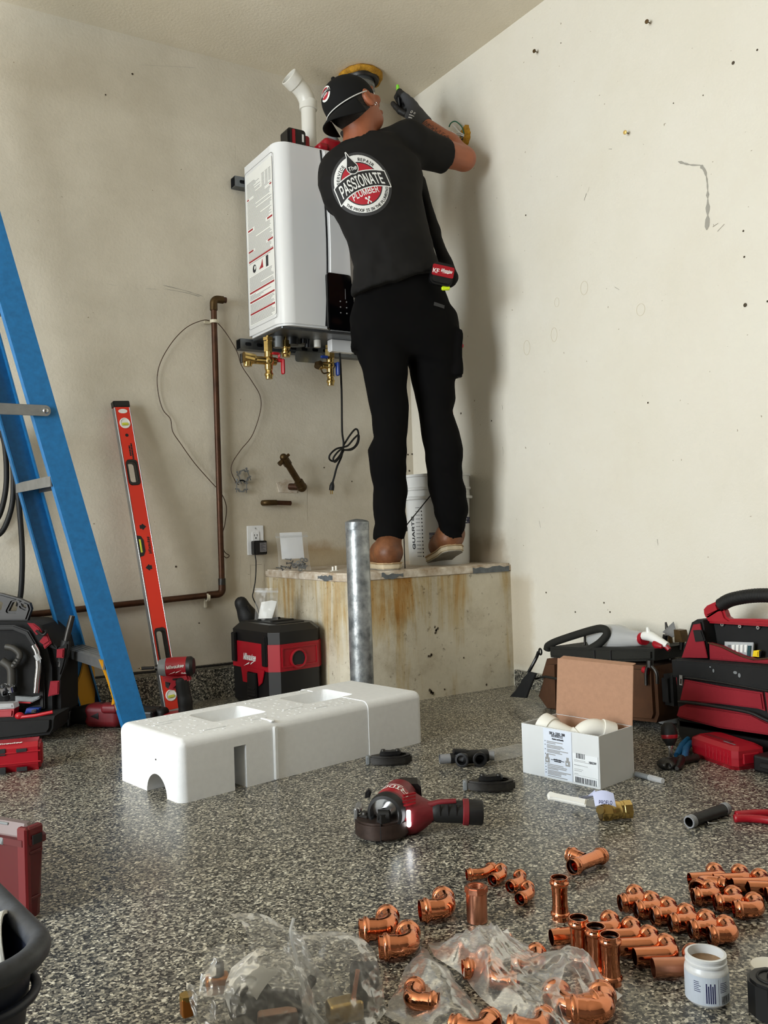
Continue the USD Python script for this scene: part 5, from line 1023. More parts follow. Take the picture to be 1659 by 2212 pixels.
for pts, mt, r in (([(1003, 290), (998, 275), (990, 266), (982, 262), (974, 266), (970, 274)], m_green, .0024), ([(1003, 292), (992, 285), (984, 276), (978, 270)], m_ltxt, .0028), ([(1003, 295), (995, 292), (985, 290), (976, 284)], m_silver, .0030), ([(1002, 298), (995, 302), (988, 300)], m_blk, .0022), ([(1002, 300), (990, 290), (975, 292)], m_grayp, .0026)):
    part(ws, 'wire', tube(spline([on_right(x, y, .008+.018*min(i, 4)/2) for i, (x, y) in enumerate(pts)], 6), r, 7), mt)

# ---------------------------------------------------------------- left edge: tool backpack, red case, saw, impact driver
RH = V([RIGHT[0], RIGHT[1], 0]); RH /= np.linalg.norm(RH); FH = V([FWD[0], FWD[1], 0]); FH /= np.linalg.norm(FH)
class Facing:
    """a frame at floor point (px, py) turned to the photograph: polygons given in photograph pixels get true size there"""
    def __init__(s, px, py, back=0., z=0.):
        s.o = on_floor(px, py, z)+FH*back; s.fr = frame(s.o, x=RH, y=(0, 0, 1))          # z axis points at the viewer
    def P(s, pts, dz=0.):
        f = s.fr.copy(); f[:3, 3] = s.o-FH*dz; return pix2(f, pts)
    def poly(s, pts, d, b=.003, dz=0., curve=0):
        """outline in pixels, thickness d, its front face dz in front of the frame's plane"""
        p = s.P(pts, dz); p = spline(np.c_[p, np.zeros(len(p))], curve, True)[:, :2] if curve else p
        return X(bprism(p, d, b), s.fr@mat4((0, 0, dz-d)))
    def pt(s, px, py, dz=0.): q = s.P([(px, py)], dz)[0]; return s.fr[:3, :3]@V([q[0], q[1], dz])+s.o
B_ = Facing(60, 1599)
bk_ = thing('tool_backpack', 'black and red tool backpack standing open at the left edge', 'tool backpack')
part(bk_, 'shell', B_.poly([(-150, 1585), (118, 1560), (127, 1545), (126, 1440), (112, 1385), (85, 1352), (58, 1345), (-150, 1345)], .20, .02, dz=-.04), m_fab, 30)
part(bk_, 'opening_rim', X(bprism(Polygon(B_.P([(-150, 1352), (30, 1350), (62, 1362), (84, 1400), (96, 1450), (97, 1530), (-150, 1560)], -.03)).difference(Polygon(B_.P([(-160, 1362), (28, 1360), (55, 1371), (76, 1404), (86, 1450), (87, 1522), (-160, 1560)], -.03))), .02, .004), B_.fr@mat4((0, 0, -.045))), m_blkr)
part(bk_, 'front_tray', B_.poly([(-150, 1618), (104, 1588), (112, 1575), (113, 1556), (116, 1548), (-150, 1558)], .15, .01, dz=.06), m_fab, 30)
hfr = Polygon(B_.P([(-150, 1262), (0, 1282), (40, 1293), (62, 1303), (66, 1316), (57, 1342), (-150, 1345)], -.10))
for w in ([(17, 1320), (26, 1302), (34, 1300), (37, 1305), (33, 1320)], [(-60, 1320), (-40, 1297), (0, 1300), (4, 1303), (0, 1318)], [(44, 1304), (55, 1310), (54, 1314), (46, 1310)]): hfr = hfr.difference(Polygon(B_.P(w, -.10)).buffer(.001))
part(bk_, 'carry_frame', X(bprism(hfr, .03, .006), B_.fr@mat4((0, 0, -.13))), m_blk)
for pts in ([(58, 1346), (72, 1347), (84, 1356), (90, 1366), (78, 1372)], [(84, 1386), (100, 1367), (108, 1385), (94, 1394)], [(122, 1403), (138, 1401), (136, 1422), (121, 1421)], [(108, 1472), (127, 1471), (126, 1500), (103, 1505)], [(92, 1395), (108, 1384), (110, 1390), (96, 1402)]): part(bk_, 'red_trim', B_.poly(pts, .012, .003, dz=-.02), m_redfab)
for pts in ([(80, 1372), (92, 1362), (102, 1368), (112, 1388), (122, 1398), (122, 1404), (98, 1396)], [(124, 1400), (133, 1396), (148, 1384), (147, 1400), (138, 1440), (128, 1470), (124, 1470), (128, 1430)]): part(bk_, 'side_strap', B_.poly(pts, .03, .005, dz=-.03), m_fab)
part(bk_, 'strap_buckle', tube(spline([B_.pt(x, y, -.012) for x, y in ((78, 1362), (92, 1372), (100, 1366), (98, 1360))], 5), .004, 7), m_blk)
bar = thing('pry_bar', 'dark flat bar standing in the side loop of the tool backpack', 'pry bar'); part(bar, 'bar', tube([B_.pt(156, 1330, -.06), B_.pt(146, 1370, -.055), B_.pt(132, 1440, -.05)], [.009, .010, .012], 10), m_dksteel); part(bar, 'sleeve', tube([B_.pt(143, 1384, -.055), B_.pt(134, 1430, -.05)], .0155, 10), m_blkr)
m_dgr = M('shaded_grey_plastic', (62, 60, 56), .5)  # grey plastic darkened for the shade inside the backpack
tools = [('flashlight_hook', 'grey ribbed bent tool hanging inside the open backpack', 'hand tool', [(12, 1397), (28, 1400), (42, 1412), (40, 1424), (28, 1440)], .010, m_dgr), ('side_grip', 'grey plastic handle standing in the backpack pocket', 'hand tool', [(4, 1428), (22, 1442), (25, 1465), (24, 1484)], .013, m_dgr),
         ('hacksaw_blade', 'shiny steel blade along the right inner side of the backpack', 'saw blade', [(72, 1394), (80, 1410), (83, 1440), (80, 1470), (78, 1496)], .010, m_silver)]
for nm, lb, ct, pts, r, mt in tools:
    t = thing(nm, lb, ct); m = tube(spline([B_.pt(x, y, -.012) for x, y in pts], 5), r, 10); part(t, 'blade' if 'blade' in nm else 'handle', m, mt)
    if 'hook' in nm: [part(t, 'rib', tube([B_.pt(x-5, y-3, -.002), B_.pt(x+5, y+3, -.002)], .002, 6), m_blk) for x, y in ((38, 1424), (35, 1430), (31, 1436))]
    if 'grip' in nm: part(t, 'collar', tube([B_.pt(24, 1484, -.012), B_.pt(24, 1494, -.012)], .016, 10), m_blk)
    if 'blade' in nm: part(t, 'tape', tube([B_.pt(78, 1414, -.0), B_.pt(85, 1426, -.0)], .009, 8), m_haze)
dr_ = thing('drill_case', 'red plastic case with a clear lid lying in the backpack tray', 'case'); part(dr_, 'body', B_.poly([(-60, 1556), (27, 1550), (29, 1532), (-60, 1538)], .05, .005, dz=.045), m_redp); part(dr_, 'clear_lid', B_.poly([(-60, 1537), (29, 1531), (27, 1520), (-60, 1524)], .05, .005, dz=.045), m_haze)
pl_ = thing('red_pliers', 'red handled pliers lying across the backpack tray', 'pliers'); part(pl_, 'handle', tube([B_.pt(38, 1550, .05), B_.pt(75, 1546, .05), B_.pt(114, 1538, .04)], .0055, 8), m_redm); part(pl_, 'head', implicit(lambda p: ell(p, B_.pt(42, 1546, .045), (.014, .014, .011)), B_.pt(42, 1546, .045)-.03, B_.pt(42, 1546, .045)+.03, .003), m_redm, True)
t = thing('blue_bit_holder', 'dark blue holder in the backpack tray behind the red pliers', 'bit holder'); part(t, 'body', B_.poly([(52, 1542), (80, 1540), (83, 1531), (56, 1531)], .03, .004, dz=.02), m_bluem); part(t, 'clip', B_.poly([(66, 1541), (76, 1540), (78, 1533), (68, 1534)], .012, .003, dz=.03), m_blk)
t = thing('grey_tray', 'grey plastic strip inside the backpack above the blue holder', 'tray'); part(t, 'strip', B_.poly([(32, 1516), (68, 1518), (84, 1510), (84, 1504), (66, 1507), (32, 1504)], .02, .003, dz=-.008), m_grayp); part(t, 'red_edge', B_.poly([(34, 1519), (66, 1520), (66, 1517), (34, 1516)], .02, .001, dz=-.006), m_redm)
for k, (x, y) in enumerate(((8, 1494), (24, 1492), (14, 1510))):
    t = thing('socket_bit', ('chrome ringed socket leftmost in the backpack opening', 'chrome ringed socket under the grey handle in the backpack', 'dark socket lowest in the backpack opening')[k], 'socket'); c = B_.pt(x, y, -.004); part(t, 'socket', X(lathe([(.005, 0), (.011, 0), (.011, .02), (.008, .02), (.005, 0)], 16), frame(c, z=UP-FH*.6)), m_silver if k < 2 else m_blk)
    part(t, 'ring', X(trimesh.creation.torus(.0115, .0018, 18, 6), frame(c+UP*.017, z=UP-FH*.6)), m_silver)

rc0 = on_floor(88, 1664); dA = on_plane(0, 1608, 2, .11)-on_plane(84, 1600, 2, .11); dA = V([dA[0], dA[1], 0]); dA /= np.linalg.norm(dA)
zc = upx(rc0, V([0, 0, 1.]), 1602); CF = frame(rc0, x=-dA, z=(0, 0, 1)); rdp = CF[:3, 1]@FH
rcs = thing('red_tool_case', 'small red plastic tool case at the left edge in front of the backpack', 'tool case', CF)
sgn = 1 if rdp > 0 else -1
o = Polygon([(0, .014), (.02, 0), (zc-.012, 0), (zc, .012), (zc, .07), (zc-.012, .082), (.02, .082), (0, .07)])
part(rcs, 'shell', bprism(o, .30, .006, frame((0, 0, 0), x=(0, 0, 1), y=(0, 1., 0)) if sgn > 0 else frame((-.30, 0, 0), x=(0, 0, 1), y=(0, -1., 0))), m_redp, 30)
for z in (zc*.33, zc*.70): part(rcs, 'seam_rib', bx(.302, .004, .004, (-.15, -.001*sgn, z), .001), m_redp)
for z in (zc*.33-.017, zc*.75): part(rcs, 'window', bx(.027, .006, .011, (-.047, 0, z), .001), m_gap, False); part(rcs, 'window', bx(.04, .006, .018, (-.107, 0, z), .001), m_gap, False)
part(rcs, 'brand_lettering', text('Milwaukee', .014, frame((-.08, sgn*.012, zc+.0003), x=(1, 0, 0), z=(0, 0, 1))@shear(.25), w=.07), m_ltxt, False)
part(rcs, 'end_clip', bx(.006, .04, .05, (.001, sgn*.04, zc*.5), .002), m_redp)

# reciprocating saw lying behind the ladder foot
s0, s1 = on_floor(132, 1568), on_floor(348, 1572); dx = (s1-s0)/np.linalg.norm(s1-s0); Ls = np.linalg.norm(s1-s0); SFr = frame(s0, x=dx, z=(0, 0, 1))
saw = thing('reciprocating_saw', 'dark red cordless reciprocating saw lying behind the ladder foot', 'power saw', SFr); m_dkred = M('dusty_red_plastic', (120, 22, 32), .5, var=.35, vs=30)
part(saw, 'shoe', [bx(.05, .05, .035, (.018, 0, .028), .004), bx(.012, .06, .05, (.046, 0, .03), .003)], m_blk); part(saw, 'gear_case', tube([(.045, 0, .034), (.10, 0, .040), (.16, 0, .042)], [.026, .034, .038], 18), m_blkr)
part(saw, 'motor_body', [rbx(.13, .072, .076, .024, (.165, 0, .040)), rbx(.06, .05, .03, .012, (.20, -.02, .066))], m_dkred, 40); part(saw, 'rear_grip', [tube([(.23, 0, .048), (.29, 0, .052), (.36, 0, .046)], [.026, .021, .022], 14), rbx(.06, .05, .05, .014, (.355, 0, .040))], m_blkr)
part(saw, 'battery', rbx(.085, .08, .065, .01, (min(Ls-.045, .33), -.012, .033)), m_blk); part(saw, 'red_latch', rbx(.03, .02, .02, .006, (min(Ls-.07, .30), -.055, .045)), m_redp)

# impact driver standing upright behind the packing block
I_ = Facing(400, 1571)
drv = thing('impact_driver', 'red and black cordless impact driver standing upright behind the white packing block', 'impact driver')
ax0 = I_.pt(343, 1442); xd = RH+V([0, 0, .012]); s_ = np.linalg.norm(I_.pt(420, 1442)-I_.pt(343, 1442))/77
LFm = frame(ax0, z=xd)
part(drv, 'nose', X(lathe([(0, 0), (8*s_, 0), (16*s_, 1*s_), (18*s_, 6*s_), (20*s_, 18*s_), (0, 18*s_)], 28), LFm), m_grayp, 40); part(drv, 'motor_housing', X(lathe([(0, 16*s_), (19.5*s_, 16*s_), (21*s_, 30*s_), (21*s_, 60*s_), (20*s_, 64*s_), (0, 64*s_)], 28), LFm), m_redp, 40)
part(drv, 'rear_cap', X(lathe([(0, 62*s_), (21*s_, 62*s_), (21.5*s_, 70*s_), (17*s_, 76*s_), (0, 77*s_)], 28), LFm), m_blk, 40); part(drv, 'chuck', X(lathe([(0, -8*s_), (5*s_, -8*s_), (6.5*s_, -5*s_), (6.5*s_, 0), (0, 0)], 18), LFm), m_blk); part(drv, 'bit', X(lathe([(0, -46*s_), (1.3*s_, -38*s_), (1.3*s_, -37*s_), (3.4*s_, -37*s_), (3.4*s_, -11*s_), (0, -11*s_)], 14), LFm), m_blk); part(drv, 'bit_tip', X(lathe([(0, -46.5*s_), (1.6*s_, -38*s_), (0, -37*s_)], 10), LFm), m_brass)
def hx(pts, d, b=.006, dz=0.): return I_.poly(pts, d, b, dz)
part(drv, 'trigger_neck', hx([(350, 1462), (405, 1455), (410, 1470), (388, 1478), (374, 1492), (362, 1490), (368, 1476), (352, 1472)], .036, .006, .018), m_redp); part(drv, 'trigger', hx([(356, 1473), (367, 1474), (370, 1484), (364, 1490), (357, 1484)], .022, .004, .011), m_blk); part(drv, 'switch', hx([(372, 1466), (384, 1465), (383, 1470), (373, 1470)], .04, .002, .020), m_blk)
a, b, c = I_.pt(392, 1472), I_.pt(400, 1515), I_.pt(402, 1556); part(drv, 'handle', implicit(lambda p: smin(.012, seg(p, a, b, .024, .021), seg(p, b, c, .021, .025)), np.minimum(a, c)-.06, np.maximum(a, c)+.06, .005), m_blkr, True)
part(drv, 'foot', hx([(345, 1556), (352, 1546), (384, 1542), (420, 1546), (432, 1556), (432, 1562), (345, 1564)], .074, .008, .037), m_redp); part(drv, 'battery', hx([(346, 1562), (430, 1560), (430, 1582), (346, 1582)], .074, .006, .037), m_blk)
tf = frame(I_.pt(378, 1440, 21*s_+.0016), x=RH+V([0, 0, .10]), y=(0, 0, 1)); part(drv, 'brand_lettering', text('Milwaukee', .010, tf@shear(.25), w=.056), m_ltxt, False); part(drv, 'brand_bolt', X(prism([(-.022, -.005), (0, .002), (-.002, -.002), (.022, .004), (.001, -.004), (.003, 0)], .0006), frame(I_.pt(378, 1452, 21*s_+.001), x=RH+V([0, 0, .10]), y=(0, 0, 1))), m_ltxt, False)
part(drv, 'model_lettering', text('FUEL', .004, frame(I_.pt(397, 1454, 20*s_), x=RH, y=(0, 0, 1)), w=.016), m_ltxt, False)

# ---------------------------------------------------------------- right side: carton, tool bags and what lies around them
m_cardw = M('white_card', (214, 217, 219), .7, var=.06, vs=12, bump=.1, bs=90); m_kraft = M('brown_card', (170, 130, 104), .85, var=.12, vs=90, bump=.15, bs=200); m_bagbrown = M('brown_canvas', (80, 48, 24), .85, var=.3, vs=20, bump=.4, bs=320); m_khaki = M('dark_olive_webbing', (24, 24, 19), .85, bump=.4, bs=320)
bC, bL, bR = on_floor(1297, 1706), on_floor(1130, 1668), on_floor(1382, 1680)
ub = (bC-bL)/np.linalg.norm(bC-bL); vb_ = V([-ub[1], ub[0], 0]); W0 = np.linalg.norm(bC-bL); D0 = (bR-bC)@vb_; H0 = upx(bC, V([0, 0, 1.]), 1591)
BF = frame(bL, x=ub, z=(0, 0, 1))       # x along the long front, y to the back
box_ = thing('carton', 'open white carton of PVC fittings with its brown lid up', 'carton', BF)
tk = .003
for nm, m in (('front_panel', bx(W0, tk, H0, (W0/2, tk/2, H0/2))), ('back_panel', bx(W0, tk, H0, (W0/2, D0-tk/2, H0/2))), ('end_panel', bx(tk, D0-2*tk, H0, (tk/2, D0/2, H0/2))), ('end_panel', bx(tk, D0-2*tk, H0, (W0-tk/2, D0/2, H0/2))), ('bottom_panel', bx(W0-2*tk, D0-2*tk, tk, (W0/2, D0/2, tk/2)))): part(box_, nm, m, m_cardw, False)
for nm, m in (('inner_liner', bx(W0-2*tk, .001, H0-.002, (W0/2, D0-tk-.0006, H0/2))), ('inner_liner', bx(.001, D0-2*tk, H0-.002, (W0-tk-.0006, D0/2, H0/2)))): part(box_, nm, m, m_kraft, False)
tl_ = .10; part(box_, 'lid', X(bx(W0, .0035, D0*1.0, (W0/2, 0, D0*.5), .001), mat4((0, D0, H0), rx=-tl_)), m_kraft, False); part(box_, 'lid_lip', X(bx(W0-.01, .0035, .02, (W0/2, .0, .01), .001), mat4((0, D0+D0*math.sin(tl_), H0+D0*math.cos(tl_)-.002), rx=-1.3)), m_kraft, False)
part(box_, 'corner_fold', bx(.004, .004, H0, (W0-.001, .001, H0/2), .001), m_cardw, False)
FFx = frame((0, -.0006, 0), x=(1, 0, 0), y=(0, 0, 1)); m_lblb = M('bluish_label', (214, 222, 236), .6)
pl1 = part(box_, 'information_label', prism(sbox(W0*.30, .004, W0*.665, H0-.002), .0006, FFx), m_lblb, False); pl2 = part(box_, 'barcode_label', prism(sbox(W0*.675, .006, W0*.985, H0*.60), .0006, FFx), M('white_label', (228, 232, 236), .6), False)
Lb = lambda u, v: (W0*(.30+.365*u), H0*(1-v)-.002)
tx = lambda par, s, h, u, v, w=None, f=Lb: part(par, 'print_line', text(s, h, FFx@mat4((*f(u, v), .0008)), w=w), m_print_dk, False)
tx(pl1, 'S/N 26-13002-1WN', .0062, .5, .075, .046); tx(pl1, 'GXXX002212', .0052, .5, .125, .034); tx(pl1, 'Features and Benefits', .0036, .52, .185, .034)
for v in (.25, .28, .32, .345, .37, .41, .435, .46, .50, .70, .73, .76, .785, .82, .845, .87, .895, .93):
    u1 = .35+.6*rng.random(); part(pl1, 'print_line', prism(sbox(*Lb(.12, v+.008), *Lb(u1, v-.008)), .0003, FFx@mat4((0, 0, .0006))), m_print, False)
for v in (.25, .32, .41, .50, .70, .76, .82, .87): part(pl1, 'bullet', X(prism(Point(*Lb(.06, v)).buffer(.0011), .0003), FFx@mat4((0, 0, .0006))), m_print_dk, False)
for u in (.12, .84):
    x, y = Lb(u, .60); part(pl1, 'fitting_drawing', prism(sbox(x-.006, y-.009, x+.007, y+.004).union(sbox(x-.003, y, x+.004, y+.012)).difference(Point(x-.001, y-.003).buffer(.0025)), .0003, FFx@mat4((0, 0, .0006))), m_print, False)
for a_, b__ in ((.26, .36), (.72, .62)): part(pl1, 'arrow', prism(LineString([Lb(a_, .60), Lb(b__, .60)]).buffer(.0007), .0003, FFx@mat4((0, 0, .0006))), m_print_dk, False)
tx(pl1, 'Reversible installation', .003, .49, .585, .022); tx(pl1, 'connection required', .003, .49, .615, .02)
Lc = lambda u, v: (W0*(.675+.31*u), H0*.60*(1-v)+.004)
def barcode(par, u0, u1, v0, v1, n, seed):
    r_ = np.random.default_rng(seed); w = r_.random(n)+.35; w = w/w.sum(); x = u0; g = []
    for k in range(n):
        if k % 2 == 0: g.append(prism(sbox(*Lc(x, v1), *Lc(x+w[k]*(u1-u0), v0)), .0003, FFx@mat4((0, 0, .0006))))
        x += w[k]*(u1-u0)
    part(par, 'barcode', join(g), m_print_dk, False)
barcode(pl2, .14, .48, .04, .20, 19, 3); barcode(pl2, .08, .92, .80, .98, 45, 4); tx(pl2, 'HQ07259', .0045, .80, .26, .02, Lc)
for v, u in ((.26, .5), (.30, .85), (.42, .3), (.42, .6), (.55, .4), (.60, .35), (.70, .2)): part(pl2, 'print_line', prism(sbox(*Lc(.05, v+.008), *Lc(u, v-.004)), .0003, FFx@mat4((0, 0, .0006))), m_print, False)
part(pl2, 'rule_line', prism(sbox(*Lc(.03, .745), *Lc(.97, .74)), .0003, FFx@mat4((0, 0, .0006))), m_print, False)
def pvc_elbow(name, label, m, r, La, Lb_, ang):
    t = thing(name, label, 'pipe fitting', m, group=None); a = V([-1., 0, 0]); b = V([math.cos(ang), math.sin(ang), 0]); arc = elbow_path((0, 0, 0), a, b, r*1.5, 8)
    part(t, 'body', tube([a*La]+arc+[b*Lb_], r, 24, cap=False), m_pvc, True)
    for d, L in ((a, La), (b, Lb_)): part(t, 'hub', X(lathe([(r*.84, -.002), (r*1.14, -.002), (r*1.16, .004), (r*1.16, .028), (r*1.1, .03), (r*.95, .03), (r*.93, .0), (r*.84, -.002)], 26), frame(d*(L-.004), z=d)), m_pvc, 40)
    return t
def inbox(u, v, z): return BF[:3, :3]@V([u*W0, v*D0, z])+BF[:3, 3]
pvc_elbow('pvc_elbow', 'white PVC elbow sticking up out of the carton at its right', frame(inbox(.70, .45, H0+.002), x=RIGHT*.6+UP*.6, y=RIGHT*.75-UP*.65+FWD*.1), .024, .035, .035, 1.1)
pvc_elbow('pvc_elbow', 'white PVC elbow lying low at the left inside the carton', frame(inbox(.42, .38, H0-.034), x=ub, z=V([0, -.3, 1.])), .030, .05, .045, .45)
pvc_elbow('pvc_elbow', 'white PVC elbow down in the middle of the carton', frame(inbox(.64, .38, H0-.056), x=ub*.8+vb_*.4, z=V([.1, 0, 1.])), .027, .03, .035, .8)

# brown canvas tool bag, parallel to the right wall
GX = -.215; G = frame((GX, -1.2, 0), x=(0, -1, 0), y=(0, 0, 1)); gp_ = lambda pts: pix2(G, pts)
tb = thing('canvas_tool_bag', 'brown canvas tool bag with olive rim standing by the right wall behind the carton', 'tool bag')
part(tb, 'body', X(bprism(gp_([(1200, 1427), (1412, 1440), (1418, 1545), (1412, 1562), (1250, 1545), (1196, 1530)]), .19, .012), G@mat4((0, 0, -.19))), m_bagbrown, 30)
part(tb, 'rim_band', X(bprism(gp_([(1187, 1397), (1265, 1399), (1412, 1402), (1412, 1428), (1300, 1430), (1188, 1420)]), .20, .008), G@mat4((0, 0, -.195))), m_khaki, 30)
[part(tb, 'rim_seam', X(bx(.003, .03, .004), m=G@mat4((*gp_([(px, 1415)])[0], .007))), m_gap, False) for px in (1288, 1323)]
part(tb, 'end_pocket', X(bprism(gp_([(1172, 1424), (1206, 1422), (1210, 1545), (1180, 1542), (1154, 1505), (1166, 1466), (1160, 1464)]), .16, .02), G@mat4((0, 0, -.16))), m_bagbrown, 30); part(tb, 'pocket_binding', tube([G@np.r_[q, .004, 1] for q in gp_([(1160, 1466), (1180, 1461), (1206, 1466)])] and [ (G@np.r_[q, .006, 1])[:3] for q in gp_([(1160, 1466), (1180, 1461), (1208, 1466)])], .004, 6), m_khaki)
g3 = lambda px, py, dz=0.: (G@np.r_[gp_([(px, py)])[0], dz, 1])[:3]
part(tb, 'carry_handle', tube(spline([g3(1172, 1405, -.02), g3(1176, 1395, -.02), g3(1200, 1384, -.02), g3(1260, 1364, -.03), g3(1288, 1360, -.03), g3(1296, 1372, -.03), g3(1286, 1390, -.02), g3(1268, 1404, -.01)], 8), .0125, 12), m_khaki)
part(tb, 'shoulder_strap', [X(bprism(gp_([(1160, 1448), (1176, 1452), (1160, 1490), (1155, 1505), (1118, 1502), (1130, 1490), (1148, 1462)]), .008, .002), G@mat4((0, 0, .03)))], m_fab); part(tb, 'strap_clip', tube(spline([g3(1173, 1407, .02), g3(1168, 1420, .02), g3(1164, 1436, .03), g3(1158, 1450, .034)], 5), .0055, 8), m_blk)
part(tb, 'clip_ring', [X(trimesh.creation.torus(.010, .003, 18, 8), frame(g3(1172, 1407, .01), z=(-1, .3, 0)))], m_blk); part(tb, 'side_loop', X(bprism(gp_([(1382, 1455), (1432, 1462), (1436, 1530), (1384, 1520)]), .06, .01), G@mat4((0, 0, -.09))), m_fab)
spb = thing('spray_bottle', 'clear spray bottle with red and white trigger lying in the canvas bag', 'spray bottle'); sb0, sb1 = g3(1240, 1383, -.09), g3(1370, 1384, -.06); sbd = (sb1-sb0)/np.linalg.norm(sb1-sb0); SBm = frame(sb0, z=sbd); Lb0 = np.linalg.norm(g3(1355, 1384, -.06)-sb0)
part(spb, 'bottle', X(lathe([(0, 0), (.036, .004), (.042, .02), (.043, Lb0*.5), (.038, Lb0*.62), (.026, Lb0*.78), (.022, Lb0*.98), (.018, Lb0), (0, Lb0)], 28), SBm), m_haze, 40); part(spb, 'collar', X(lathe([(0, Lb0-.004), (.019, Lb0-.004), (.019, Lb0+.014), (0, Lb0+.014)], 20), SBm), m_redp)
part(spb, 'spray_head', [tube([g3(1366, 1377, -.05), g3(1384, 1378, -.045), g3(1408, 1390, -.04), g3(1422, 1397, -.04)], [.013, .015, .012, .009], 12), tube([g3(1376, 1358, -.045), g3(1380, 1375, -.045)], [.004, .010], 8)], m_ltxt); part(spb, 'red_trigger', [tube([g3(1397, 1392, -.035), g3(1405, 1397, -.03), g3(1416, 1399, -.03)], [.010, .012, .006], 10), tube([g3(1418, 1398, -.04), g3(1426, 1407, -.04)], [.008, .007], 8)], m_redp)
for nm, lb, ct, pts, d, mt, dz in (('putty_knife', 'steel putty knife blade sticking up behind the spray head', 'putty knife', [(1382, 1372), (1406, 1349), (1414, 1378), (1404, 1384)], .003, m_alu, -.10), ('wood_float', 'brown wooden handle poking out at the right end of the canvas bag', 'hand tool', [(1410, 1366), (1424, 1368), (1430, 1394), (1412, 1394)], .03, m_oldbr, -.12)):
    t = thing(nm, lb, ct); part(t, 'blade' if 'knife' in nm else 'grip', X(bprism(gp_(pts), d, .001), G@mat4((0, 0, dz))), mt, 20); part(t, 'tang', tube([g3(pts[0][0]+6, pts[0][1]+6, dz), g3(pts[0][0]+2, 1412, dz)], .008, 8), m_blk)
t = thing('thin_screwdriver', 'thin dark screwdriver shaft standing up in the left of the canvas bag', 'screwdriver'); part(t, 'shaft', tube([g3(1230, 1369, -.07), g3(1229, 1410, -.07)], .004, 8), m_dksteel); part(t, 'grip', tube([g3(1229, 1398, -.07), g3(1229, 1440, -.07)], .008, 8), m_blk)
t = thing('pliers', 'steel pliers handles hanging on the right end of the canvas bag', 'pliers')
for pts in ([(1408, 1432), (1402, 1450), (1402, 1478)], [(1412, 1436), (1424, 1452), (1426, 1476)]): part(t, 'handle', tube(spline([g3(x, y, .012) for x, y in pts], 5), .005, 8), m_dksteel)
part(t, 'jaw', tube([g3(1410, 1425, .012), g3(1410, 1440, .012)], .010, 8), m_dksteel)
t = thing('red_grip', 'small red rubber grip in the right end of the canvas bag', 'hand tool'); part(t, 'grip', tube([g3(1392, 1446, .004), g3(1402, 1450, .004)], .010, 10), m_redp); part(t, 'shaft', tube([g3(1396, 1448, .002), g3(1397, 1480, .002)], .004, 8), m_dksteel)
for k, (pts, lb) in enumerate(([[(1438, 1344), (1441, 1362), (1446, 1400)], 'tall dark pry bar against the wall between the two tool bags'], [[(1433, 1381), (1436, 1420), (1440, 1450)], 'thin black rod leaning left of the tall pry bar between the bags'])):
    t = thing('wall_bar', lb, 'pry bar'); q = [on_right(x, y, .05) for x, y in pts]; z = q[-1]+(q[-1]-q[-2])*(q[-1][2]/(q[-2][2]-q[-1][2])); part(t, 'shaft', tube(q+[V([z[0], z[1], .004])], [.003, .006, .010, .010] if k == 0 else .003, 10), m_dksteel if k == 0 else m_blk); part(t, 'sleeve', tube([q[1]+(q[2]-q[1])*.3, q[2]+(q[2]-q[1])*.4], .013 if k == 0 else .006, 10), m_oldbr if k == 0 else m_blk)

# red and black tool tote, against the right wall
TX = -.235; T_ = frame((TX, -1.7, 0), x=(0, -1, 0), y=(0, 0, 1)); tp_ = lambda pts: pix2(T_, pts); t3 = lambda px, py, dz=0.: (T_@np.r_[tp_([(px, py)])[0], dz, 1])[:3]
tote = thing('red_tool_tote', 'large red and black tool tote with arched handle at the right edge', 'tool bag')
ply = lambda pts, d, b, dz: X(bprism(tp_(pts), d, b), T_@mat4((0, 0, dz-d)))
part(tote, 'body', ply([(1453, 1424), (1800, 1452), (1800, 1655), (1560, 1626), (1478, 1604), (1462, 1580), (1458, 1550)], .17, .014, 0), m_fab, 30)
part(tote, 'side_panel', ply([(1476, 1347), (1488, 1340), (1500, 1342), (1502, 1352), (1512, 1424), (1454, 1424)], .12, .006, -.03), m_fab, 30); part(tote, 'side_red', ply([(1483, 1351), (1498, 1349), (1514, 1424), (1458, 1423)], .004, .001, -.027), m_redfab, 20)
part(tote, 'back_panel', ply([(1500, 1349), (1800, 1372), (1800, 1460), (1516, 1440)], .03, .005, -.075), m_fab, 30)
rail_ = [(1500, 1347), (1545, 1343), (1600, 1348), (1800, 1362), (1800, 1352), (1560, 1338), (1542, 1338), (1534, 1322), (1525, 1302), (1498, 1312), (1490, 1318), (1491, 1334), (1498, 1338)]
part(tote, 'handle_base', ply([(1499, 1350), (1800, 1369), (1800, 1353), (1600, 1341), (1545, 1341), (1538, 1336), (1533, 1322), (1528, 1318), (1520, 1320), (1494, 1337)], .03, .006, -.055), m_redp); part(tote, 'handle_end', ply([(1490, 1330), (1489, 1320), (1496, 1312), (1520, 1301), (1526, 1318), (1533, 1322), (1500, 1338), (1493, 1337)], .034, .008, -.053), m_redp)
hp_ = spline([t3(x, y, -.07) for x, y in ((1521, 1311), (1545, 1299), (1590, 1291), (1640, 1291), (1700, 1298), (1760, 1320))], 8); part(tote, 'arched_grip', tube(hp_, .0185, 16), m_blkr)
part(tote, 'grip_ridge', join([X(trimesh.creation.torus(.0178, .0014, 16, 6), frame(hp_[i], z=hp_[i+1]-hp_[i])) for i in range(3, 30, 1)]), m_blkr, True, kind='stuff')
for px, py in ((1524, 1354), (1562, 1358), (1601, 1361), (1640, 1365)): part(tote, 'rivet', X(lathe([(.002, .003), (.005, .003), (.006, 0), (.002, 0), (.002, .003)], 14), frame(t3(px, py, -.072), z=(-1, 0, 0))), m_silver)
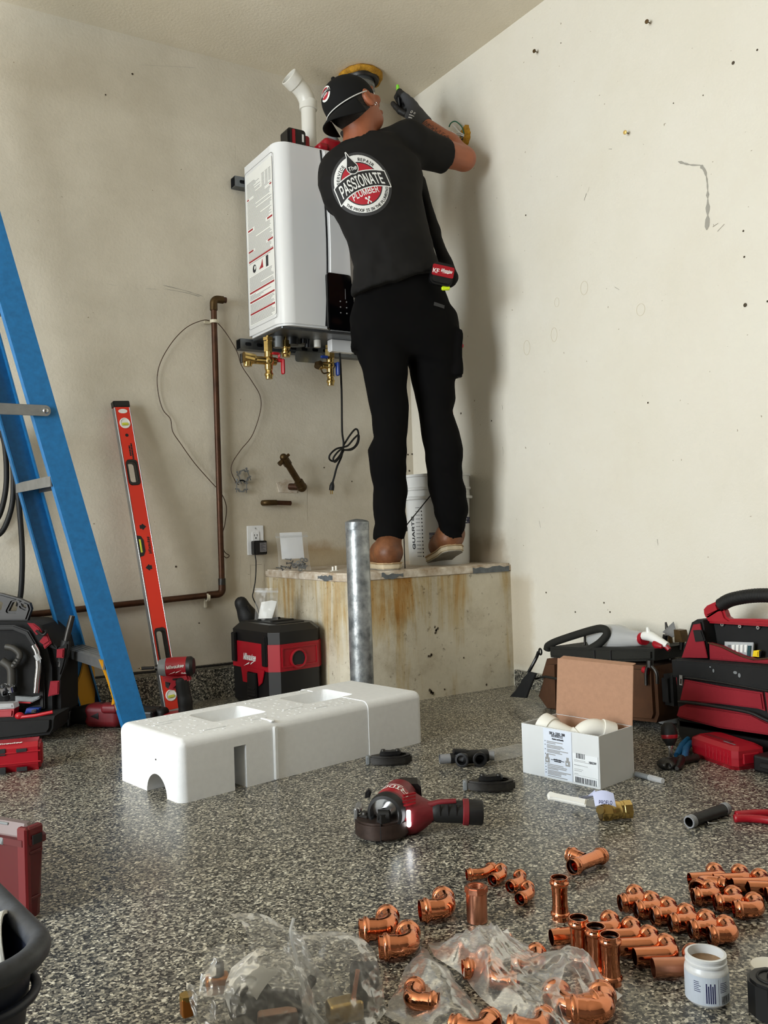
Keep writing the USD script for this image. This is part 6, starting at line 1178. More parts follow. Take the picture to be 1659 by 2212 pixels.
part(tote, 'inner_pocket', ply([(1512, 1391), (1540, 1399), (1580, 1418), (1610, 1427), (1650, 1424), (1800, 1405), (1800, 1450), (1513, 1428)], .02, .004, -.035), m_redfab, 20); part(tote, 'pocket_piping', tube(spline([t3(x, y, -.034) for x, y in ((1512, 1391), (1540, 1399), (1580, 1418), (1610, 1427), (1650, 1424), (1720, 1416))], 6), .0022, 6), m_bagbrown)
part(tote, 'top_band', ply([(1453, 1425), (1520, 1430), (1800, 1450), (1800, 1496), (1650, 1492), (1500, 1468), (1456, 1462)], .02, .004, .008), m_fab, 20); part(tote, 'side_buckle', ply([(1485, 1363), (1504, 1362), (1512, 1386), (1490, 1388)], .01, .003, -.02), m_blk)
part(tote, 'front_pocket', ply([(1482, 1467), (1560, 1482), (1650, 1495), (1656, 1535), (1640, 1530), (1560, 1520), (1472, 1514)], .014, .004, .010), m_redfab, 20); part(tote, 'side_pocket', ply([(1655, 1491), (1800, 1500), (1800, 1545), (1662, 1541)], .014, .004, .010), m_redfab, 20)
part(tote, 'mesh_pocket', ply([(1466, 1545), (1472, 1526), (1486, 1520), (1560, 1529), (1630, 1540), (1662, 1556), (1800, 1580), (1800, 1596), (1700, 1592), (1560, 1572), (1475, 1550)], .018, .006, .014), M('red_mesh', (140, 12, 30), .8, bump=.8, bs=700), 20)
part(tote, 'black_piping', tube(spline([t3(x, y, .016) for x, y in ((1474, 1514), (1500, 1516), (1560, 1525), (1625, 1537), (1660, 1552), (1720, 1580))], 6), .0045, 8), m_blkr); part(tote, 'zip_line', tube(spline([t3(x, y, .010) for x, y in ((1480, 1462), (1540, 1470), (1600, 1480), (1652, 1490), (1720, 1500))], 6), .003, 6), m_blk)
part(tote, 'zip_pull', X(bprism(Polygon([(-.005, 0), (.006, 0), (.004, -.028), (-.006, -.028)]).difference(Polygon([(-.002, -.01), (.003, -.01), (.002, -.024), (-.003, -.024)])), .002, .0005), frame(t3(1479, 1457, .015), x=(0, -1, 0), y=(0, 0, 1))), m_silver); part(tote, 'end_trim', ply([(1441, 1447), (1448, 1449), (1456, 1520), (1450, 1512)], .01, .002, -.03), m_redfab)
part(tote, 'base', ply([(1462, 1556), (1700, 1594), (1800, 1606), (1800, 1662), (1560, 1634), (1484, 1612), (1468, 1590)], .18, .012, .012), m_blk, 30); [part(tote, 'paint_splash', X(prism(affinity.scale(Point(0, 0).buffer(1, quad_segs=3), a, b), .0006), frame(t3(px, py, .009), x=(0, -1, 0), y=(0, 0, 1))), m_grayp, False) for px, py, a, b in ((1593, 1452, .006, .004), (1602, 1458, .004, .006), (1546, 1448, .003, .005), (1539, 1440, .003, .002))]
sc = thing('bit_case', 'clear case of grey bits in the inner pocket of the red tote', 'bit case'); part(sc, 'tray', ply([(1540, 1391), (1599, 1394), (1597, 1425), (1540, 1420)], .008, .002, -.056), m_grayp)
part(sc, 'clear_cover', ply([(1538, 1390), (1600, 1392), (1598, 1426), (1538, 1421)], .003, .001, -.052), m_haze)
for k in range(5): part(sc, 'bit', ply([(1546+9*k, 1397), (1552+9*k, 1397), (1551+9*k, 1414), (1546+9*k, 1413)], .004, .001, -.049), m_paper if k else m_alu, False)
part(sc, 'dark_panel', ply([(1590, 1399), (1597, 1399), (1595, 1423), (1588, 1421)], .003, .0005, -.048), M('teal_panel', (20, 60, 66), .5), False)
t = thing('yellow_knife', 'yellow tool end in the inner pocket of the red tote', 'utility knife'); part(t, 'body', ply([(1600, 1410), (1613, 1409), (1612, 1424), (1598, 1423)], .014, .003, -.05), M('bright_yellow', (236, 204, 20), .45)); part(t, 'black_tip', ply([(1612, 1410), (1617, 1411), (1615, 1424), (1612, 1424)], .012, .002, -.051), m_blk)

# red case, screwdriver, blue pliers, wrench, rag, pen
k0 = on_floor(1588, 1668); ka = on_floor(1490, 1632)-k0; La_ = np.linalg.norm(ka); ka /= La_; kb = V([-ka[1], ka[0], 0]); kb = kb if kb@RH > 0 else -kb; hk = upx(k0, V([0, 0, 1.]), 1617)
rk = thing('red_bit_case', 'red ribbed plastic case lying in front of the red tote', 'case', frame(k0, x=ka, y=kb) if np.cross(ka, kb)[2] > 0 else frame(k0, x=ka, z=(0, 0, 1)))
ys = 1 if np.cross(ka, kb)[2] > 0 else -1; Lb2 = .095
oc = lambda g: Polygon([(.012-g, -g), (La_-.012+g, -g), (La_+g, .012-g), (La_+g, Lb2-.012+g), (La_-.012+g, Lb2+g), (.012-g, Lb2+g), (-g, Lb2-.012+g), (-g, .012-g)])
sh_ = lambda g: affinity.scale(oc(g), 1, ys, origin=(0, 0))
part(rk, 'lower_shell', mf2t(m3.Manifold.hull(t2mf(prism(sh_(-.008), .004))+t2mf(prism(sh_(0), .004, mat4((0, 0, .012))))+t2mf(prism(sh_(0), .004, mat4((0, 0, hk*.45)))))), m_redp, 20)
part(rk, 'lid', mf2t(m3.Manifold.hull(t2mf(prism(sh_(.001), .004, mat4((0, 0, hk*.52))))+t2mf(prism(sh_(.0), .004, mat4((0, 0, hk*.78))))+t2mf(prism(sh_(-.013), .004, mat4((0, 0, hk-.004)))))), m_redp, 20)
for k in range(7): part(rk, 'grip_rib', bx(.005, .004, hk*.5, (.025+.014*k, 0, hk*.5), .001), m_redp, 20)
part(rk, 'end_latch', [bx(.006, Lb2*.5, hk*.45, (-.001, ys*Lb2*.5, hk*.5), .002)], m_redp, 20); part(rk, 'lid_label', prism(affinity.scale(sbox(La_*.3, Lb2*.3, La_*.85, Lb2*.45), 1, ys, origin=(0, 0)), .0006, mat4((0, 0, hk+.0004))), m_dkred, False); part(rk, 'brand_line', prism(affinity.scale(sbox(La_*.15, Lb2*.25, La_*.4, Lb2*.29), 1, ys, origin=(0, 0)), .0006, mat4((0, 0, hk+.0004))), m_grayp, False)
sdv = thing('stubby_screwdriver', 'black and red ball-grip screwdriver standing in the wrench left of the red bit case', 'screwdriver'); S1 = Facing(1450, 1650); c = S1.pt(1447, 1600)
part(sdv, 'grip', X(lathe([(0, .046), (.010, .045), (.018, .036), (.021, .02), (.019, .004), (.013, -.006), (.010, -.012), (0, -.012)], 26), frame(c, z=UP*.97+FH*.2-RH*.05)), m_blkr, 40); part(sdv, 'red_ring', X(lathe([(.0195, .006), (.0205, .010), (.0208, .014), (.0195, .018), (.0195, .006)], 26), frame(c, z=UP*.97+FH*.2-RH*.05)), m_redp); part(sdv, 'shank', tube([S1.pt(1447, 1606), S1.pt(1448, 1632), S1.pt(1449, 1648)], [.005, .005, .004], 10), m_silver); part(sdv, 'collar', tube([S1.pt(1447, 1609), S1.pt(1447, 1614)], .0075, 10), m_silver)
wrn = thing('adjustable_wrench', 'dark adjustable wrench lying under the stubby screwdriver', 'wrench'); S2 = Facing(1460, 1660); a, b = on_floor(1440, 1650, .012), on_floor(1490, 1640, .010)
part(wrn, 'head', implicit(lambda p: smax(.003, smin(.01, ell(p, a, (.024, .026, .012)), seg(p, a, a+(b-a)*.6, .015, .011)), -seg(p, a+V([-.012, -.016, 0]), a+V([-.03, -.04, 0]), .006, .008)), np.minimum(a, b)-.05, np.maximum(a, b)+.05, .0035), m_dksteel, True); part(wrn, 'handle', tube([a+(b-a)*.4, b, b+(b-a)*.3], [.010, .009, .011], 10), m_dksteel); part(wrn, 'knurl', cy(a+V([.004, .004, .004]), a+V([.014, -.004, .004]), .007, n=12), m_oldbr)
blp = thing('blue_pliers', 'blue handled pliers between the screwdriver and the red bit case', 'pliers')
for p0, p1, p2 in (((1462, 1632), (1474, 1610), (1486, 1596)), ((1478, 1640), (1482, 1618), (1492, 1604))): part(blp, 'blue_handle', tube([on_floor(*p0, .012), on_floor(*p1, .022), on_floor(*p2, .020)], [.008, .009, .007], 10), m_blue)
part(blp, 'jaws', tube([on_floor(1472, 1640, .012), on_floor(1468, 1652, .010), on_floor(1462, 1660, .008)], [.012, .010, .005], 10), m_dksteel)
rg = thing('white_rag', 'crumpled white rag on the floor between the two tool bags', 'rag'); c = on_floor(1437, 1560); part(rg, 'cloth', implicit(lambda p: ell(p, c+V([.0, 0, .030]), (.045, .05, .05))+.05*(meshkit.fbm(p*26, 3, 4)-.5), c-V([.1, .1, 0.0]), c+V([.1, .1, .12]), .0055), M('rag_cloth', (198, 204, 206), .9, bump=.3, bs=200), True); part(rg, 'fold', cloth(14, 8, lambda u, v: np.stack([c[0]-.02+.05*(u-.5)-.02*v, c[1]-.02+.03*v+.03*np.sin(u*5), .055+.03*v+.012*np.sin(u*9+v*4)], -1), .002), '/World/Looks/rag_cloth', True)
pen = thing('paint_pen', 'grey paint marker lying by the right end of the carton', 'marker'); a, b = on_floor(1374, 1672, .007), on_floor(1432, 1687, .007); part(pen, 'barrel', cy(a, a+(b-a)*.55, .0065, n=16), m_grayp); part(pen, 'cap', cy(a+(b-a)*.5, b, .0074, .0066, n=16), m_haze)
t = thing('black_box', 'black plastic box corner at the right edge below the red tote', 'box'); c = on_floor(1672, 1670); part(t, 'body', rbx(.06, .08, .040, .006, (c[0]+.005, c[1], .021)), m_blk); part(t, 'latch', bx(.012, .03, .012, (c[0]-.03, c[1], .022), .002), m_blkr)
bag2 = thing('flat_plastic_bag', 'flat crumpled clear bag on the floor left of the carton', 'plastic bag'); c = on_floor(1098, 1628)
part(bag2, 'film', cloth(26, 18, lambda u, v: c+np.stack([.17*(u-.5), .11*(v-.5), .004+.018*meshkit.fbm(np.stack([u*5, v*4, u*0], -1), 3, 7)*np.sin(u*pi)*np.sin(v*pi)], -1)+wob(np.stack([u*.17, v*.11, u*0], -1), 30, .004, 3)*V([1, 1, 0]), 0), m_film2, True); part(bag2, 'seal', tube([c+V([-.085, -.05, .004]), c+V([-.08, 0, .006]), c+V([-.085, .05, .004])], .0015, 5), m_haze)

# ---------------------------------------------------------------- foreground: tools and copper fittings on the floor
m_cu = M('bright_copper', (234, 158, 120), .12, 1.0, var=.25, vs=18, col2=(218, 136, 98), bump=.04, bs=120); m_cu2 = M('satin_copper', (222, 156, 128), .30, 1.0, var=.3, vs=24, bump=.08, bs=200); m_oring = M('black_o_ring', (12, 12, 12), .4)
RHh, AWY = RH, FH                                        # right and away on the floor, as the photograph sees them
def fdir(deg): a = math.radians(deg); return RHh*math.cos(a)+AWY*math.sin(a)
def hollow_tube(path, r, n=22, th=.0012):
    a = tube(path, r, n, cap=False); b = tube(path, r-th, n, cap=False); b.invert(); return join([a, b])
def press_cup(L, r, n=26):
    """a press socket of length L along z: plain, bead, lip; open at z = L, hollow"""
    return lathe([(r*1.004, -.0005), (r*1.004, L*.12), (r*1.06, L*.2), (r*1.06, L*.46), (r*1.12, L*.5), (r*1.25, L*.58), (r*1.27, L*.66), (r*1.25, L*.74), (r*1.1, L*.80), (r*1.09, L*.97), (r*1.12, L), (r*1.02, L), (r*1.0, L*.8), (r*.96, L*.4), (r*.94, 0)], n)
def oring(L, r): return lathe([(r*.88, L*.56), (r*1.05, L*.56), (r*1.05, L*.74), (r*.88, L*.74), (r*.86, L*.65), (r*.88, L*.56)], 20)
def elbow_proto(t, r, L, ang=90, street=0., mat=None):
    """arms along +x and at ang; street > 0: the +x arm is plain tube of that length"""
    mat = mat or m_cu; a = V([1., 0, 0]); b = V([math.cos(math.radians(ang)), math.sin(math.radians(ang)), 0]); c = L*.62; La = street or L
    arc = elbow_path((0, 0, 0), a, b, (L-c)*.93 if abs(ang-90) < 5 else r*2.4, 12)
    part(t, 'bend', hollow_tube([a*(La if street else La-c)]+arc+[b*(L-c+.002)], r), mat, True)
    part(t, 'socket', X(press_cup(c, r), frame(b*(L-c), z=b)), mat, 50); part(t, 'seal_ring', X(oring(c, r), frame(b*(L-c), z=b)), m_oring, True)
    if not street: part(t, 'socket', X(press_cup(c, r), frame(a*(La-c), z=a)), mat, 50); part(t, 'seal_ring', X(oring(c, r), frame(a*(La-c), z=a)), m_oring, True)
    else: part(t, 'plain_end', X(lathe([(r*1.01, 0), (r*1.015, La*.5), (r*1.0, La*.5+.001), (r*.92, La*.5+.001), (r*.92, 0), (r*1.01, 0)], 24), frame(a*(La*.5), z=a)), mat, 40)
def place(open_px, deg, L, z, tilt=0.):
    """floor matrix of an elbow whose +x arm opens at the photograph point open_px, seen pointing along deg"""
    a = fdir(deg); p = on_floor(*open_px, z)-a*L; return frame(V([p[0], p[1], z]), x=a, z=V([0, 0, 1.])+a*tilt)
first = {}
def fitting(kind, name, label, m, group, build):
    if kind not in first:
        t = first[kind] = thing(name, label, 'pipe fitting', m, group); build(t); return t
    return dup(first[kind], name, label, m, group)
RS, LS = .0117, .038; zS = RS*1.27+.0005
PE = lambda t: elbow_proto(t, RS, LS); ordn = ('first', 'second', 'third', 'fourth', 'fifth', 'sixth')
for k, q in enumerate(((1339, 1951), (1373, 1966), (1408, 1979), (1447, 1994), (1490, 2008), (1530, 2021))):
    fitting('pe', 'copper_elbow', f'copper press elbow, {ordn[k]} from the left in the slanting row of six', place(q, 187-k*1.0, LS, zS) @ rotation_matrix(pi, [1, 0, 0]), 'row of six press elbows', PE)
for k, q in enumerate(((1497, 1937), (1544, 1950), (1585, 1964))):
    fitting('pe', 'copper_elbow', f'copper press elbow, {ordn[k]} from the left of the three behind the row of six', place(q, 180-4*k, LS, zS) @ rotation_matrix(pi, [1, 0, 0]), 'three press elbows behind the row of six', PE)
fitting('pe', 'copper_elbow', 'copper press elbow opening toward the viewer at the left of the rear street elbows', place((1505, 1921), 236, LS, zS), 'single press elbows', PE)
LSt = .056; SE_ = lambda t: elbow_proto(t, RS, LS, 90, LSt); zT = RS*1.27+.0005
for k, q in enumerate(((1491, 1901), (1543, 1903), (1583, 1912), (1618, 1919), (1656, 1932))):
    fitting('se', 'street_elbow', f'copper street elbow with a plain tail, {ordn[k]} from the left in the rearmost group', place(q, 184-3*k, LSt, zT) @ rotation_matrix(pi, [1, 0, 0]), 'rear street elbows', SE_)
fitting('se', 'street_elbow', 'copper street elbow with its plain tail pointing left beside the rear standing coupling', place((1192, 2025), 190, LSt, zT) @ rotation_matrix(pi, [1, 0, 0]), 'front street elbows', SE_)
for k, q in enumerate(((1252, 2012), (1298, 2027), (1336, 2047), (1372, 2067))):
    fitting('se', 'street_elbow', f'copper street elbow, {ordn[k]} from the left behind the three standing couplings', place(q, 184, LSt, zT) @ rotation_matrix(pi, [1, 0, 0]), 'front street elbows', SE_)
t = fitting('se2', 'street_elbow', 'dull wider street elbow nearest the white flux jar', place((1412, 2091), 181, .066, .0165) @ rotation_matrix(pi, [1, 0, 0]), 'front street elbows', lambda t: elbow_proto(t, .0128, LS, 90, .066, m_cu2))
RB, LB = .0152, .047; zB = RB*1.27+.0005; BE = lambda t: elbow_proto(t, RB, LB)
for q, dg, lb in (((907, 1968), 190, 'large copper press elbow lying alone left of the standing adapter'), ((776, 2010), 186, 'rear of the two large copper elbows beside the crumpled clear bag'), ((819, 2047), 186, 'front of the two large copper elbows beside the crumpled clear bag')):
    fitting('be', 'large_copper_elbow', lb, place(q, dg, LB, zB) @ rotation_matrix(pi, [1, 0, 0]), 'large press elbows', BE)
R4, L4 = .0092, .031; FE = lambda t: elbow_proto(t, R4, L4, 135)
for k, (q, dg) in enumerate((((1008, 1890), 188), ((1063, 1902), 226), ((1101, 1916), 222), ((1122, 1943), 226))):
    fitting('fe', 'copper_45_elbow', f'small copper 45 degree elbow, {ordn[k]} from the left in the curved row of four', place(q, dg, L4, R4*1.27+.0005) @ rotation_matrix(pi, [1, 0, 0]), 'small 45 degree elbows', FE)
def coupling(t):
    H = .0655; r = .0121; c = H*.5
    part(t, 'sleeve', join([X(press_cup(c*.74, r), mat4((0, 0, c+c*.26))), X(X(press_cup(c*.74, r), mat4(rx=pi)), mat4((0, 0, c-c*.26))), X(lathe([(r*1.0, 0), (r*1.0, c*.52), (r*.94, c*.52), (r*.94, 0), (r, 0)], 26), mat4((0, 0, c-c*.26)))]), m_cu, 50)
    for s, z in ((1, c+c*.26), (-1, c-c*.26)): part(t, 'seal_ring', X(X(oring(c*.74, r), mat4(rx=0 if s > 0 else pi)), mat4((0, 0, z))), m_oring, True)
for k, (px, py) in enumerate(((1253, 2090), (1290, 2111), (1321, 2132), (1211, 1993))):
    p = on_floor(px, py-8); fitting('cp', 'copper_coupling', 'copper coupling standing alone behind the street elbow tail' if k == 3 else f'copper coupling standing upright, {ordn[k]} from the left of the three in front', mat4((p[0], p[1], .0)), 'standing copper couplings', coupling)
def tee(t):
    r = .0121; L = .043; c = L*.6
    part(t, 'run', hollow_tube([(-L+c, 0, 0), (L-c, 0, 0)], r), m_cu, True); part(t, 'branch', hollow_tube([(0, r*.6, 0), (0, L-c, 0)], r*.98), m_cu, True)
    for d in ((-1, 0, 0), (1, 0, 0), (0, 1, 0)): part(t, 'socket', X(press_cup(c, r), frame(V(d)*(L-c), z=d)), m_cu, 50); part(t, 'seal_ring', X(oring(c, r), frame(V(d)*(L-c), z=d)), m_oring, True)
p = on_floor(1270, 1860, .016); fitting('te', 'copper_tee', 'copper press tee lying on its own behind the other fittings', frame(V([p[0], p[1], .0163]), x=fdir(38), z=(0, 0, 1)), None, tee)
p = on_floor(1031, 1990); ca = thing('copper_adapter', 'dull copper threaded adapter standing on end in the middle of the floor', 'pipe fitting', mat4((p[0], p[1], 0)))
part(ca, 'barrel', lathe([(.0155, 0), (.0165, .001), (.0168, .046), (.0150, .046), (.0150, 0), (.0155, 0)], 32), m_cu2, 40); hx8 = [(.0184*math.cos(a), .0184*math.sin(a)) for a in np.arange(8)*pi/4+.2]; part(ca, 'octagon_collar', bprism(Polygon(hx8).difference(Point(0, 0).buffer(.0112)), .011, .0015, mat4((0, 0, .045))), m_cu2, 20)
part(ca, 'inner_thread', join([X(trimesh.creation.torus(.0112, .0009, 24, 6), mat4((0, 0, .054-.0022*k))) for k in range(6)]+[lathe([(.0112, .055), (.0112, .03), (0, .03)], 24)]), m_cu2, True)

# fittings inside the flat bag
for q, dg, k_, lb in (((1000, 2094), 186, 'pe', 'copper elbow at the upper left inside the flat clear bag'), ((1119, 2124), -18, 'pe', 'copper elbow bent to the right in the middle of the flat clear bag'), ((1104, 2083), 176, 'pe', 'copper elbow at the upper right inside the flat clear bag'), ((948, 2168), -14, 'pe', 'copper elbow alone in the lower left pocket of the flat clear bag'),
                     ((1222, 2183), 172, 'be', 'large copper elbow leftmost in the lower right of the flat bag'), ((1302, 2172), 8, 'be', 'large copper elbow rightmost in the lower right of the flat bag'), ((975, 2214), 150, 'pe', 'copper elbow cut by the lower picture edge left in the flat bag'), ((1098, 2216), 160, 'pe', 'copper elbow cut by the lower picture edge right in the flat bag')):
    L_, z_ = (LS, zS) if k_ == 'pe' else (LB, zB); m = place(q, dg, L_, z_+.002); fitting(k_, 'bagged_elbow', lb, m @ rotation_matrix(pi, [1, 0, 0]) if abs(dg) > 90 else m, 'elbows inside the flat bag', None)

# press tool
Rg = thing('press_tool', 'red and black cordless pipe press tool lying with its lamp lit', 'press tool'); Pz = Facing(835, 1812)
f0 = Pz.pt(828, 1762, .02); f1 = Pz.pt(864, 1722, -.075); axp = (f0-f1)/np.linalg.norm(f0-f1); lp = np.linalg.norm(f0-f1); BFr = frame(f1, z=axp)
part(Rg, 'barrel', X(lathe([(0, -.02), (.031, -.018), (.037, -.005), (.037, lp*.62), (.036, lp*.74), (.030, lp*.74), (0, lp*.74)], 36), BFr), m_dkred, 40); part(Rg, 'barrel_stripe', X(lathe([(.0365, lp*.64), (.0376, lp*.58), (.0376, lp*.30), (.037, lp*.25)], 36), BFr), m_redp, 40)
part(Rg, 'front_ring', X(lathe([(.030, lp*.70), (.038, lp*.70), (.039, lp*.78), (.037, lp*.92), (.031, lp*.94), (.030, lp*.70)], 36), BFr), m_blkr, 40); part(Rg, 'piston_bore', X(lathe([(.031, lp*.94), (.0302, lp*.765), (.012, lp*.755), (.012, lp*.88), (0, lp*.88)], 32), BFr), m_silver, 40)
part(Rg, 'black_roller', [cy(f0+RH*.010-axp*.004, f0-RH*.012-axp*.004, .011, n=16), X(bx(.02, .016, .02), loc=f0+V([0, 0, -.006]))], m_blkr)
part(Rg, 'rear_housing', Pz.poly([(852, 1702), (868, 1696), (903, 1697), (910, 1704), (912, 1730), (896, 1734), (878, 1716)], .07, .012, -.06), m_blk, 30); part(Rg, 'lower_body', implicit(lambda p: smin(.03, seg(p, f1+V([0, 0, -.006]), Pz.pt(886, 1762, -.035), .034, .033), seg(p, Pz.pt(886, 1755, -.035), Pz.pt(938, 1752, -.03), .033, .017)), np.minimum(f1, Pz.pt(886, 1790, .05))-.09, np.maximum(f1, Pz.pt(940, 1700, -.12))+.09, .006), m_dkred, True)
part(Rg, 'vent_slots', [X(bx(.03, .003, .004), loc=Pz.pt(884, 1716+7*k, .004)) for k in range(4)], m_redp, 20, kind='stuff'); part(Rg, 'side_lever', Pz.poly([(788, 1726), (789, 1714), (797, 1706), (803, 1712), (799, 1724)], .02, .004, -.02), m_blk)
lampm = usdkit.material(stage, '/World/Looks/work_lamp', {'e': ('emission', {'color': (.95, .97, 1.0), 'strength': 9.0})}, [], 'e.emission')
part(Rg, 'work_lamp', X(bprism(rrect(-.0045, -.020, .0045, .018, .004), .004, .001), frame(Pz.pt(883, 1766, .010), x=RH, z=-AWY-RH*.1+V([0, 0, -.25]))), lampm, False)
g0, g1, g2 = Pz.pt(938, 1752, -.03), Pz.pt(1002, 1754, -.028), Pz.pt(1043, 1755, -.028); dgp = (g2-g0)/np.linalg.norm(g2-g0); GF = frame(g0, z=dgp); lg = np.linalg.norm(g2-g0)
part(Rg, 'rubber_grip', X(lathe([(0, -.006), (.018, -.004), (.0225, .006), (.0225, lg*.62), (.021, lg*.66), (0, lg*.66)], 28), GF), m_blkr, 40); part(Rg, 'red_top', tube([Pz.pt(922, 1741, -.025), Pz.pt(950, 1733, -.022), Pz.pt(985, 1730, -.022)], [.008, .006, .005], 10), m_dkred)
part(Rg, 'battery', X(lathe([(0, lg*.60), (.023, lg*.60), (.0255, lg*.68), (.0255, lg*.97), (.023, lg), (0, lg)], 28), GF), m_blk, 40); part(Rg, 'red_collar', X(lathe([(.024, lg*.58), (.0265, lg*.60), (.0265, lg*.70), (.024, lg*.72)], 28), GF), m_dkred); [part(Rg, 'grip_rib', X(bx(.003, .004, .022), loc=Pz.pt(950+18*k, 1750, -.008)), m_blk) for k in range(3)]
part(Rg, 'trigger', Pz.poly([(908, 1760), (932, 1758), (938, 1778), (914, 1780)], .03, .006, -.012), m_blk)
nb = -FWD*.62+V([0, 0, 1.])*.66-RIGHT*.42; nb -= axp*(nb@axp); nb /= np.linalg.norm(nb); brl = lathe([(0, -.02), (.0378, -.005), (.0378, lp*.62), (0, lp*.7)], 48); brl.apply_transform(BFr)
bfr = frame(f1+axp*lp*.40+nb*.06, x=np.cross(axp, nb), z=nb); part(Rg, 'brand_lettering', decal(brl, glyphs('RIDGID', .015).union(sbox(-.026, -.0135, .026, -.0115)), bfr, .0006, .004, .1), m_ltxt, False)
jc = on_floor(826, 1806, 0); JF = frame(V([jc[0], jc[1], .006]), x=fdir(-3), z=(0, 0, 1)); m_jaw = M('brown_jaw_steel', (62, 48, 42), .5, .5, var=.4, vs=50, bump=.25, bs=150)
hd = Polygon([(.055*math.cos(a), .052*math.sin(a)) for a in np.linspace(pi, 2*pi, 28)]+[(.055, .016), (.04, .022), (.012, .012), (-.012, .012), (-.04, .022), (-.055, .016)])
ja = part(Rg, 'jaw_set', bprism(hd, .034, .004, JF), m_jaw, 30); part(ja, 'jaw_gap', X(bx(.0012, .016, .0345), m=JF@mat4((0, -.0443, .0172))), m_gap, False); part(ja, 'jaw_hole', prism(Point(0, -.016).buffer(.008), .0006, JF@mat4((0, 0, .0342))), m_gap, False)
part(ja, 'link_plate', X(bprism(Polygon([(-.046, -.004), (-.03, -.014), (0, -.004), (.03, -.014), (.046, -.004), (.04, .018), (.012, .008), (-.012, .008), (-.04, .018)]), .006, .002), JF@mat4((0, 0, .033))), m_dksteel)
for s in (-1, 1): part(ja, 'pin', X(lathe([(0, .006), (.007, .006), (.009, .003), (.009, 0), (0, 0)], 16), JF@mat4((s*.034, .004, .037))), m_dksteel); part(Rg, 'fork_arm', [X(bx(.014, .040, .012, (s*.048, .022, .046), .003), JF), X(bx(.010, .012, .03, (s*.052, .004, .036), .003), JF)], m_alu)
def press_jaw(px, py, deg, label):
    c = on_floor(px, py); t = thing('press_jaw', label, 'press jaw', frame(V([c[0], c[1], 0]), x=fdir(deg), z=(0, 0, 1)), 'loose press jaws')
    o = Polygon([(-.056, -.006), (-.035, -.016), (0, -.026), (.035, -.022), (.055, -.006), (.056, .010), (.04, .026), (.0, .032), (-.03, .02), (-.056, .008)])
    part(t, 'lower_plate', bprism(o.difference(Point(.024, .004).buffer(.013)), .022, .004, mat4((0, 0, .003))), m_dksteel, 30); part(t, 'upper_plate', bprism(Polygon([(-.024, -.012), (.0, -.018), (.03, -.012), (.034, .004), (.012, .014), (.004, .006), (-.02, .012)]), .012, .003, mat4((-.006, .004, .024))), m_blk, 30)
    for x, y in ((-.02, .0), (.018, -.002)): part(t, 'pin', X(lathe([(0, .005), (.005, .004), (.007, 0), (0, 0)], 14), mat4((x, y+.002, .036))), m_dksteel)
    part(t, 'end_block', bx(.012, .018, .024, (-.061, 0, .014), .003), m_grayp); part(t, 'support_pin', cy((.0, 0, 0), (0, 0, .006), .008, n=12), m_dksteel)
press_jaw(845, 1651, 3, 'loose black press jaw lying beside the white packing block'); press_jaw(1062, 1708, -4, 'loose black press jaw lying right of the press tool')

# black iron pipe assembly, nipple, brass valve
m_iron = M('black_iron', (40, 40, 41), .42, .5, var=.3, vs=40, bump=.15, bs=180); m_thr = M('grey_pipe_thread', (146, 148, 152), .5, .4, bump=.4, bs=300)
IT = Facing(1010, 1655); ir = thing('iron_tee_assembly', 'black iron tee with threaded nipples lying between press jaws and carton', 'pipe fitting'); zt_i = .019; ip = lambda px, py: on_floor(px, py, zt_i)
a, b, c2_, d_r = ip(950, 1640), ip(1002, 1636), ip(1046, 1632), ip(1068, 1632)
part(ir, 'nipple', hollow_tube([a, b], .0125, 20, .003), m_thr, True); part(ir, 'coupling_band', tube([a+(b-a)*.42, a+(b-a)*.62], .0135, 18), m_iron); part(ir, 'nipple', hollow_tube([c2_, d_r], .0125, 20, .003), m_thr, True)
part(ir, 'tee_body', [tube([b-(c2_-b)*.1, b+(c2_-b)*.3, c2_+(c2_-b)*.15], [.0165, .0175, .0165], 20), hollow_tube([b+(c2_-b)*.72, b+(c2_-b)*.72-AWY*.034], .0155, 20, .003), hollow_tube([b+(c2_-b)*.05, b+(c2_-b)*.05-AWY*.026-RH*.010], .0145, 20, .003)], m_iron, True)
for q, dq in ((b+(c2_-b)*.72-AWY*.034, -AWY), (b+(c2_-b)*.05-AWY*.026-RH*.010, -AWY-.38*RH)): part(ir, 'socket_rim', X(lathe([(.012, -.006), (.0175, -.006), (.0185, -.003), (.0185, .003), (.017, .004), (.0125, .004), (.0115, -.004), (.012, -.006)], 22), frame(q, z=dq)), m_iron, 40)
part(ir, 'rear_cap', tube([b+(c2_-b)*.1+V([0, 0, .012]), b-(c2_-b)*.5+V([0, 0, .017])], .009, 12), m_iron)
nip = thing('pipe_nipple', 'black threaded pipe nipple lying at the right behind the red pliers', 'pipe fitting'); a, b = on_floor(1488, 1776, .0125), on_floor(1570, 1746, .0125)
part(nip, 'pipe', hollow_tube([a, b], .0122, 22, .0025), m_iron, True)
for s, q in ((0, a), (1, b)): e_ = (b-a)/np.linalg.norm(b-a)*(1 if s == 0 else -1); part(nip, 'thread', join([X(trimesh.creation.torus(.0118, .0012, 20, 6), frame(q+e_*(.002+.0022*k), z=e_)) for k in range(6)]), m_thr, True)
part(nip, 'end_rim', X(lathe([(.0095, 0), (.0122, 0), (.0122, .002), (.0095, .002), (.0095, 0)], 20), frame(a, z=b-a)), m_thr)
rp = thing('channel_pliers', 'red handled pliers cut by the right picture edge', 'pliers'); pts = [on_floor(x, y, .009) for x, y in ((1586, 1768), (1620, 1768), (1662, 1772), (1720, 1782))]; pts2 = [on_floor(x, y, .009) for x, y in ((1590, 1760), (1640, 1756), (1720, 1756))]
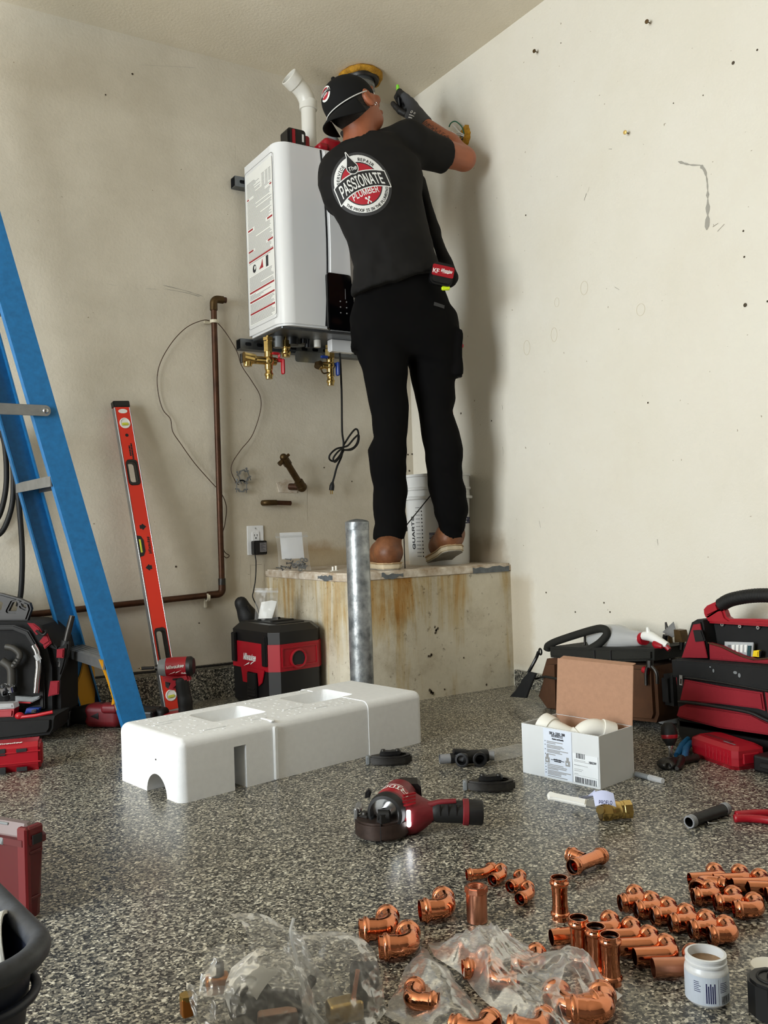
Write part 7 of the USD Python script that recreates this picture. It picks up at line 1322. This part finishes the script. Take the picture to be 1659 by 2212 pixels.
part(rp, 'red_handle', tube(spline(pts, 5), .008, 10), m_redp, True); part(rp, 'red_handle', tube(spline(pts2, 5), .0075, 10), m_redp, True); part(rp, 'pivot', bx(.05, .03, .012, on_floor(1745, 1768, .008), .003), m_dksteel)
sw = thing('loose_screw', 'small bright screw lying beside the black pipe nipple', 'screw'); a, b = on_floor(1530, 1779, .003), on_floor(1549, 1778, .003); part(sw, 'shank', cy(a, b, .0018, .0012, n=8), m_silver); part(sw, 'head', cy(a-(b-a)*.12, a, .0042, n=10), m_silver)
bv = thing('ball_valve', 'brass ball valve with white lever and paper tag lying in front of the carton', 'valve'); zv = .0205; vp = lambda px, py, z=zv: on_floor(px, py, z)
a, b = vp(1296, 1752), vp(1362, 1748); dvv = (b-a)/np.linalg.norm(b-a); lv = np.linalg.norm(b-a); BV = frame(a, z=dvv)
part(bv, 'left_hex', X(hexn(.0205, lv*.34, 0), BV), m_brass, 20); part(bv, 'valve_body', X(lathe([(.0165, lv*.30), (.0185, lv*.36), (.0195, lv*.48), (.0185, lv*.60), (.017, lv*.66)], 28), BV), m_brass, 40); part(bv, 'right_hex', X(lathe([(.017, lv*.62), (.0185, lv*.66), (.0185, lv*.74), (.0195, lv*.76), (.0195, lv), (.016, lv), (.015, lv*.8)], 8), BV), m_brass, 20)
part(bv, 'bore', X(lathe([(.0205, 0), (.0165, 0), (.0145, .012), (0, .013)], 24), BV), m_oldbr); part(bv, 'stem', cy(vp(1300, 1750, .034), vp(1296, 1750, .046), .008, n=14), m_brass)
l0, l3 = vp(1302, 1744, .026), vp(1190, 1752, .006); l1 = l0+(l3-l0)*.33; l2 = l0+(l3-l0)*.66
lvd = l3-l0; lvL = np.linalg.norm(lvd); LVF = frame(l0, x=lvd, z=V([0, 0, 1.])-.55*AWY)
part(bv, 'steel_arm', X(bprism(Polygon([(-.006, -.0105), (.34*lvL, -.0092), (.34*lvL, .0092), (-.006, .0105)]), .0035, .001), LVF), m_alu, 20)
part(bv, 'white_grip', X(bprism(Polygon([(.30*lvL, -.0098), (.62*lvL, -.0090), (.90*lvL, -.0092), (.97*lvL, -.0112), (lvL, -.0090), (lvL+.003, 0), (lvL, .0090), (.97*lvL, .0112), (.90*lvL, .0092), (.62*lvL, .0090), (.30*lvL, .0098)]), .010, .003), LVF@mat4((0, 0, -.003))), m_ltxt, 30)
m_tag = M('violet_tag_paper', (190, 196, 226), .6)
tg = part(bv, 'paper_tag', cloth(12, 6, lambda u, v: vp(1290, 1742, .044)+RH*(.040*u[..., None]-.004)+AWY*(.020*v[..., None])+V([0, 0, 1.])*(.022*v+.006*np.sin(u*3))[..., None]-AWY*(.012*u[..., None]), .0005), m_tag, True); part(tg, 'brand_lettering', text('PROFLO', .0075, frame(vp(1306, 1735, .058)-AWY*.009+V([0, 0, .004]), x=RH-AWY*.30, y=V([0, 0, 1.])*.75+AWY*.66), w=.026), m_navy, False)
part(bv, 'paper_tag', cloth(12, 6, lambda u, v: vp(1234, 1736, .012)+RH*(.056*u[..., None])+AWY*(.014*v[..., None])+V([0, 0, 1.])*(.020*u+.006*np.sin(v*3+u*4))[..., None], .0005), m_tag, True)

# flux jar, lids at the right edge
p = on_floor(1528, 2158); jar = thing('flux_jar', 'open white jar of flux paste with a printed label in front of the copper fittings', 'jar', frame(V([p[0], p[1], 0]), x=RH, z=(0, 0, 1))); m_jar = M('jar_plastic', (222, 224, 226), .3)
part(jar, 'jar_body', lathe([(0, .001), (.024, .0), (.0275, .004), (.0278, .040), (.027, .044), (.0245, .047), (.0245, .049), (.0262, .0495), (.0262, .052), (.0248, .053), (.0248, .056), (.0258, .0565), (.0258, .0600), (.0225, .0605), (.0222, .045), (.022, .012), (0, .012)], 44), m_jar, 40)
part(jar, 'flux_paste', lathe([(.0222, .049), (.018, .0475), (.010, .0485), (0, .047)], 28), M('tan_paste', (150, 118, 84), .55, var=.4, vs=80, bump=.4, bs=90), True)
def wrap(par, nm, g2d, z0, mat, r=.0281):
    for g in (g2d if isinstance(g2d, list) else [g2d]):
        v_, f_ = trimesh.creation.triangulate_polygon(g, engine='earcut'); v_, f_ = trimesh.remesh.subdivide_to_size(np.c_[v_, np.zeros(len(v_))], f_, .005); a_ = v_[:, 0]/r; part(par, nm, trimesh.Trimesh(np.stack([r*np.sin(a_), -r*np.cos(a_), z0+v_[:, 1]], 1), f_, process=False), mat, False)
lb_ = part(jar, 'label', trimesh.Trimesh(*(lambda A: (np.vstack([np.c_[.0280*np.sin(A), -.0280*np.cos(A), 0*A+.005], np.c_[.0280*np.sin(A), -.0280*np.cos(A), 0*A+.040]]), np.vstack([np.stack([np.arange(29), np.arange(1, 30), np.arange(30, 59)], 1), np.stack([np.arange(1, 30), np.arange(31, 60), np.arange(30, 59)], 1)])))(np.linspace(-1.7, 1.7, 30)), process=False), M('jar_label', (206, 216, 230), .5), False)
r_ = np.random.default_rng(2)
wrap(lb_, 'fine_print', [sbox(-.026, .031-.0024*k, -.026+.010*(.6+.4*r_.random()), .0318-.0024*k) for k in range(6)], .002, m_navy); wrap(lb_, 'fine_print', [sbox(.008, .030-.0022*k, .008+.016*(.6+.4*r_.random()), .0307-.0022*k) for k in range(6)], .002, m_navy)
wrap(lb_, 'vertical_print', [sbox(-.0105+.0026*k, .006, -.0090+.0026*k, .031-.003*(k % 2)) for k in range(5)], .002, m_navy); wrap(lb_, 'border_line', [sbox(.0055, .004, .0058, .036)], .002, m_navy)
x = .010; bars = []
while x < .026: w = .0004+.0008*r_.random(); bars.append(sbox(x, .004, x+w, .014)); x += w+.0004+.0006*r_.random()
wrap(lb_, 'barcode', bars, .002, m_print_dk)
p = on_floor(1663, 2122); t = thing('grey_jar', 'pale jar cut by the right picture edge behind the black cap', 'jar', mat4((p[0], p[1], 0))); part(t, 'body', lathe([(0, 0), (.022, 0), (.0225, .018), (.021, .02), (0, .02)], 30), m_pvc, 40); part(t, 'lid_ring', lathe([(.0215, .016), (.0235, .016), (.0235, .023), (.0215, .024), (0, .024)], 30), m_pvc, 40)
p = on_floor(1672, 2190); t = thing('screw_cap', 'black grooved plastic cap at the lower right picture corner', 'cap', mat4((p[0], p[1], 0), rz=.4)); ok = Polygon([(.031*math.cos(a), .031*math.sin(a)) for a in np.arange(12)*pi/6]); part(t, 'cap_body', bprism(ok, .045, .003), m_blk, 20); part(t, 'spiral_ridge', [X(trimesh.creation.torus(.018, .0018, 26, 6), mat4((0, 0, .0455)))], m_blkr, True); part(t, 'knob', lathe([(0, .052), (.006, .051), (.007, .045), (0, .045)], 14), m_blk)

# red organiser box and blue tub at the lower left
o0 = on_floor(62, 1991); o1 = on_floor(103, 1970); ob = (o1-o0)/np.linalg.norm(o1-o0); hO = upx(o0, V([0, 0, 1.]), 1790); oa_ = V([-ob[1], ob[0], 0]); oa_ = oa_ if oa_@RH < 0 else -oa_
OF = frame(o0, x=oa_, y=ob) if np.cross(oa_, ob)[2] > 0 else frame(o0, x=ob, y=oa_); flip = np.cross(oa_, ob)[2] <= 0
LO, DO = .38, np.linalg.norm(o1-o0)*1.0; og = thing('organizer_box', 'shade-darkened red plastic organizer with a grey lid at the left edge above the blue tub', 'storage box', OF)
oct2 = lambda g, c=.007: (lambda P: Polygon([(y, x) for x, y in P]) if flip else Polygon(P))([(c, -g), (LO, -g), (LO, DO+g), (c, DO+g), (-g, DO+g-c), (-g, c)])
part(og, 'bin_body', mf2t(m3.Manifold.hull(t2mf(prism(oct2(-.006, .012), .004))+t2mf(prism(oct2(0), .004, mat4((0, 0, hO*.80)))))), M('shaded_red_plastic', (82, 4, 10), .45), 20)  # the shade on this box is put into its red
part(og, 'rim', prism(oct2(.004).difference(oct2(-.008, .016)), hO*.07, mat4((0, 0, hO*.80))), '/World/Looks/shaded_red_plastic', 20); part(og, 'lid', mf2t(m3.Manifold.hull(t2mf(prism(oct2(-.006, .015), .004, mat4((0, 0, hO*.86))))+t2mf(prism(oct2(-.014, .02), .004, mat4((0, 0, hO*.985)))))), M('smoky_lid', (116, 100, 98), .35), 20)
loc = lambda x, y, z: (y, x, z) if flip else (x, y, z); lbx = lambda sx, sy, sz, c, b=.003: bx(*(loc(sx, sy, sz)), loc(*c), b)
part(og, 'corner_post', [lbx(.022, .012, hO*1.0, (.010, .003, hO*.5)), lbx(.014, DO*.8, hO*.20, (.004, DO*.45, hO*.90))], M('shaded_red_frame', (98, 5, 13), .45), 20); part(og, 'end_frame', [lbx(.004, DO*.7, .005, (.000, DO*.45, hO*.72), .001), lbx(.004, DO*.6, .005, (.003, DO*.42, hO*.22), .001)], '/World/Looks/shaded_red_plastic', 20)  # post a step lighter than the bin, both reds darkened for shade
part(og, 'handle_slot', lbx(.002, DO*.5, hO*.10, (-.0048, DO*.45, hO*.86), .0005), m_gap, False); part(og, 'lid_rib', [lbx(.05, .004, .004, (.08, DO*(.3+.2*k), hO*.985), .001) for k in range(3)], m_grayp, 20, kind='stuff'); part(og, 'lid_latch', lbx(.10, .006, .012, (.10, -.003, hO*.83), .002), m_grayp)
ZT = .30; c0 = on_floor(111, 2070, ZT); e1 = on_floor(-10, 1945, ZT)-c0; e2 = on_floor(-10, 2142, ZT)-c0; e1 /= np.linalg.norm(e1); e2 = e2-e1*(e1@e2); e2 /= np.linalg.norm(e2)
m_navyp = M('navy_plastic', (18, 24, 40), .45); m_rim = M('worn_grey_rim', (62, 66, 74), .5, var=.4, vs=60, col2=(36, 38, 44), bump=.2, bs=150)
tub = thing('storage_tub', 'dark navy plastic tub with a rolled grey rim in the lower left corner', 'tub'); LX, LY = .46, .34; TFm = frame(c0, x=e1, y=e2); m_dred = None
ring = lambda g, r: rrect(-g, -g, LX+g, LY+g, r, 10)
zl_ = 1 if TFm[2, 2] > 0 else -1
outer = ring(.0, .05); lowr = ring(-.03, .05); loop = lambda g: V(g.exterior.coords)[:-1]
vo, vl_ = loop(outer), loop(lowr); n_ = len(vo); ri, rli = loop(ring(-.004, .046)), loop(ring(-.034, .046))
def ring3(P2, z): return np.stack([(TFm@np.r_[q, 0, 1])[:3]+V([0, 0, z-ZT]) for q in P2])
verts = np.vstack([ring3(vo, ZT), ring3(vl_, .003), ring3(rli, .008), ring3(ri, ZT)]); j = np.arange(n_); j2 = (j+1) % n_; fs = []
for a_, b_ in ((0, 1), (1, 2), (2, 3), (3, 0)):
    if (a_, b_) == (1, 2): continue
    fs += [np.stack([a_*n_+j, b_*n_+j, b_*n_+j2], 1), np.stack([a_*n_+j, b_*n_+j2, a_*n_+j2], 1)]
part(tub, 'tub_wall', trimesh.Trimesh(verts, np.vstack(fs), process=False), m_navyp, 40); part(tub, 'tub_floor', X(prism(lowr, .006), frame(V([c0[0], c0[1], .002]), x=TFm[:3, 0], y=TFm[:3, 1]) if zl_ > 0 else frame(V([c0[0], c0[1], .009]), x=TFm[:3, 0], y=TFm[:3, 1])), m_navyp, False)
part(tub, 'rolled_rim', tube(ring3(loop(ring(.004, .054)), ZT), .0095, 14, closed=True), m_rim, True); part(tub, 'under_lip', tube(ring3(loop(ring(.001, .05)), ZT-.032), .004, 8, closed=True), m_navyp, True)
wp = thing('white_pipe', 'wide white plastic pipe end standing in the navy tub', 'pipe'); a = at_depth(30, 2062, depth_of(c0)+.06); dw = -RH*.93-AWY*.25-V([0, 0, .22]); dw /= np.linalg.norm(dw)
part(wp, 'pipe', hollow_tube([a, a+dw*.30], .037, 36, .003), m_pvc, True); part(wp, 'end_rim', X(lathe([(.034, 0), (.037, 0), (.037, .002), (.034, .002), (.034, 0)], 36), frame(a, z=dw)), m_pvc); part(wp, 'inner_sleeve', X(lathe([(.0335, .01), (.0335, .1), (0, .1)], 32), frame(a, z=dw)), m_grayp)

# clear bags in front
def crinkle(P, s, a, seed):
    n = meshkit.fbm(P*s, 3, seed); n2 = meshkit.noise(P*s*2.3+5, seed+7); return a*(1-2*np.abs(2*n-1))+a*.5*(1-2*np.abs(2*n2-1))
def drape(t, nm, quad, hgt, nx, ny, seed, amp=.012, mat=None, s=22, top=None):
    """a crumpled film over the floor: four photograph corners, height field hgt(u, v)"""
    c = [on_floor(*q) for q in quad]
    def fn(u, v):
        p = ((1-u)*(1-v))[..., None]*c[0]+(u*(1-v))[..., None]*c[1]+(u*v)[..., None]*c[2]+((1-u)*v)[..., None]*c[3]
        q = p+wob(p, 16, .012, seed); ed = np.clip(np.minimum(np.minimum(u, 1-u), np.minimum(v, 1-v))*7, 0, 1)
        q[..., 2] = .0015+hgt(u, v)*(.25+.75*ed)+(np.maximum(0, crinkle(p, s, amp, seed))+np.maximum(0, crinkle(p, s*2.7, amp*.4, seed+3)))*ed*(.3+hgt(u, v)*9); return q
    return part(t, nm, cloth(nx, ny, fn, 0), mat or m_film2, True)
fb = thing('flat_fitting_bag', 'large clear zip bag of copper elbows lying flat at the bottom of the picture', 'plastic bag')
bump_ = lambda u, v, cs: sum(h*np.exp(-(((u-a)/sa)**2+((v-b)/sb)**2)) for a, b, sa, sb, h in cs)
drape(fb, 'upper_film', ((925, 2046), (1095, 2022), (1348, 2160), (1190, 2340)), lambda u, v: .012+bump_(u, v, ((.25, .35, .22, .22, .030), (.55, .30, .2, .2, .030), (.72, .78, .25, .22, .038), (.3, .8, .2, .2, .012))), 70, 60, 11)
drape(fb, 'upper_film', ((905, 2045), (965, 2095), (1130, 2330), (832, 2195)), lambda u, v: .006+bump_(u, v, ((.45, .45, .25, .22, .028), (.6, .8, .2, .2, .02))), 60, 60, 23, .0055)
drape(fb, 'zip_strip', ((1046, 2048), (1095, 2024), (1108, 2034), (1058, 2058)), lambda u, v: .014+0*u, 12, 6, 5, .003, m_film)
sb = thing('crumpled_bag', 'tall crumpled clear bag of valves and fittings at the bottom of the picture', 'plastic bag'); SB = Facing(640, 2200); BGP = lambda px, py, dz=0.: SB.pt(px, py, dz)
def resamp(p, n): t = np.linspace(0, len(p)-1, n); return np.stack([np.interp(t, np.arange(len(p)), p[:, k]) for k in range(3)], 1)
def sheet(nm, rows, seed, amp=.0065, mat=None, nx=64, ny=60, s=24):
    """rows of photograph points, each with its distance in front of the bag's middle; a crumpled film through them"""
    R_ = [spline([BGP(*q) for q in r], 6) for r in rows]; R_ = [resamp(r, nx+1) for r in R_]; G3 = np.stack(R_)
    sp_ = np.stack([spline(G3[:, i], 8) for i in range(nx+1)]); G4 = np.stack([resamp(q, ny+1) for q in sp_])
    def fn(u, v):
        P = G4.copy(); d = crinkle(P, s, amp, seed)+crinkle(P, s*2.5, amp*.35, seed+5); P = P-FH*d[..., None]+V([0, 0, 1.])*(d*.3)[..., None]; P[..., 2] = np.maximum(P[..., 2], .002); return P
    return part(sb, nm, cloth(nx, ny, fn, 0), mat or m_film3, True)
sheet('back_film', [[(498, 1972, -.04), (560, 1972, -.05), (610, 1996, -.05), (640, 2010, -.045)], [(530, 2000, -.03), (580, 2002, -.04), (630, 2022, -.04), (660, 2030, -.03)], [(535, 2070, -.02), (600, 2070, -.04), (660, 2080, -.03), (690, 2090, -.02)], [(520, 2150, 0), (600, 2160, -.03), (700, 2160, -.03), (760, 2160, -.02)]], 31)
sheet('front_film', [[(632, 1985, -.01), (650, 2010, 0), (720, 2010, -.02), (766, 2012, -.02)], [(624, 2030, .0), (660, 2040, .01), (740, 2030, 0), (806, 2050, -.01)], [(640, 2110, .02), (690, 2120, .03), (760, 2110, .02), (824, 2110, 0)], [(660, 2190, .03), (720, 2205, .045), (790, 2200, .03), (830, 2150, .0)], [(690, 2240, .04), (740, 2245, .05), (800, 2220, .035), (836, 2180, .01)]], 37)
sheet('front_film', [[(500, 2090, .01), (555, 2050, .02), (610, 2050, .02), (650, 2060, .02)], [(486, 2140, .03), (560, 2100, .04), (630, 2100, .04), (668, 2120, .03)], [(490, 2200, .04), (560, 2180, .055), (640, 2180, .055), (690, 2190, .04)], [(500, 2250, .05), (570, 2250, .06), (650, 2250, .06), (710, 2250, .05)]], 41)
sheet('side_film', [[(446, 2060, -.01), (480, 2038, -.02), (530, 2040, -.02)], [(436, 2110, .0), (480, 2080, .0), (530, 2090, .0)], [(430, 2150, .02), (470, 2150, .02), (520, 2160, .02)]], 43, nx=26, ny=24)
sheet('side_film', [[(404, 2120, .02), (440, 2128, .025), (490, 2126, .03)], [(416, 2170, .03), (450, 2170, .04), (490, 2170, .04)], [(440, 2230, .04), (470, 2230, .05), (500, 2230, .05)]], 47, nx=26, ny=24)
part(sb, 'seam_fold', tube(spline([BGP(*q) for q in ((634, 1984, 0), (628, 2016, .012), (640, 2070, .025), (652, 2120, .036), (668, 2170, .045), (700, 2210, .05))], 6), .0022, 6), m_haze)
lf = thing('paper_leaflet', 'white leaflet curled inside the tall crumpled bag', 'leaflet'); rows = [[(556, 2050, .012), (562, 2085, .016), (600, 2096, .016)], [(510, 2098, .012), (530, 2130, .02), (560, 2150, .02)], [(484, 2150, .012), (500, 2190, .02), (530, 2215, .02)]]
part(lf, 'page', (lambda R_: cloth(10, 8, lambda u, v: np.stack([V([spline([R_[0][i], R_[1][i], R_[2][i]], 4)[int(round(w*8))] for w in v[0]]) for i in np.round(u[:, 0]*(len(R_[0])-1)).astype(int)]), .0006))([spline([BGP(*q) for q in r], 5) for r in rows]), m_paper, True); part(lf, 'fold', tube([BGP(484, 2150, .013), BGP(512, 2098, .013), BGP(556, 2050, .013)], .0012, 5), m_paper)
def lump(name, label, cat, px, py, dz, sx, sy, sz, mat, rz=0., r=.006, extra=None):
    c = BGP(px, py, dz); c = V([c[0], c[1], max(c[2], sz/2+.002)]); t = thing(name, label, cat, frame(c, x=fdir(math.degrees(rz)), z=(0, 0, 1))); part(t, 'body', rbx(sx, sy, sz, min(r, min(sx, sy, sz)*.49)), mat, 40)
    if extra: extra(t)
    return t
m_orbr = M('orange_brass', (196, 124, 58), .35, .7)
lump('black_fitting_box', 'black ribbed block at the right inside the tall crumpled bag', 'fitting', 788, 2128, -.018, .038, .03, .052, m_blk, extra=lambda t: [part(t, 'rib', bx(.004, .031, .050, (-.012+.008*k, 0, 0), .001), m_blkr) for k in range(4)])
lump('brass_block', 'brass fitting with a copper pin at the lower right of the tall bag', 'fitting', 745, 2196, .010, .046, .028, .026, m_brass, .35, extra=lambda t: part(t, 'copper_pin', cy((.012, 0, .010), (.020, .002, .045), .0032, n=10), m_cu))
lump('black_valve', 'black coiled hose end at the lower left inside the tall bag', 'fitting', 538, 2190, .006, .05, .04, .045, m_blkr, .6, .016, lambda t: part(t, 'ring', X(trimesh.creation.torus(.024, .006, 26, 10), mat4((0, -.014, .004), rx=1.3)), m_blk))
lump('valve_grip', 'black plastic handle in the middle of the tall bag', 'fitting', 625, 2176, -.004, .06, .03, .03, m_blk, -.3, .01, lambda t: part(t, 'arm', bx(.012, .05, .012, (.02, .01, .018), .003), m_blkr))
lump('brown_block', 'brown card piece lowest in the middle of the tall bag', 'fitting', 600, 2212, .022, .05, .02, .02, m_kraft, .2, .003, lambda t: part(t, 'edge', bx(.05, .003, .021, (0, -.010, 0), .0005), m_bagbrown))
lump('orange_nut', 'orange brass nut in the upper left pocket of the tall bag', 'nut', 470, 2124, -.014, .03, .022, .022, m_orbr, .3, .004, lambda t: part(t, 'dark_cap', cy((0, 0, .010), (0, 0, .024), .009, n=12), m_blk))
lump('orange_fitting', 'small orange brass fitting outside the left edge of the tall bag', 'nut', 404, 2172, .02, .016, .016, .026, m_orbr, .5, .004, lambda t: part(t, 'collar', cy((0, 0, .008), (0, 0, .014), .0095, n=8), m_brass))
